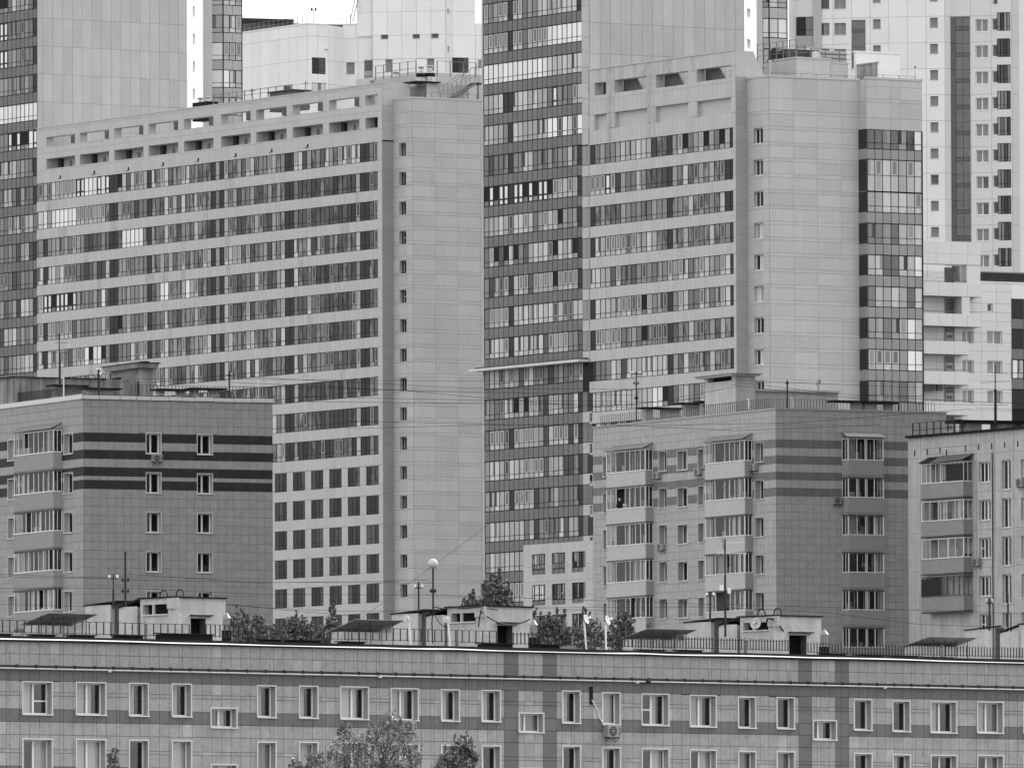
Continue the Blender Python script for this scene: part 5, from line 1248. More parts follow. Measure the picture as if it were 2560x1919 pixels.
b = MB(); b.box(IW, iu(1895), uJ1+5, ztJ, ztJ+.12, -.6, .1, M_F[2]); b.build('parapet_cap', topI)
pcI.flush()
t = thing('roof_screen', 'dark louvred roof screen above the pale wall at the right edge', 'screen', IW.P(uJ1, ztJ)); P2 = Pieces(t); a, c = iu(1905), uJ1+5; zz = IW.Z(*q('b4', 1950, 512))
for k in range(9): z = ztJ+.25+k*(zz-ztJ-.35)/9; P2.add('louvre', IW, a, c, z, z+.16, -2.2, -2.0, mat('screen louvre', .36) if k % 2 else M_IRON)
P2.flush(); b = MB(); b.box(IW, a, c, ztJ+.05, zz-.1, -2.6, -2.4, mat('screen backing', .2)); b.build('backing', t); b = MB(); b.box(IW, a, c, zz-.08, zz+.05, -3, -1.9, M_DP2); b.build('cap', t)
for k in range(3):
    x, y = q('b4', (1500, 1530, 1585)[k], 1380); x = qx('b4', (1492, 1532, 1587)[k])
    air_con(I1.at(0, 0), I1.U(x, y), I1.Z(x, y), -.5, ('leftmost of the three dark round-fan units under a white balcony', 'middle one of the three dark round-fan units under a white balcony', 'rightmost of the three dark round-fan units under a white balcony')[k], .66, .62, .3, m=mat('dark ac casing', .33), group='dark units under the white balcony', bracket=True)

# ================================================================== roof of the long front block
def fg_at(x, back, y=1600):     # a frame parallel to the front facade, back metres behind it, origin under pixel x
    G = FG.at(0, -back); return G.at(G.U(x, y), 0)
def Zb(F, x, y, o=0): return F.Z(x, y, o)
M_SH = mat('shed plaster light', .74, .9, .1, noise=.16, scale=1.1, streak=.12, contrast=.7); M_SHD = mat('shed stained joint', .34, .9, noise=.3, scale=2)
def shed(xl, xc, xr, yl, yc, yr, door, label, vent=None, back=9.0, dish=False):
    SR = Face(0, 0, 40, origin=fg_at(xc, back, yc).o); SL = Face(0, 0, -50, origin=SR.o)
    ul, ur = SL.U(xl, yl), SR.U(min(xr, 2640), yr) if xr else 6; zt = SR.Z(xc, yc); zlow = SL.Z(xl, yl); zb = ZR
    t = thing('roof_shed', label, 'roof shed', SR.P(1.5, zb, -2), 'machine rooms on the front roof')
    L1, L2, L3, L4 = ul, ul*.70, ul*.61, ul*.37
    b = MB()
    vh = []
    if vent: v0, v1 = SL.U(vent[0], yc), SL.U(vent[1], yc); vh = [(v0, v1, zt-.55-vent[2], zt-.30, .4, M_BLACK)]
    dh = []
    if door: d0, d1 = SR.U(door[0], door[2]), SR.U(door[1], door[2]); dh = [(d0, d1, zb, SR.Z((door[0]+door[1])/2, door[2]), .5, mat('black doorway', .02, .9))]
    wall(b, SR, 0, ur, zb, zt, M_SH, dh, .5, jm=M_SHD); wall(b, SL, L4, 0, zb, zt, M_SH, vh, .4, jm=M_SH)
    wall(b, SL, L3, L4-.25, zb, zt-.35, M_SH); wall(b, SL, L1, L2, zb, zlow, M_SH)
    wall(b, SL, L2, L3, zb, zlow+.1, M_SHD, [], o=-.25); wall(b, SL, L4-.25, L4, zb, zt-.3, M_SHD, [], o=-.25)
    b.box(SR, .5, ur-.02, zb, zt-.02, L4+.02, -.6, M_SH); b.box(SR, .02, ur-.02, zb, zt-.4, L3+.02, L4-.3, M_SH); b.box(SR, .02, ur-.02, zb, zlow-.02, ul+.02, L2-.02, M_SH)
    b.box(SR, ur-.05, ur, zb, zt-.01, L4, -.01, M_SH); b.build('wall', t)
    b = MB(); b.box(SL, L4-.2, .1, zt, zt+.07, -ur-.05, .08, M_BLACK)
    b.hexa([SL.P(L3, zt-.42, .05), SL.P(L4-.3, zt-.12, .05), SL.P(L4-.3, zt-.12, -ur), SL.P(L3, zt-.42, -ur), SL.P(L3, zt-.32, .05), SL.P(L4-.3, zt+.0, .05), SL.P(L4-.3, zt+.0, -ur), SL.P(L3, zt-.32, -ur)], M_BLACK)
    b.hexa([SL.P(L1-.08, zlow-.02, .05), SL.P(L3, zlow+.12, .05), SL.P(L3, zlow+.12, -ur), SL.P(L1-.15, zlow-.02, -ur), SL.P(L1-.08, zlow+.04, .05), SL.P(L3, zlow+.2, .05), SL.P(L3, zlow+.2, -ur), SL.P(L1-.08, zlow+.04, -ur)], M_BLACK)
    b.build('roof', t)
    if vent:
        b = MB(); b.box(SL, v0, v1, zt-.62-vent[2], zt-.56-vent[2], .0, .08, M_TRIM); m = (v0+v1)/2-.2; b.box(SL, m, m+.08, zt-.55-vent[2], zt-.3, -.1, .04, M_TRIM); b.box(SL, v1+.05, v1+.9, zt-.55, zt-.02, .0, .12, M_SH); b.build('vent_window', t)
    if door:
        b = MB(); zd_ = SR.Z((door[0]+door[1])/2, door[2]); b.box(SR, d0-.05, d1+.35, zd_+.12, zd_+.18, 0, .25, M_IRON); b.build('door_canopy', t)
    for i in range(2):                                             # hoop handles of the roof hatch
        b = MB(); c = SL.P(-1.0-i*1.3, zt+.05, -1.2); pts = [c+SL.d*(-.3*math.cos(a))+Vector((0, 0, .42*math.sin(a)**.6)) for a in [math.pi*j/8 for j in range(9)]]
        b.path(pts, .035, M_IRON, 5); b.build('hoop', t)
    return SR, SL, zt, zlow
S1 = shed(211, 433.6, 564, 1514, 1493, 1497, (476.5, 514, 1545), 'plastered machine room with black doorway, leftmost on the front roof', vent=(357, 420, .25))
S2 = shed(979, 1201, 1331, 1535, 1515, 1519, (1243, 1281, 1563), 'plastered machine room with black doorway and draped cables, near two white dishes', vent=(1128, 1189, .2))
S3 = shed(1711, 1933, 2053, 1556, 1539, 1542, (1972.6, 2016.5, 1587), 'plastered machine room with black doorway and a round dish on its side wall', vent=(1858, 1921, .15))
S4 = shed(2413.6, 2636, 2700, 1575, 1557, 1560, None, 'plastered machine room cut off by the right edge, streaked with dark stains')
# lean-to canopies with low boxes left of each machine room
for i, (x0, x1, y0, y1, yb) in enumerate(((80, 212, 1533, 1555, 1562), (848, 978, 1549, 1573, 1578), (1579, 1711, 1572, 1590, 1597), (2283, 2413, 1592, 1610, 1614))):
    G = fg_at(x0, 11, y0); t = thing('roof_canopy', ('dark sloping canopy over a low box, left of the leftmost machine room', 'dark sloping canopy left of the machine room with draped cables', 'dark sloping canopy beside the trees, left of the third machine room', 'dark sloping canopy nearest the right picture edge')[i], 'canopy', G.P(2, ZR, -2), 'sheet canopies on the front roof')
    u1 = G.U(x1, y0); z1, z0 = G.Z(x0, y0), G.Z(x0, y1); M_CN = mat('dark sheet canopy', .58, .8, noise=.12, scale=1)
    b = MB(); n = 8
    for j in range(n):
        a, c = u1*j/n, u1*(j+1)/n; w0, w1 = .05*math.sin(j*2.3), .05*math.sin((j+1)*2.3)
        ta, tc, ba, bc = .35+a*.93, .35+c*.93, a*.96-.1, c*.96-.1
        b.hexa([G.P(ta, z1, .9), G.P(tc, z1, .9), G.P(bc, z0-.12+w1, -.9), G.P(ba, z0-.12+w0, -.9), G.P(ta, z1+.03, .9), G.P(tc, z1+.03, .9), G.P(bc, z0-.12+w1+.03, -.9), G.P(ba, z0-.12+w0+.03, -.9)], M_CN)
    b.build('sheet', t)
    b = MB()
    for j in range(5):
        u = .2+(u1-.5)*j/4; b.tube(G.P(u, ZR, .5), G.P(u, z1-.1, .5), .03, M_IRON, 4)
    b.build('prop', t, kind='stuff')
    b = MB(); b.box(G, .1, u1-.1, ZR, G.Z(x0, yb), -.8, .2, M_SH); b.build('box', t)
# railings
FR = FG.at(0, -3.0)
zfr = FR.Z(250, 1585)
rail_thing('roof_railing', 'iron roof railing with wide post spacing, from left edge to the first machine room', 'railing', FR, -30, 473, 1585, .62, .45, r=.022, rails=(1.0, .06), zb=FR.Z(250, 1586))
rail_thing('roof_railing', 'iron roof railing in front of the trees between the first two machine rooms', 'railing', FR, 515, 700, 1590, .62, .3, r=.022, rails=(1.0, .06), zb=FR.Z(600, 1593))
rail_thing('roof_railing', 'iron roof railing running past the two white dishes on poles', 'railing', FR, 705, 1241, 1598, .62, .45, r=.022, rails=(1.0, .06), zb=FR.Z(970, 1601))
rail_thing('roof_railing', 'iron palings by the metal chimney and the trees in the middle', 'fence', FR, 1283, 1580, 1604, .62, .26, r=.022, rails=(.85, .06), bars=1.0, zb=FR.Z(1430, 1613), balname='paling')
rail_thing('roof_railing', 'close iron palings in front of the third canopy and machine room', 'fence', FR, 1582, 1970, 1612, .55, .2, r=.02, rails=(.9, .08), bars=1.08, zb=FR.Z(1780, 1622), balname='paling')
rail_thing('roof_railing', 'close iron palings from the third machine room to the right picture edge', 'fence', FR, 2020, 2600, 1630, .55, .21, r=.02, rails=(.12,), bars=1.0, zb=FR.Z(2300, 1638), balname='paling')
# low black hatches at the roof edge
FH = FG.at(0, -1.6)
hl = ['at the far left end of the white roof edge', 'below the first canopy', 'left of the first machine room foot', 'below the small capped pipe', 'wide, in front of the first black doorway',
      'first one right of the first chimney', 'second one right of the first chimney', 'under the second canopy', 'in front of the second black doorway', 'between the tall metal chimney and the white poles',
      'under the third canopy', 'left of the third machine room', 'right of the last metal chimney', 'under the enclosed balcony stack', 'in the dark gap left of the old panel block', 'under the last canopy']
for i, (rg, x0, x1, y0, y1) in enumerate((('d1', 0, 62, 708, 725), ('d1', 262, 372, 712, 738), ('d1', 535, 650, 716, 738), ('d1', 860, 990, 718, 748), ('d1', 1165, 1480, 705, 750), ('d2', 90, 162, 747, 768), ('d2', 265, 435, 752, 770),
        ('d2', 640, 745, 763, 780), ('d2', 1630, 1790, 775, 803), ('d3', 200, 315, 782, 812), ('d3', 940, 1055, 820, 838), ('d3', 1213, 1320, 823, 843), ('d4', 430, 530, 848, 876), ('d4', 675, 795, 855, 880), ('d4', 920, 1040, 862, 885), ('d4', 1160, 1270, 872, 892))):
    a, c = FH.U(*q(rg, x0, y0)), FH.U(*q(rg, x1, y0)); z1 = FH.Z(*q(rg, x0, y0)); b = MB(); b.box(FH, a, c, ZR, z1-.06, -.8, .2, M_BLACK)
    b.hexa([FH.P(a-.08, z1-.08, .3), FH.P(c+.08, z1-.08, .3), FH.P(c+.08, z1-.04, -.9), FH.P(a-.08, z1-.04, -.9), FH.P(a-.08, z1-.03, .3), FH.P(c+.08, z1-.03, .3), FH.P(c+.08, z1+.02, -.9), FH.P(a-.08, z1+.02, -.9)], M_BLACK)
    tag(b.build('roof_hatch', base=FH.P((a+c)/2, ZR)), 'low black roof hatch '+hl[i], 'roof hatch', 'low black hatches along the roof edge')
# chimneys
M_STEEL = mat('bright steel flue', .66, .38, .5, metal=.8, noise=.1, scale=3)
for i, (rg, x0, x1, yt, ym, yb, lb) in enumerate((('d1', 1572, 1618, 562, 685, 745, 'shiny steel flue with conical cap right of the first machine room'), ('d3', 127, 176, 612, 735, 800, 'shiny steel flue with conical cap right of the second machine room'),
        ('d4', 371, 421, 680, 800, 868, 'shiny steel flue with conical cap right of the third machine room'))):
    G = fg_at(qx(rg, (x0+x1)/2), 3.4); r = (G.U(qx(rg, x1), 1600)-G.U(qx(rg, x0), 1600))*.36; zt, zm, zb = [G.Z(*q(rg, (x0+x1)/2, y)) for y in (yt, ym, yb)]
    t = thing('steel_flue', lb, 'flue', G.P(0, ZR), 'steel flues on the front roof'); c = G.P(0, 0)
    b = MB(); b.lathe((c.x, c.y, zm), [(r*1.2, 0), (r*1.2, zt-zm-.35)], mat('dull steel flue', .5, .35, .5, metal=.9, noise=.1, scale=3), 20); b.build('pipe', t, smooth=False)
    b = MB(); b.lathe((c.x, c.y, zt-.32), [(r*1.55, 0), (r*1.5, .04), (.03, .3)], mat('dull steel flue', .5), 20); b.build('cap', t)
    b = MB(); b.lathe((c.x, c.y, zm-.02), [(r*1.25, 0), (r*1.05, .1)], M_STEEL, 20); b.build('collar', t)
    b = MB(); b.box(G, -r*1.25, r*1.25, ZR, zm-.02, -r, r, M_BLACK); b.build('base', t)
for i, (rg, x, w, yt, yb, cap, lb) in enumerate((('d1', 1026, 22, 618, 740, 1, 'small capped vent pipe in front of the first machine room'), ('d2', 1413, 22, 685, 790, 0, 'stubby rusty vent pipe in front of the second machine room'),
        ('d3', 1643, 26, 733, 850, 1, 'small capped vent pipe in front of the third machine room'), ('d1', 447, 16, 660, 730, 0, 'short thin vent pipe under the first canopy'), ('d4', 1226, 18, 795, 880, 0, 'thin vent pipe under the last canopy'))):
    G = fg_at(qx(rg, x), 2.6); r = w/REG[rg][2]*.0205/2; zt, zb = G.Z(*q(rg, x, yt)), G.Z(*q(rg, x, yb)); c = G.P(0, 0); m = mat('dull pipe', .42, .6, noise=.2, scale=3); t = thing('vent_pipe', lb, 'vent pipe', G.P(0, ZR))
    b = MB(); b.lathe((c.x, c.y, ZR), [(r, 0), (r, zt-ZR-(.15 if cap else 0))], m, 12); b.build('pipe', t)
    b = MB(); b.lathe((c.x, c.y, zt-.22 if cap else zt-.05), [(r*1.6, 0), (r*1.6, .03), (.02, .2)] if cap else [(r*1.15, 0), (r*1.15, .06)], m, 12); b.build('cap', t)
# poles, masts, dishes
def pole_thing(name, label, cat, pts, m, r, base, extra=None, group=None):
    t = thing(name, label, cat, base, group); b = MB(); b.path(pts, r, m, 7); b.build('pole', t)
    if extra: extra(t)
    return t
def dish(t, c, r, axis, m, arm=True):
    ax = Vector(axis).normalized(); b = MB(); b.lathe(c, [(r*.05, -.16*r*2), (r*.5, -.12*r*2), (r*.85, -.05*r*2), (r, 0), (r*.98, .012), (r*.8, -.03*r*2), (r*.45, -.1*r*2), (.01, -.14*r*2)], m, 24, axis=ax); b.build('dish', t, smooth=True)
    if arm:
        b = MB(); p = c+ax*r*.75; b.tube(c-Vector((0, 0, r*.9)), p, .015, M_IRON, 4); b.lathe(p, [(.05, -.06), (.06, .06)], M_WPOLE, 8, axis=ax); b.build('receiver', t)
def crossarm(t, c, d, L, m, n=2, r=.03, w=None):
    b = MB(); b.tube(c-d*L, c+d*L, r, m, 5)
    for s in ((-1, 1) if n == 2 else (-1, 0, 1)): b.lathe(c+d*L*s*.9+Vector((0, 0, .02)), [(.05, 0), (.07, .08), (.04, .16)], w or m, 8)
    b.build('crossarm', t)
def at(x, y, F): return F.P(F.U(x, y), F.Z(x, y))
FS = FG.at(0, -10)
X = Vector((1, 0, 0))
def p_(rg, x, y0, y1, F): a = at(*q(rg, x, y1), F); z = F.Z(*q(rg, x, y0)); return [a, Vector((a.x, a.y, z))]
l = p_('d1', 798, 290, 540, FS); pole_thing('utility_pole', 'stout iron pole with insulators on the first machine room, left of the thin mast', 'pole', [l[0], l[0].lerp(l[1], .55)], M_IRON, .055, l[0], lambda t: (crossarm(t, l[1]-Vector((0, 0, .25)), X, .22, M_IRON, w=M_WPOLE), (lambda b: (b.tube(l[0].lerp(l[1], .55), l[1], .035, M_IRON, 6), b.build('pole_top', t)))(MB())))
l = p_('d1', 883, 135, 520, FS); pole_thing('mast', 'tall thin bare mast on the first machine room', 'mast', l, M_IRON, .055, l[0], lambda t: [crossarm(t, l[0].lerp(l[1], k), X, .16, M_IRON, r=.015) for k in (.25, .45)])
l = p_('d2', 1145, 350, 560, FS); pole_thing('utility_pole', 'stout iron pole with a crossarm on the second machine room, beside the round globe', 'pole', l, M_IRON, .05, l[0], lambda t: crossarm(t, l[1]-Vector((0, 0, .3)), X, .2, M_IRON, w=M_WPOLE))
l = p_('d2', 1247, 250, 540, FS)
def globe(t):
    c = l[1]+Vector((0, 0, .22)); b = MB(); r = .26; b.lathe(c, [(r*math.sin(math.pi*k/14)+.001, -r*math.cos(math.pi*k/14)) for k in range(15)], mat('pale globe', .74, .5), 28); b.build('globe', t, smooth=True); crossarm(t, l[0].lerp(l[1], .4), X, .12, M_IRON, r=.015)
pole_thing('globe_mast', 'pole topped by a large pale globe on the second machine room', 'mast', l, M_IRON, .05, l[0], globe)
FP = FG.at(0, -2.2)
for rg, x0, y0, x1, y1, rr, lb in (('d2', 1065, 606, 1089, 792, 28, 'left one of two pale round dishes on white poles before the second machine room'), ('d2', 1342, 611, 1364, 800, 28, 'right one of two pale round dishes on white poles before the second machine room'),
                                  ('d3', 507, 625, 523, 823, 14, 'white leaning pole with a small dish turned side-on, left of its twin among trees'), ('d3', 658, 632, 661, 828, 14, 'white upright pole with a small dish seen from the side, before the trees')):
    a, c = at(*q(rg, x1, y1), FP), at(*q(rg, x0+8 if rr > 20 else x0, y0), FP); ex = (lambda t, c=c, rg=rg, x0=x0, y0=y0, rr=rr: dish(t, at(*q(rg, x0, y0), FP)+Vector((0, -.15, 0)), rr/2.816*.0203, (.25, -1, .25) if rr > 20 else (1, -.75, .2), mat('pale dish', .76, .5, noise=.1, scale=2)))
    if rr < 20: ex = (lambda t, c=c: dish(t, c+Vector((.12, -.12, .1)), .26, (.9, -.45, .35), mat('pale dish', .76)))
    pole_thing('satellite_dish', lb, 'satellite dish', [a, c], M_WPOLE, .05, a, ex, 'dishes on white poles')
l = p_('d3', 1395, 420, 625, FS); pole_thing('utility_pole', 'stout iron pole left of the tall aerial mast on the third machine room', 'pole', l, M_IRON, .055, l[0], lambda t: crossarm(t, l[1]-Vector((0, 0, .2)), X, .2, M_IRON, w=M_WPOLE))
l = p_('d3', 1502, 45, 735, FG.at(0, -6))
def yagi(t, c, d, L, n, m, el=.25, side=None):
    b = MB(); b.tube(c-d*L*.5, c+d*L*.5, .018, m, 4); e = side or Vector((0, 0, 1)).cross(d).normalized()
    for k in range(n): p = c-d*L*.5+d*L*k/(n-1); b.tube(p-e*el, p+e*el, .01, m, 4)
    b.build('aerial', t)
def aer(t):
    b = MB(); b.tube(l[0], l[0].lerp(l[1], .62), .06, M_IRON, 7); b.build('mast_sleeve', t)
    yagi(t, l[1]-Vector((-.35, 0, .75)), X, 1.5, 14, M_WPOLE, .12, Vector((.2, .3, .9))); yagi(t, l[1]-Vector((-.5, 0, .2)), X, 1.1, 7, M_WPOLE, .1); yagi(t, l[1]-Vector((.1, 0, .25)), Vector((.2, .3, -1)).normalized(), .6, 4, M_IRON, .1)
    b = MB(); b.box(Face(0, 0, 0, origin=l[0]), -.3, -.08, l[0].lerp(l[1], .47).z, l[0].lerp(l[1], .51).z+.1, .05, .15, M_WPOLE); b.box(Face(0, 0, 0, origin=l[0]), .12, .3, l[0].lerp(l[1], .44).z, l[0].lerp(l[1], .48).z+.1, .05, .15, M_WPOLE); b.build('junction_box', t)
pole_thing('aerial_mast', 'tall dark aerial mast with comb-like television aerials on the third machine room', 'aerial mast', l, M_IRON, .045, l[0], aer)
SR3, SL3 = S3[0], S3[1]; c = SL3.P(SL3.U(1901, 1558), SL3.Z(1901, 1558), .35); t = thing('satellite_dish', 'round satellite dish with a dark smudge, fixed to the third machine room wall', 'satellite dish', c)
dish(t, c, .30, (-.35, -1, .15), mat('pale dish', .62, .5)); b = MB(); b.tube(c, c-SL3.n*.4, .03, M_IRON, 5); b.build('bracket', t)
l = p_('d4', 1560, 462, 690, FS)
def four(t):
    for k in (.22, .3): crossarm(t, l[1]-Vector((0, 0, k)), X, .17, M_IRON, w=M_GALV)
pole_thing('utility_pole', 'cross-shaped insulator pole at right, standing on the last machine room', 'pole', l, M_IRON, .06, l[0], four)
l = p_('d4', 1690, 440, 680, FS); pole_thing('mast', 'thin bare mast right of the cross-shaped pole near the right edge', 'mast', l, M_IRON, .05, l[0])
# draped cables on the second machine room
SR2, SL2 = S2[0], S2[1]
def sag(a, c, s, n=14): return [a.lerp(c, k/n)-Vector((0, 0, 4*s*(k/n)*(1-k/n))) for k in range(n+1)]
def at_o(rg, x, y, F, o): xx, yy = q(rg, x, y); return F.P(F.U(xx, yy, o), F.Z(xx, yy, o), o)
cl = [[at_o('d2', 1250, 525, SL2, .3), at_o('d2', 1330, 540, SL2, .3), at_o('d2', 1362, 522, SL2, .3), at_o('d2', 1460, 535, SL2, .3), at_o('d2', 1575, 525, SL2, .3), at_o('d2', 1700, 545, SR2, .3)],
      sag(at_o('d2', 1245, 550, SL2, .3), at_o('d2', 1370, 645, SL2, .3), .4), sag(at_o('d2', 1585, 560, SR2, .3), at_o('d3', 125, 610, SR2, .3), .45),
      [at_o('d2', 1245, 530, SL2, .35), at_o('d2', 1238, 640, SL2, .3), at_o('d2', 1243, 780, SL2, .3)], [at_o('d2', 1585, 540, SR2, .35), at_o('d2', 1572, 610, SR2, .3), at_o('d2', 1566, 665, SR2, .3)]]
for i, (pts, lb) in enumerate(zip(cl, ('black cable looping along the eaves of the second machine room', 'thin black cable sagging to the right dish from the globe mast', 'long black cable sagging over the second doorway to the steel flue', 'black cable hanging straight down below the globe mast', 'short black cable hanging from the knot at the corner of the second machine room'))):
    b = MB(); b.path(pts, .035 if i != 1 else .02, M_CABLE); tag(b.build('hanging_cable', base=pts[0]), lb, 'cable', 'cables draped on the second machine room')
b = MB(); pts = [at_o('d3', 1650, 600, SR3, .1)]
pts = [at_o('d3', 1790, 640, SL3, .3), at_o('d3', 1800, 605, SL3, .3), at_o('d4', 15, 608, SR3, .2), at_o('d4', 45, 612, SR3, .15), at_o('d4', 75, 650, SR3, .15), at_o('d4', 108, 695, SR3, .1)]
b.path(pts, .05, M_CABLE); tag(b.build('hanging_cable', base=pts[0]), 'thick black cable dropping diagonally on the third machine room front', 'cable')

# ================================================================== roof of the left block
LB = LR.at(0, -2.5)
M_SLAB = mat('black roof slab', .09, .8)
def mushroom(F, rg, x0, x1, y0, y1, lb, legs, o=0, grp='slab-topped vents on the middle roofs', zb=None):
    a, c = F.U(*q(rg, x0, y0)), F.U(*q(rg, x1, y0)); z1 = F.Z(*q(rg, (x0+x1)/2, y0)); z0 = F.Z(*q(rg, (x0+x1)/2, y1)); t = thing('roof_vent', lb, 'roof vent', F.P((a+c)/2, zb), grp)
    b = MB(); b.box(F, a, c, z0, z1, -.7, .5, M_SLAB); b.build('cover_slab', t)
    for f0, f1 in legs: b = MB(); b.box(F, a+(c-a)*f0, a+(c-a)*f1, zb, z0-.002, -.5, .1, M_SH); b.build('block', t)
mushroom(LR.at(0, -6.8), 'c1', 430, 745, 284, 300, 'flat-slab roof vent, leftmost on the left block, behind the white post', ((.12, .22), (.45, .9)), zb=ZLR)
mushroom(LB, 'c1', 715, 1030, 310, 325, 'flat-slab roof vent above the corner of the left block', ((.15, .8),), zb=ZLR)
mushroom(LB, 'c1', 1332, 1625, 318, 334, 'flat-slab roof vent on the left block, third from the left', ((.12, .28), (.72, .9)), zb=ZLR)
mushroom(LB, 'c1', 1625, 1940, 311, 326, 'flat-slab roof vent on the left block, nearest its iron pole', ((.12, .28), (.62, .85)), zb=ZLR)
LF = LL.at(0, -.5)
rail_thing('roof_railing', 'close-barred railing along the left side roof edge of the left block', 'railing', LF, 33, 205, 990, .6, .2, r=.02, zb=ZLR+.55, bars=1.0, rails=(.98,), balname='bar')
rail_thing('roof_railing', 'thin railing along the capped front roof edge of the left block', 'railing', LR.at(0, -.6), 330, 680, 1000, .6, .28, r=.016, zb=ZLR+.6, bars=1.0, rails=(.98,), balname='bar')
# grimy penthouse wall and its tall shaft
PW = LR.at(0, -13); a, c = PW.U(*q('c1', 115, 300)), PW.U(*q('c1', 1185, 300)); t = thing('roof_penthouse', 'grimy streaked concrete penthouse on the left block with a tall capped shaft', 'penthouse', PW.P(2, ZLR))
M_GR = mat('streaked grimy concrete', .58, .9, .1, noise=.25, scale=.6, streak=.5)
b = MB(); b.box(PW, a, c, ZLR, PW.Z(*q('c1', 650, 228)), -2.5, 0, M_GR); b.build('wall', t)
b = MB(); b.box(PW, a-.2, c-2.5, PW.Z(*q('c1', 650, 228)), PW.Z(*q('c1', 650, 222)), -2.6, .15, M_SLAB); b.build('roof', t)
s0, s1, s2 = PW.U(*q('c1', 1185, 300), .6), PW.U(*q('c1', 1232, 300), .6), PW.U(*q('c1', 1320, 300), .6); zr0, zr1 = PW.Z(*q('c1', 1150, 135), .6), PW.Z(*q('c1', 1150, 95), .6)
PL = Face(0, 0, -64.5, origin=PW.P(s1, 0, .6)); b = MB(); b.box(PW, s1, s2, ZLR, zr0, -3.3, .6, M_CONC); b.build('shaft', t)
bu = PL.U(*q('c1', 965, 200)); b = MB(); z0, z1 = PL.Z(*q('c1', 1070, 212)), PL.Z(*q('c1', 1070, 160)); b.box(PL, bu, PL.U(*q('c1', 1180, 200)), z0, z1, -.7, .05, M_CONC); b.build('parapet_block', t)
b = MB(); b.box(PL, bu, -.2, z0-.55, z0-.01, -.7, -.2, M_SLAB); b.box(PL, bu+.3, -.4, z1, z1+.55, -.7, -.3, M_SLAB); b.box(PL, -.9, -.01, z1, zr0-.01, -.8, .02, M_CONC); b.build('louvre', t)
b = MB(); e0 = PL.U(*q('c1', 950, 120)); b.hexa([PL.P(e0, zr0, .5), PL.P(.4, zr0, .5), PL.P(.4, zr0, -1), PL.P(e0, zr0, -1), PL.P(e0-.1, zr1+.0, .6), PL.P(.5, zr1, .6), PL.P(.5, zr1, -1.1), PL.P(e0-.1, zr1, -1.1)], M_CONC); b.build('cap_slab', t)
b = MB(); b.box(PL, e0-.15, .55, zr1, zr1+.06, -1.2, .65, M_SLAB); b.build('cap_sheet', t)
G = LR.at(LR.U(*q('c1', 212, 200)), -6); r_ = .27; c0 = G.P(0, 0); zt = G.Z(*q('c1', 212, 80)); zm = G.Z(*q('c1', 212, 235)); t = thing('steel_flue', 'square-topped metal flue with a bright edge on the left block roof', 'flue', G.P(0, ZLR))
b = MB(); b.box(G, -.25, .22, ZLR, zm, -.3, .2, M_CONC); b.build('base', t); b = MB(); b.lathe((c0.x, c0.y, zm), [(.19, 0), (.19, zt-zm-.3)], M_STEEL, 16); b.build('pipe', t); b = MB(); b.lathe((c0.x, c0.y, zt-.38), [(.33, 0), (.33, .36)], M_STEEL, 16); b.build('cap', t)
l = [at_o('c1', 512, 290, LB, 0), at_o('b1', 512, 1360, LB, 0)]; l[1] = Vector((l[0].x, l[0].y, l[1].z))
def aer2(t):
    yagi(t, l[1]-Vector((-.15, 0, .65)), Vector((1, .3, .0)).normalized(), .9, 4, M_IRON, .35); yagi(t, l[1]-Vector((.3, 0, 1.35)), Vector((1, .5, .0)).normalized(), 1.7, 9, M_IRON, .3)
    b = MB(); b.tube(l[0]+Vector((.06, 0, 0)), l[0].lerp(l[1], .62)+Vector((.06, 0, 0)), .05, M_IRON, 6); b.build('mast_sleeve', t)
pole_thing('aerial_mast', 'aerial mast with two spiky aerials rising from the left block roof', 'aerial mast', l, M_IRON, .04, l[0], aer2)
for rg, x, y0, y1, lb in (('c1', 550, 222, 395, 'white post with a small bent head at the left block roof corner'), ('c2', 225, 235, 400, 'white post near the right end of the left block roof')):
    l = p_(rg, x, y0, y1, LR.at(0, -.8)); pole_thing('white_post', lb, 'post', [l[0], l[1], l[1]-Vector((.18, 0, .02))], M_WPOLE, .045, l[0], group='white posts on the middle roofs')
l = p_('c1', 853, 150, 375, LR.at(0, -1)); pole_thing('utility_pole', 'thick iron pole with white insulator rings above the left block corner', 'pole', l, M_IRON, .075, l[0], lambda t: (crossarm(t, l[1]-Vector((0, 0, .1)), X, .12, M_IRON, w=M_WPOLE), dish(t, l[1]+Vector((.12, -.1, -.25)), .14, (1, -.5, .1), M_WPOLE, False)))
l = p_('c1', 1980, 165, 395, LR.at(0, -1)); pole_thing('utility_pole', 'iron pole with a cross of insulators over the striped wall of the left block', 'pole', l, M_IRON, .06, l[0], lambda t: crossarm(t, l[1]-Vector((0, 0, .32)), X, .14, M_IRON, w=M_GALV))

# ================================================================== roofs of the right block and the panel block
ZRT = ZRR
RLb = RL.at(0, -2.2); RRb = RR.at(0, -2.5)
mushroom(RR.at(0, -23), 'c3', 1448, 1810, 478, 494, 'leftmost dark slab vent on the right block, beside the twin-headed mast', ((.12, .3), (.55, .95)), zb=ZRT)
mushroom(RR.at(0, -17), 'c3', 1770, 2112, 440, 455, 'second dark slab vent from the left on the right block', ((.2, .6),), zb=ZRT, o=-2)
mushroom(RR.at(0, -13.5), 'c3', 1940, 2290, 425, 442, 'dark slab vent on the right block left of the penthouse foot', ((.15, .35), (.6, .98)), zb=ZRT)
mushroom(RRb, 'b4', 808, 1040, 1458, 1472, 'dark slab vent on the right block over its dark wall, left of the pair', ((.7, .95),), zb=ZRT)
mushroom(RRb, 'b4', 1040, 1278, 1466, 1482, 'dark slab vent on the right block over its dark wall, right of the pair', ((.05, .4), (.7, .9)), zb=ZRT)
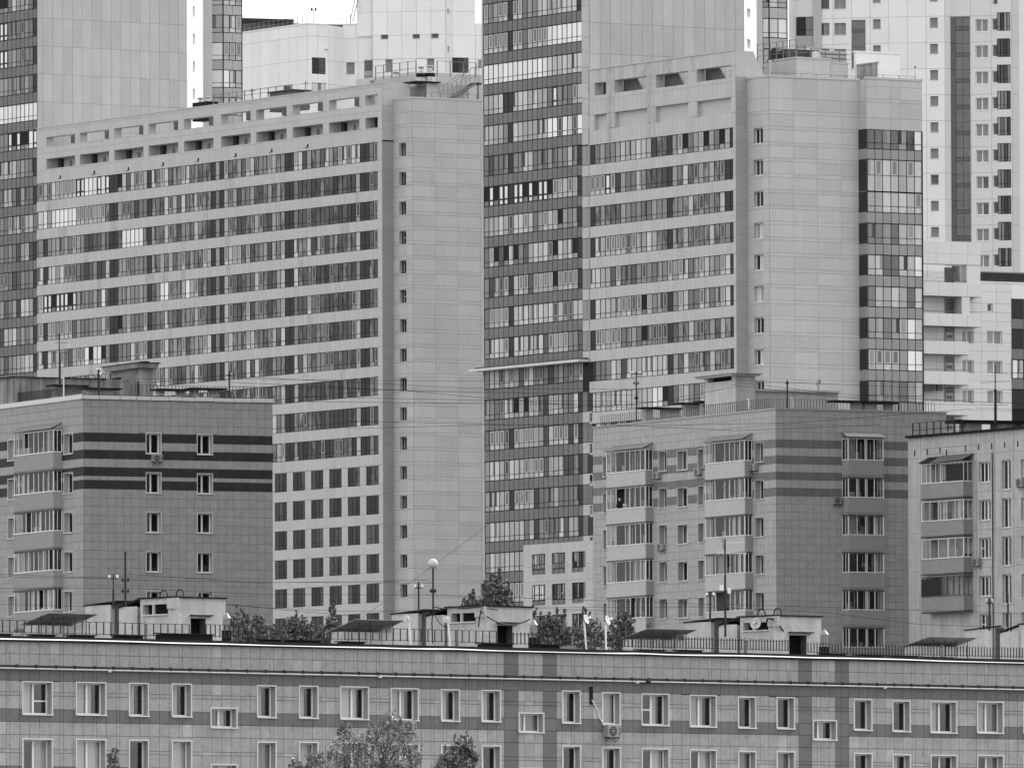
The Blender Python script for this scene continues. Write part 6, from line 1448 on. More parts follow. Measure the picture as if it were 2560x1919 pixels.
rail_thing('roof_railing', 'close-barred railing along the long left roof edge of the right block', 'railing', RL.at(0, -.4), 1502, 1930, 1040, .8, .3, r=.013, zb=ZRT+.15, bars=1.0, rails=(.98,), balname='bar')
rail_thing('roof_railing', 'close-barred railing above the dark right wall of the right block', 'railing', RR.at(0, -.4), 1935, 2336, 1020, .72, .26, r=.013, zb=ZRT+.15, bars=1.0, rails=(.98,), balname='bar')
t = None; PH = RR.at(0, -8); a, c = PH.U(1871, 960), PH.U(*q('b4', 860, 1400)); z1 = PH.Z(1940, qy('b4', 1392)); t = thing('roof_penthouse', 'pale penthouse on the right block with a dark slot window and tangled cables', 'penthouse', PH.P(0, ZRT))
b = MB(); b.box(PH, a, c, ZRT, z1, -5, 0, M_SH); b.build('low_wing', t); b = MB(); b.box(PH, a-.1, c+.1, z1, z1+.16, -5.2, .2, M_SH); b.build('low_roof', t)
PHL = Face(0, 0, -63, origin=PH.P(PH.U(1826, 950), 0, .8)); zt = PHL.Z(1826, qy('b4', 1280)); ul = PHL.U(1762, 950); dk0 = PHL.Z(1800, qy('c3', 255)); dk1 = PHL.Z(1800, qy('c3', 215))
PHR = Face(0, 0, 27, origin=PHL.o); b = MB(); wall(b, PHL, ul, 0, ZRT, zt, M_SH, [(ul+.5, -.6, dk0, dk1, .5, M_BLACK)], .5); wall(b, PHR, 0, 1.7, ZRT, zt, M_SH); b.box(PHR, 1.69, 1.7, ZRT, zt, ul, 0, M_SH); b.box(PHR, .7, 1.6, ZRT, zt-.02, ul, -.6, M_SH); b.build('tower', t)
b = MB(); b.box(PHR, -.5, 1.95, zt, zt+.12, ul-.5, .35, M_SH); b.box(PHR, -.6, 2.05, zt+.12, zt+.17, ul-.6, .45, M_DP2); b.build('tower_roof', t)
G = PH.at(PH.U(qx('b4', 758), 960), -1); c0 = G.P(0, 0); z0, z1_ = z1, G.Z(qx('b4', 758), qy('b4', 1305)); t = thing('steel_flue', 'funnel-shaped metal flue on the low wing of the right block penthouse', 'flue', G.P(0, z1))
b = MB(); b.lathe((c0.x, c0.y, z1), [(.2, 0), (.18, (z1_-z1)*.55), (.3, (z1_-z1)*.7)], M_STEEL, 18); b.build('pipe', t); b = MB(); b.lathe((c0.x, c0.y, z1+(z1_-z1)*.68), [(.33, 0), (.34, (z1_-z1)*.3)], M_STEEL, 18); b.build('cap', t)
l = p_('b4', 490, 1310, 1512, RR.at(0, -1)); pole_thing('utility_pole', 'iron pole with a crossarm near the roof corner of the right block', 'pole', l, M_IRON, .06, l[0], lambda t: crossarm(t, l[1]-Vector((0, 0, .25)), X, .13, M_IRON, w=M_GALV))
l = p_('c3', 1420, 180, 590, RL.at(0, -1))
def tw(t):
    for s in (-.28, .28): b = MB(); b.lathe(l[1]+Vector((s-.14, -.05, 0)), [(.1, 0), (.12, .14), (.1, .28)], M_GALV, 12, axis=(1, 0, 0)); b.build('lamp_head', t)
    crossarm(t, l[1]-Vector((0, 0, .05)), X, .3, M_IRON, r=.035); crossarm(t, l[1]-Vector((0, 0, .85)), X, .17, M_IRON); crossarm(t, l[0].lerp(l[1], .45), X, .1, M_IRON)
pole_thing('roof_mast', 'tall mast with two bright cylinders on top at the left end of the right block', 'mast', l, M_IRON, .05, l[0], tw)
for x, lb in ((208, 'white crook-headed post left of the right block corner'), (527, 'white crook-headed post right of the right block corner')):
    l = p_('b4', x, 1445, 1520, RR.at(0, -.7)); pole_thing('white_post', lb, 'post', [l[0], l[1], l[1]+Vector((-.12, 0, .03))], M_WPOLE, .05, l[0], group='white posts on the middle roofs')
l = p_('c4', 1298, 130, 195, RR.at(0, -.6)); pole_thing('short_post', 'short thick black post at the right end of the right block roof', 'post', l, M_IRON, .06, l[0])
QB = QL.at(0, -1.2)
rail_thing('roof_railing', 'open iron railing at the left end of the old panel block roof', 'railing', QB, 2282, 2405, 1075, 1.1, .9, r=.035, zb=ZQR+.1, rails=(1.0, .5))
QS = QL.at(0, -3.5); a, c = QS.U(*q('c4', 1715, 260)), QS.U(*q('c4', 2250, 290)); t = thing('roof_vent', 'long dark slab vent on concrete blocks on the old panel block', 'roof vent', QS.P(a, ZQR)); QF = Face(0, 0, 20, origin=QS.P(a, 0))
z1 = QF.Z(*q('c4', 1720, 256)); L = 10; b = MB(); b.box(QF, 0, L, z1-.22, z1-.02, -2.2, 0, M_SLAB); b.build('cover_slab', t)
for k in (.1, .35, .55, .8): b = MB(); b.box(QF, L*k, L*k+1.2, ZQR, z1-.23, -1.8, -.3, M_CONC); b.build('block', t)
l = p_('b4', 2003, 1200, 1640, QL.at(0, -3)); 
def aer3(t):
    b = MB(); b.tube(l[0], l[0].lerp(l[1], .6), .1, M_IRON, 7); b.build('mast_sleeve', t)
    yagi(t, l[1]-Vector((-.3, 0, .6)), Vector((1, .2, -.02)).normalized(), 1.1, 5, M_IRON, .3); yagi(t, l[1]-Vector((0, 0, 1.25)), Vector((1, .1, .06)).normalized(), 2.1, 8, M_IRON, .3)
pole_thing('aerial_mast', 'aerial mast with wide thin aerials above the old panel block', 'aerial mast', l, M_IRON, .04, l[0], aer3)
G = QL.at(QL.U(*q('c4', 2140, 130)), -4); b = MB(); b.box(G, 0, 6, ZQR, G.Z(*q('b4', 2150, 1475)), -3, 0, M_CONC); b.box(G, -.1, 6, G.Z(*q('b4', 2150, 1475)), G.Z(*q('b4', 2150, 1462)), -3.2, .2, M_SH)
tag(b.build('roof_box', base=G.P(1, ZQR)), 'pale roof box cut by the right picture edge on the old panel block', 'roof box')
# ================================================================== roofs of the towers
def cyl_vent(F, rg, x0, x1, y0, y1, lb, zb, base=None, o=0):
    xm = (x0+x1)/2; a, c = F.U(*q(rg, x0, y0)), F.U(*q(rg, x1, y0)); r = (c-a)/2*math.cos(F.a) if abs(F.ang) < 45 else abs(c-a)/2*abs(math.cos(F.a)); zt = F.Z(*q(rg, xm, y0)); z0 = F.Z(*q(rg, xm, y1)); p = F.P((a+c)/2, 0, o)
    t = thing('roof_ventilator', lb, 'ventilator', (p.x, p.y, min(zb, z0)), 'ventilators on the tower roofs')
    b = MB(); b.lathe((p.x, p.y, min(zb, z0)), [(r*.72, 0), (r*.66, zt-min(zb, z0)-.2)], M_GALV, 16); b.build('pipe', t); b = MB(); b.lathe((p.x, p.y, zt-.24), [(r*.75, 0), (r*1.05, .1), (r, .2), (r*.3, .24)], M_STEEL, 16); b.build('cap', t)
BR = BF.at(0, -3); ZBT = ztopB
cyl_vent(BR, 'a1', 1706, 1756, 842, 885, 'left one of two stubby metal ventilators beside the sunlit white corner', ZBT-1); cyl_vent(BR, 'a1', 1776, 1820, 832, 880, 'right one of two stubby metal ventilators beside the sunlit white corner', ZBT-1)
b = MB(); a, c = BR.U(*q('a1', 1690, 900)), BR.U(*q('a1', 1815, 900)); b.box(BR, a, c, ZBT-1, BR.Z(*q('a1', 1750, 884)), -1, .4, M_BLACK); tag(b.build('vent_plinth', base=BR.P(a, ZBT-1)), 'black plinth under the two stubby ventilators on the banded block', 'plinth')
rail_thing('roof_railing', 'grey handrail along the roof of the long banded block, left stretch', 'railing', BR, 533, 730, 240, 1.05, 1.6, r=.04, m=M_RAIL, rails=(1.0, .55), zb=BR.Z(605, 246)-.3)
rail_thing('roof_railing', 'grey handrail on the raised roof left of the clustered ventilators', 'railing', BF.at(0, -7), 939, 1040, 195, 1.5, 1.5, r=.04, m=M_RAIL, rails=(1.0, .5), zb=BF.at(0, -7).Z(960, 199))
rail_thing('roof_railing', 'low grey handrail along the stepped corner roof of the banded block', 'railing', B3, 1034, 1215, 245, .55, 1.1, r=.03, o=-.3, m=M_RAIL, rails=(1.0,), zb=ztopB3+.15)
rail_thing('roof_railing', 'grey handrail in front of the dark bay of the pale far tower', 'railing', BF.at(0, -7).at(0, 0, 32.5), 1093, 1190, 183, 1.6, 1.5, r=.04, m=M_RAIL, rails=(1.0,), zb=B3.Z(1093, 183))
b = MB(); a, c = BR.U(*q('a2', 325, 800)), BR.U(*q('a2', 530, 800)); z0, z1 = ZBT-1, BR.Z(*q('a2', 420, 795)); b.box(BR, a, c, z0, z1, -2, 0, mat('grey plant', .36)); b.lathe(BR.P(a+(c-a)*.4, z1, -1), [(.4, 0), (.4, .7)], mat('grey plant', .36), 14); b.box(BR, a-.2, c+.2, z1, z1+.1, -2.2, .2, M_IRON)
tag(b.build('plant_box', base=BR.P(a, z0)), 'dark grey plant box with a stub duct on the banded block roof', 'plant box')
for rg, x, y0, y1, lb in (('a2', 170, 760, 835, 'small twin lamp post at the left part of the banded block roof'), ('a2', 636, 700, 800, 'small twin lamp post in the middle of the banded block roof')):
    l = p_(rg, x, y0, y1, BR); pole_thing('roof_lamp', lb, 'lamp', l, M_RAIL, .05, l[0], lambda t, l=l: crossarm(t, l[1]-Vector((0, 0, .3)), X, .45, M_RAIL, w=M_WPOLE), group='roof lamps')
# penthouse steps of B with the ventilator cluster
PB = Face(0, 0, 32.5, origin=B3.P(0, 0, 0)); U7 = BF.at(0, -9)
a = U7.U(*q('a2', 1190, 700)); t = thing('roof_penthouse', 'pale stepped penthouse behind the crown end of the banded block', 'penthouse', U7.P(a+2, ztopB-2))
xc_ = qx('a2', 1600); Uc = U7.U(xc_, 200); zz = U7.Z(qx('a2', 1190), qy('a2', 697)); b = MB(); RB = Face(0, 0, 32.5, origin=U7.P(Uc, 0)); b.box(U7, a, Uc, ztopB-4, zz, -2, 0, M_TW[0]); b.box(RB, 0, RB.U(1216, 200), ztopB-5, RB.Z(1150, qy('a2', 636)), -12, -.5, M_TW[1]); b.build('upper_block', t)
zz2 = B3.Z(qx('a2', 1675), qy('a2', 720), -2.5); PC = B3.at(0, -2.5); a, c = PC.U(*q('a2', 1530, 760)), PC.U(*q('a2', 1680, 760)); b = MB(); PCL = Face(0, 0, -57.5, origin=PC.P(c, 0))
b.box(PCL, PCL.U(*q('a2', 1420, 760)), 0, ztopB3-.5, zz2, -5, 0, M_TW[0]); b.box(PC, c, c+5, ztopB3-.5, zz2-.1, -5, -.01, M_TWD[0]); b.build('lower_block', t)
b = MB(); b.box(PC, a+.6, c+1.5, zz2+.05, zz2+.18, -2.2, .4, M_SLAB); b.build('black_slab', t)
for i, (x0, x1, y0, y1, lb) in enumerate(((1380, 1452, 618, 665, 'squat lone ventilator left of the ventilator cluster'), (1605, 1660, 573, 625, 'left capped ventilator of the cluster on black rings'), (1678, 1738, 565, 620, 'right capped ventilator of the cluster, with two white knobs'))):
    cyl_vent(PC.at(0, -2), 'a2', x0, x1, y0, y1, lb, 1e9)
t = thing('ventilator_drum', 'pair of fat black-ringed drums under the capped ventilators', 'ventilator', PC.P(c-1, zz2+.25))
for x0, x1, m0 in ((1590, 1665, 0), (1660, 1755, 1)):
    p = PC.at(0, -2).P(PC.at(0, -2).U(*q('a2', (x0+x1)/2, 660)), 0); r = (x1-x0)/3.454*.041/2; zA_, zB_, zC_ = [PC.Z(*q('a2', 1670, y)) for y in (700, 655-m0*8, 622-m0*6)]
    b = MB(); b.lathe((p.x, p.y, zA_), [(r*.95, 0), (r*.95, zB_-zA_)], M_GALV, 20); b.build('drum', t); b = MB(); b.lathe((p.x, p.y, zB_), [(r, 0), (r, zC_-zB_)], M_BLACK, 20); b.build('black_ring', t)
    P2 = Pieces(t)
# steel stairs between the banded block and the dark tower
ST = PC.at(0, .6); t = thing('steel_stairs', 'open steel staircase with railings climbing right to the dark tower', 'staircase', ST.P(ST.U(1130, 240), ztopB3)); P2 = Pieces(t)
def sp(x, y, o=0): return ST.P(ST.U(*q('a2', x, y)), ST.Z(*q('a2', x, y)), o)
for o in (0, -1.1):
    b = MB(); b.tube(sp(1905, 842, o), sp(2110, 718, o), .1, M_RAIL, 5); b.build('stringer', t)
    b = MB(); b.path([sp(1787, 738, o), sp(1895, 722, o), sp(2068, 592, o)], .035, M_RAIL, 4); b.path([sp(1787, 790, o), sp(1900, 780, o), sp(2110, 640, o)], .03, M_RAIL, 4); b.path([sp(2108, 575, o), sp(2175, 585, o)], .035, M_RAIL, 4); b.build('handrail', t)
for k in range(11): x = 1787+(2170-1787)*k/10; yt = 738 if x < 1895 else 722-(x-1895)*.75 if x < 2070 else 580; yb = 850 if x < 1905 else 842-(x-1905)*.6 if x < 2110 else 720; b = MB(); b.tube(sp(x, yb), sp(x, yt), .035, M_RAIL, 4); b.build('post', t)
for k in range(14): x = 1915+195*k/13; y = 838-120*k/13; u, z = ST.U(*q('a2', x, y)), ST.Z(*q('a2', x, y)); P2.add('tread', ST, u, u+.35, z, z+.06, -1.1, 0, M_IRON)
b = MB(); b.box(ST, ST.U(*q('a2', 2108, 700)), ST.U(*q('a2', 2176, 700)), sp(2110, 728).z, sp(2110, 716).z, -1.2, .1, M_IRON); b.build('landing', t)
for x, w in ((2125, .09), (2040, .04), (1990, .04)): b = MB(); b.tube(sp(x, 858), sp(x, 725 if x > 2100 else 790), w, M_RAIL, 5); b.build('support', t)
P2.flush()
# C roof
CR = C3.at(0, -4); z0 = ztopC1-.3
def roofblock(label, F, rg, x0, xc, x1, y0l, y0, z0, m, cap=True, name='roof_block'):
    """corner block: left face to xc, right face to x1"""
    RF = Face(0, 0, 31.5, origin=F.P(F.U(*q(rg, xc, y0)), 0)); LF_ = Face(0, 0, -58.5, origin=RF.o); ul, ur = LF_.U(*q(rg, x0, y0)), RF.U(*q(rg, x1, y0)); zt = RF.Z(*q(rg, xc, y0)); t = thing(name, label, 'roof block', RF.P(1, z0, -1)); b = MB()
    b.box(RF, 0, ur, z0, zt, ul, 0, m); b.build('wall', t); b = MB(); b.box(RF, -.1, ur+.1, zt, zt+.15, ul-.1, .1, m); b.build('cap', t)
    P2 = Pieces(t); tiles(P2, RF, steps(0, ur, 2.4), [z0, (z0+zt)/2, zt], [], pickn(m), name='wall_panel'); tiles(P2, LF_, steps(ul, 0, 1.8), [z0, (z0+zt)/2, zt], [], pickn(m), name='wall_panel'); P2.flush(); return RF, LF_, zt, t
RF, LF_, zt1, t = roofblock('low grey-capped block under the drum and railings on the right high-rise roof', CR, 'a4', 330, 555, 800, 425, 425, z0, M_TW[1])
rail_thing('roof_railing', 'grey railing round the drum on the right high-rise roof', 'railing', LF_, 1893, 1990, 148, 1.7, 1.2, r=.035, m=M_RAIL, rails=(1.0, .66, .33), zb=zt1+.1)
rail_thing('roof_railing', 'grey three-rail railing right of the drum on the right high-rise roof', 'railing', RF, 1992, 2135, 160, 1.4, 1.8, r=.035, m=M_RAIL, rails=(1.0, .66, .33), zb=zt1-.1, o=-2.5)
DR = RF.at(0, -3); a, c = DR.U(*q('a4', 480, 400)), DR.U(*q('a4', 715, 400)); b = MB(); b.box(DR, a, c, zt1-.2, DR.Z(*q('a4', 600, 362)), -2.5, 0, mat('dark drum', .26, .6, noise=.1)); b.tube(DR.P(a, zt1+.6, -1.2), DR.P(a-.6, zt1+.6, -1.2), .75, M_IRON, 16); b.tube(DR.P(a+(c-a)*.8, zt1+.5, .3), DR.P(a+(c-a)*.8, zt1+.5, .8), .5, M_GALV, 14)
tag(b.build('cooling_unit', base=DR.P(a, zt1)), 'long dark cooling unit with round end on the right high-rise roof', 'cooling unit')
b = MB(); a, c = DR.U(*q('a4', 720, 420)), DR.U(*q('a4', 925, 420)); 
t = thing('slatted_screen', 'horizontal slatted screen between the cooling unit and the bright metal box', 'screen', DR.P(a, zt1)); P2 = Pieces(t)
for k in range(6): z = DR.Z(*q('a4', 800, 455-k*15)); P2.add('slat', DR, a, c, z-.1, z+.14, -.3, -.1, M_TW[0] if k % 2 else M_DP2)
P2.flush()
MB_W = mat('white metal box', .88, .5); 
RF2, LF2, ztb, t = roofblock('tall bright white box on the right high-rise roof', C3.at(0, -5), 'a4', 975, 985, 1308, 378, 382, z0, MB_W)
RF3, LF3, ztc, t = roofblock('lower stained grey stair head in front of the bright white box', C3.at(0, -1.5), 'a4', 985, 1143, 1146, 462, 462, z0, mat('stained wall', .58, .8, noise=.2, scale=1, streak=.3))
roofblock('narrow pale block between the low roof block and the bright white box', C3.at(0, -4.5), 'a4', 795, 803, 930, 462, 462, z0, M_TW[1])
rail_thing('roof_railing', 'very low handrail along the right high-rise roof edge', 'railing', C3, 1930, 2150, 188, .28, 1.7, r=.03, m=M_RAIL, o=-.4, rails=(1.0,), zb=ztopC1+.2)
rail_thing('roof_railing', 'very low handrail above the glazed corner of the right high-rise', 'railing', C5, 2168, 2288, 195, .28, 1.7, r=.03, m=M_RAIL, o=-.4, rails=(1.0,), zb=ztop5+.2)
l = p_('a4', 366, 450, 545, C3.at(0, -1)); pole_thing('roof_lamp', 'twin roof beacon behind the slanted crown end', 'beacon', l, M_GALV, .04, l[0], lambda t: crossarm(t, l[1], X, .28, M_GALV, w=M_IRON), group='roof lamps')
l = p_('a4', 1420, 490, 590, C5.at(0, -1)); pole_thing('roof_lamp', 'single dark-headed beacon at the right end of the right high-rise', 'beacon', l, M_GALV, .05, l[0], lambda t: crossarm(t, l[1]-Vector((0, 0, .1)), X, .04, M_IRON), group='roof lamps')

# ================================================================== wires across the picture
def A(x, y, Y): d = ray(x, y); return CAMV+d*(Y/d.y)
wires = [([(160, 945), (647, 948), (1210, 953), (1590, 948)], 820, 840, 'highest long wire from the left roof to the twin-headed mast'),
         ([(570, 940), (1180, 970), (1585, 973)], 820, 840, 'long wire meeting the twin-headed mast below its crossarm'),
         ([(575, 955), (1000, 975), (1216, 995), (1450, 1014), (1590, 1018)], 822, 842, 'wire sloping down from the left block pole to the right'),
         ([(575, 965), (1210, 980), (1590, 988)], 821, 841, 'wire just under the sloping pair at mid height'),
         ([(681, 990), (1210, 1000), (1640, 1004), (1830, 968)], 822, 855, 'wire ending at the tangled knot of the right penthouse'),
         ([(681, 1003), (1220, 1008), (1600, 1012)], 823, 846, 'lowest wire of the upper bundle'),
         ([(867, 1052), (1220, 1060), (1480, 1066), (2000, 1056), (2430, 1022)], 835, 850, 'wire crossing low over the right block wall'),
         ([(867, 1071), (1220, 1062), (1500, 1060), (1840, 1076), (2200, 1062)], 834, 850, 'wire rising then sagging along the right block wall'),
         ([(1830, 962), (2030, 985), (2300, 1010), (2520, 1012)], 852, 862, 'wire from the penthouse knot to the panel block roof'),
         ([(1840, 955), (2100, 985), (2440, 1005), (2560, 1008)], 852, 862, 'upper wire from the penthouse knot towards the right edge'),
         ([(1840, 950), (2200, 965), (2560, 975)], 853, 862, 'uppermost wire at right above the glazed corner foot'),
         ([(2440, 1020), (2540, 1024), (2600, 1030)], 853, 856, 'short wire right of the wide aerial'),
         ([(906, 1543), (1180, 1342), (1478, 1106)], 600, 850, 'steep diagonal wire rising to the right block corner'),
         ([(-20, 1434), (285, 1445), (318, 1434), (640, 1456), (960, 1452), (1072, 1449)], 590, 592, 'wire from the first mast to the globe mast'),
         ([(-20, 1441), (285, 1446), (318, 1448), (640, 1455), (1080, 1456)], 590, 592, 'wire just below the one between first mast and globe mast'),
         ([(-20, 1470), (313, 1469), (640, 1484), (1083, 1487), (1400, 1497), (1780, 1510)], 590, 610, 'dashed-looking wire passing behind the globe mast'),
         ([(-20, 1508), (211, 1516), (560, 1510), (640, 1517), (850, 1527), (1045, 1526)], 592, 594, 'wire entering the second machine room from the left'),
         ([(565, 1510), (640, 1516), (700, 1523), (900, 1540)], 590, 594, 'short wire sagging over the trees by the first flue'),
         ([(1325, 1519), (1500, 1525), (1700, 1548), (1860, 1552)], 592, 605, 'wire from the second machine room to the third'),
         ([(1330, 1518), (1500, 1517), (1720, 1516), (1815, 1518)], 592, 605, 'level wire between the second machine room and the tall mast'),
         ([(1815, 1518), (2060, 1530), (2300, 1560), (2475, 1566)], 605, 612, 'wire from the tall aerial mast to the cross-shaped pole'),
         ([(1815, 1510), (2160, 1520), (2475, 1530), (2600, 1536)], 605, 612, 'upper wire from the tall aerial mast towards the right edge')]
for pts, Y0, Y1, lb in wires:
    n = len(pts); P3 = []
    xs_ = [p[0] for p in pts]
    for i in range(n-1):
        for k in range(6):
            t_ = k/6; x = pts[i][0]+(pts[i+1][0]-pts[i][0])*t_; 
            y = pts[i][1]+(pts[i+1][1]-pts[i][1])*t_; P3.append(A(x, y, Y0+(Y1-Y0)*(x-xs_[0])/(xs_[-1]-xs_[0])))
    P3.append(A(pts[-1][0], pts[-1][1], Y1)); b = MB(); b.path(P3, .016 if Y0 > 700 else .012, M_CABLE, 4)
    tag(b.build('overhead_wire', base=P3[0]), lb, 'wire', 'overhead wires')

# ================================================================== trees
def leaf_mat(name, s):
    m = mat(name, s, .38, .6, noise=.35, scale=2.5); return m
M_LF = [leaf_mat('leaves a', .40), leaf_mat('leaves b', .60), leaf_mat('leaves c', .24)]; M_BARK = mat('grey bark', .30, .9, noise=.2, scale=3)
def tree(label, cx, ytop, ybase, Y, blobs, nleaf, size, seed, weep=False, name='tree', group='trees behind the front roof', cat='tree'):
    """blobs: (px x, px y, px rx, px ry) clumps of foliage; trunk down to the ground"""
    g = np.random.default_rng(seed); s = Y/FOC; base = A(cx, 2500, Y); base.z = 0; t = thing(name, label, cat, base, group)
    top_ = A(cx, (ytop*2+ybase)/3, Y); b = MB(); pts = [Vector((base.x, base.y, 0)), Vector((base.x+.3, base.y, top_.z*.45)), Vector((base.x-.2, base.y+.1, top_.z*.8)), top_]
    for i, (p, c) in enumerate(zip(pts, pts[1:])): b.tube(p, c, .26-.07*i, M_BARK, 8, r2=.26-.07*(i+1))
    b.build('trunk', t); b = MB(); cl = []
    for (x, y, rx, ry) in blobs:
        c = A(x, y, Y+g.uniform(-1, 1)*min(2.5, rx*s)); cl.append((c, rx*s, ry*s)); st = pts[2].lerp(pts[3], g.uniform(.2, 1)); mid = st.lerp(c, .5)+Vector((0, 0, .15)); b.path([st, mid, c], .022, M_BARK, 5)
        for k in range(7):
            d = Vector(g.normal(size=3)); d.normalize(); e = c+Vector((d.x*rx*s, d.y*rx*s, d.z*ry*s))*g.uniform(.6, 1.05); b.tube(c, e, .016, M_BARK, 4, r2=.006)
            if weep: b.tube(e, e-Vector((0, 0, ry*s*.6)), .008, M_BARK, 3)
    b.build('branches', t)
    if not weep and nleaf > 1500:                                  # upright sprigs standing out of the crown
        for (x, y, rx, ry) in list(blobs):
            for k in range(2):
                xx, hh = x+g.uniform(-.7, .7)*rx, g.uniform(8, 17); blobs = blobs+[(xx, y-ry*.75-hh*.4, 3.2, hh)]; cl.append((A(xx, y-ry*.75-hh*.4, Y), 3.2*s, hh*s))
    tot = sum(rx*ry for _, _, rx, ry in blobs); V = []; Fc = []; MI = []; n = 0
    for (c, rx, ry), (_, _, prx, pry) in zip(cl, blobs):
        k = int(nleaf*prx*pry/tot)
        tw = g.normal(size=(max(6, k//22), 3)); tw /= np.linalg.norm(tw, axis=1)[:, None]; tw *= g.uniform(.25, 1.05, size=(len(tw), 1))**.6
        j = g.integers(0, len(tw), k); p = tw[j]+g.normal(size=(k, 3))*.11
        if weep: p[:, 2] -= g.exponential(.28, k)*(g.random(k) < .7)
        p *= np.array([rx, rx, ry]); p += np.array(c)
        nrm = g.normal(size=(k, 3))+np.array([.25, -.3, .5]); nrm /= np.linalg.norm(nrm, axis=1)[:, None]
        a = np.cross(nrm, g.normal(size=(k, 3))); a /= np.linalg.norm(a, axis=1)[:, None]; bb = np.cross(nrm, a); sz = size*g.uniform(.6, 1.35, size=(k, 1))
        q4 = np.stack([p-a*sz, p-bb*sz*.5, p+a*sz, p+bb*sz*.5], 1).reshape(-1, 3); V.append(q4); mi = g.choice(3, k, p=[.5, .25, .25]); MI.append(mi); n += k
    V = np.concatenate(V)-np.array(base); MI = np.concatenate(MI); me = bpy.data.meshes.new('crown'); me.vertices.add(len(V)); me.vertices.foreach_set('co', V.ravel()); me.loops.add(len(V)); me.loops.foreach_set('vertex_index', np.arange(len(V)))
    me.polygons.add(n); me.polygons.foreach_set('loop_start', np.arange(n)*4); me.polygons.foreach_set('loop_total', np.full(n, 4)); 
    for m in M_LF: me.materials.append(m)
    me.polygons.foreach_set('material_index', MI.astype(np.int32)); me.update(calc_edges=True); o = bpy.data.objects.new('crown', me); COL.objects.link(o); o.parent = t
    return t
tree('leafy treetop just right of the first steel flue', 620, 1500, 1610, 640, [(598, 1548, 20, 28), (628, 1572, 30, 30), (600, 1590, 26, 25), (655, 1565, 20, 24), (668, 1592, 30, 26), (585, 1570, 14, 22), (700, 1600, 22, 18), (630, 1605, 40, 15)], 5200, .085, 1)
tree('leafy treetop in the middle of the group left of the second canopy', 745, 1530, 1620, 645, [(735, 1560, 24, 26), (752, 1575, 26, 26), (722, 1590, 28, 24), (775, 1590, 22, 24), (750, 1608, 40, 16)], 4200, .085, 2)
tree('slender pointed treetop left of the second canopy', 830, 1505, 1620, 640, [(833, 1522, 9, 18), (828, 1545, 15, 20), (835, 1570, 22, 24), (815, 1588, 24, 24), (845, 1600, 24, 20), (800, 1600, 22, 16)], 3800, .08, 3)
tree('bushy conical treetop rising behind the second machine room', 1238, 1425, 1620, 650, [(1242, 1447, 10, 16), (1222, 1462, 12, 20), (1247, 1472, 20, 20), (1218, 1488, 18, 22), (1240, 1497, 30, 22), (1262, 1485, 16, 20), (1268, 1505, 18, 18), (1225, 1510, 26, 20), (1245, 1540, 40, 30)], 7000, .085, 4)
tree('small dark treetop left of the conical one', 1180, 1480, 1620, 650, [(1178, 1490, 9, 11), (1182, 1503, 15, 14), (1196, 1510, 18, 10), (1166, 1512, 12, 10)], 1700, .07, 5)
tree('leafy treetop behind the second steel flue', 1390, 1525, 1640, 645, [(1383, 1550, 20, 20), (1400, 1570, 24, 26), (1365, 1568, 22, 28), (1350, 1590, 22, 26), (1390, 1600, 34, 22), (1415, 1590, 16, 20), (1336, 1540, 7, 10), (1408, 1540, 10, 12)], 5200, .085, 6)
tree('leafy treetop between the two white poles', 1470, 1535, 1640, 645, [(1462, 1545, 9, 10), (1470, 1570, 24, 24), (1450, 1590, 24, 24), (1490, 1585, 20, 26), (1475, 1608, 40, 18)], 4200, .085, 7)
tree('full treetop left of the third canopy', 1560, 1530, 1640, 640, [(1563, 1548, 16, 16), (1545, 1565, 22, 20), (1575, 1568, 18, 20), (1540, 1590, 26, 24), (1565, 1595, 24, 22), (1550, 1612, 34, 14)], 5200, .085, 8)
tree('thin twig tips left of the first balcony stack foot', 1625, 1555, 1640, 650, [(1622, 1562, 6, 10), (1630, 1580, 8, 12)], 260, .07, 9)
tree('thin weeping birch top across the lower windows, left of centre', 955, 1790, 2100, 548, [(862, 1830, 22, 28), (840, 1880, 30, 40), (900, 1870, 34, 42), (940, 1830, 34, 38), (975, 1810, 30, 34), (1010, 1850, 34, 42), (960, 1880, 44, 44), (1035, 1890, 26, 36), (870, 1915, 40, 34), (1000, 1925, 44, 34), (925, 1930, 44, 34), (1000, 1800, 12, 10), (853, 1812, 14, 14), (790, 1900, 26, 30), (760, 1920, 26, 20)], 10500, .055, 10, weep=True, group='trees before the front block')
tree('dense round treetop at the bottom, right of the birch', 1150, 1835, 2100, 546, [(1150, 1870, 24, 26), (1168, 1862, 20, 22), (1130, 1895, 28, 24), (1172, 1895, 24, 26), (1110, 1915, 30, 18), (1155, 1925, 40, 26), (1182, 1900, 14, 20)], 8000, .058, 11, group='trees before the front block')
tree('small sprig treetop at the bottom left between two windows', 283, 1865, 2100, 548, [(288, 1872, 9, 9), (276, 1892, 12, 16), (292, 1900, 10, 18), (280, 1918, 18, 14)], 900, .06, 12, weep=True, group='trees before the front block')
tree('low arching birch sprig right of the bottom left windows', 745, 1880, 2100, 548, [(735, 1905, 16, 14), (755, 1915, 20, 14), (775, 1895, 8, 14)], 700, .058, 13, weep=True, group='trees before the front block')

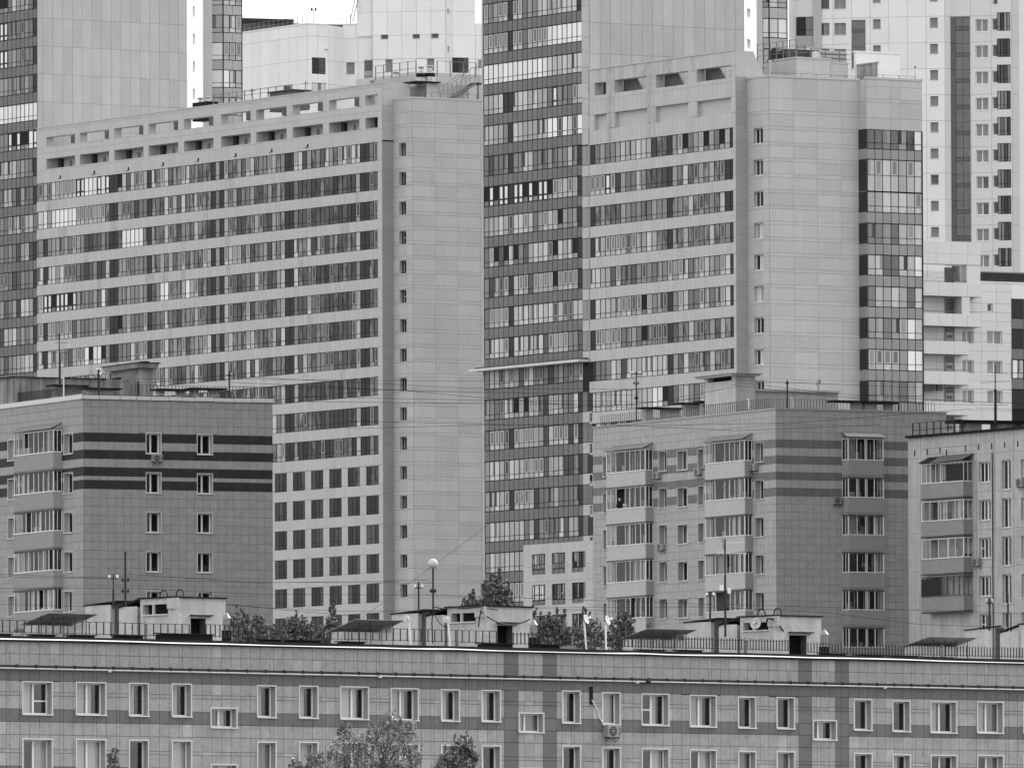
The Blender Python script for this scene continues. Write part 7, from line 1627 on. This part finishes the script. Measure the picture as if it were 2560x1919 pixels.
# ================================================================== a person at an open balcony window of the right block
d_ = .63; PF = RL.at(0, .40); px_, py_ = q('c3', 1275, 1330); c = PF.P(PF.U(px_, py_), 0); zh = PF.Z(*q('c3', 1250, 1268)); zfoot = zh-1.72
t = thing('person', 'bald person in dark clothes standing at an open balcony window, second balcony down', 'person', (c.x, c.y, zfoot))
def skin(name, verts, edges, rad, m, par):
    me = bpy.data.meshes.new(name); me.from_pydata([(c.x+x-par.location.x, c.y+y-par.location.y, zfoot+z-par.location.z) for x, y, z in verts], edges, []); o = bpy.data.objects.new(name, me); COL.objects.link(o); o.parent = par; me.materials.append(m)
    o.modifiers.new('skin', 'SKIN'); 
    for v, r in zip(me.skin_vertices[0].data if me.skin_vertices else [], rad): v.radius = r
    o.modifiers.new('sub', 'SUBSURF').render_levels = 2; return o
bm_v = [(0, 0, .95), (0, 0, 1.15), (0, -.02, 1.38), (0, -.03, 1.5), (0, -.05, 1.62), (.19, -.01, 1.40), (.25, -.06, 1.15), (.16, -.24, 1.06), (-.19, -.01, 1.40), (-.25, -.06, 1.15), (-.16, -.24, 1.06), (.1, 0, .5), (.1, 0, .06), (-.1, 0, .5), (-.1, 0, .06)]
bm_e = [(0, 1), (1, 2), (2, 3), (3, 4), (2, 5), (5, 6), (6, 7), (2, 8), (8, 9), (9, 10), (0, 11), (11, 12), (0, 13), (13, 14)]
me = bpy.data.meshes.new('body'); me.from_pydata([(x, y, z) for x, y, z in bm_v], bm_e, []); o = bpy.data.objects.new('body', me); COL.objects.link(o); o.parent = t; me.materials.append(mat('dark clothing', .12, .9))
bpy.context.view_layer.objects.active = o; md = o.modifiers.new('skin', 'SKIN'); md.use_smooth_shade = True
for v, r in zip(me.skin_vertices[0].data, ((.17, .13), (.17, .12), (.19, .12), (.06, .06), (.05, .05), (.07, .07), (.05, .05), (.035, .035), (.07, .07), (.05, .05), (.035, .035), (.09, .09), (.05, .05), (.09, .09), (.05, .05))): v.radius = r
me.skin_vertices[0].data[0].use_root = True
o.modifiers.new('sub', 'SUBSURF').render_levels = 2
b = MB(); b.lathe((t.location.x, t.location.y-.06, zfoot+1.55), [(.03, 0), (.065, .03), (.085, .09), (.088, .14), (.07, .2), (.03, .23)], mat('pale skin', .82, .6), 16); b.tube((t.location.x, t.location.y-.135, zfoot+1.64), (t.location.x, t.location.y-.165, zfoot+1.62), .015, mat('pale skin', .82, .6), 6)
for s in (-.09, .09): b.tube((t.location.x+s, t.location.y-.06, zfoot+1.62), (t.location.x+s, t.location.y-.06, zfoot+1.67), .018, mat('pale skin', .82, .6), 6)
b.build('head', t, smooth=True)

# ================================================================== ground
M_GR1 = mat('ground', .42, .95, .1, noise=.3, scale=.08); me = bpy.data.meshes.new('ground'); me.from_pydata([(-6000, -1500, 0), (6000, -1500, 0), (6000, 12000, 0), (-6000, 12000, 0)], [], [(0, 1, 2, 3)]); me.materials.append(M_GR1)
o = bpy.data.objects.new('ground', me); COL.objects.link(o); o['kind'] = 'structure'

# ================================================================== unseen slab block at the right, added to shade the right-facing walls
NB = Face(0, 0, -88, origin=Vector((45, 872, 0))); topN = thing('apartment_block', 'long unseen slab block added outside the right edge to shade right-facing walls', 'apartment block', NB.P(100, 0))
pcN = Pieces(topN); hn = []
for i in range(46):
    for k in range(37): hn.append((4+i*4.6, 6+i*4.6, 3+k*3.0, 4.6+k*3.0))
b = MB(); b.box(NB, 0, 216, 0, 118, -14, -.3, mat('shading block wall', .55)); wall(b, NB, 0, 216, 0, 118, mat('shading block wall', .55), hn, .25); b.build('wall', topN)
for h in hn: pcN.add('window', NB, h[0], h[1], h[2], h[3], -.24, -.2, P['k'][0])
pcN.flush()
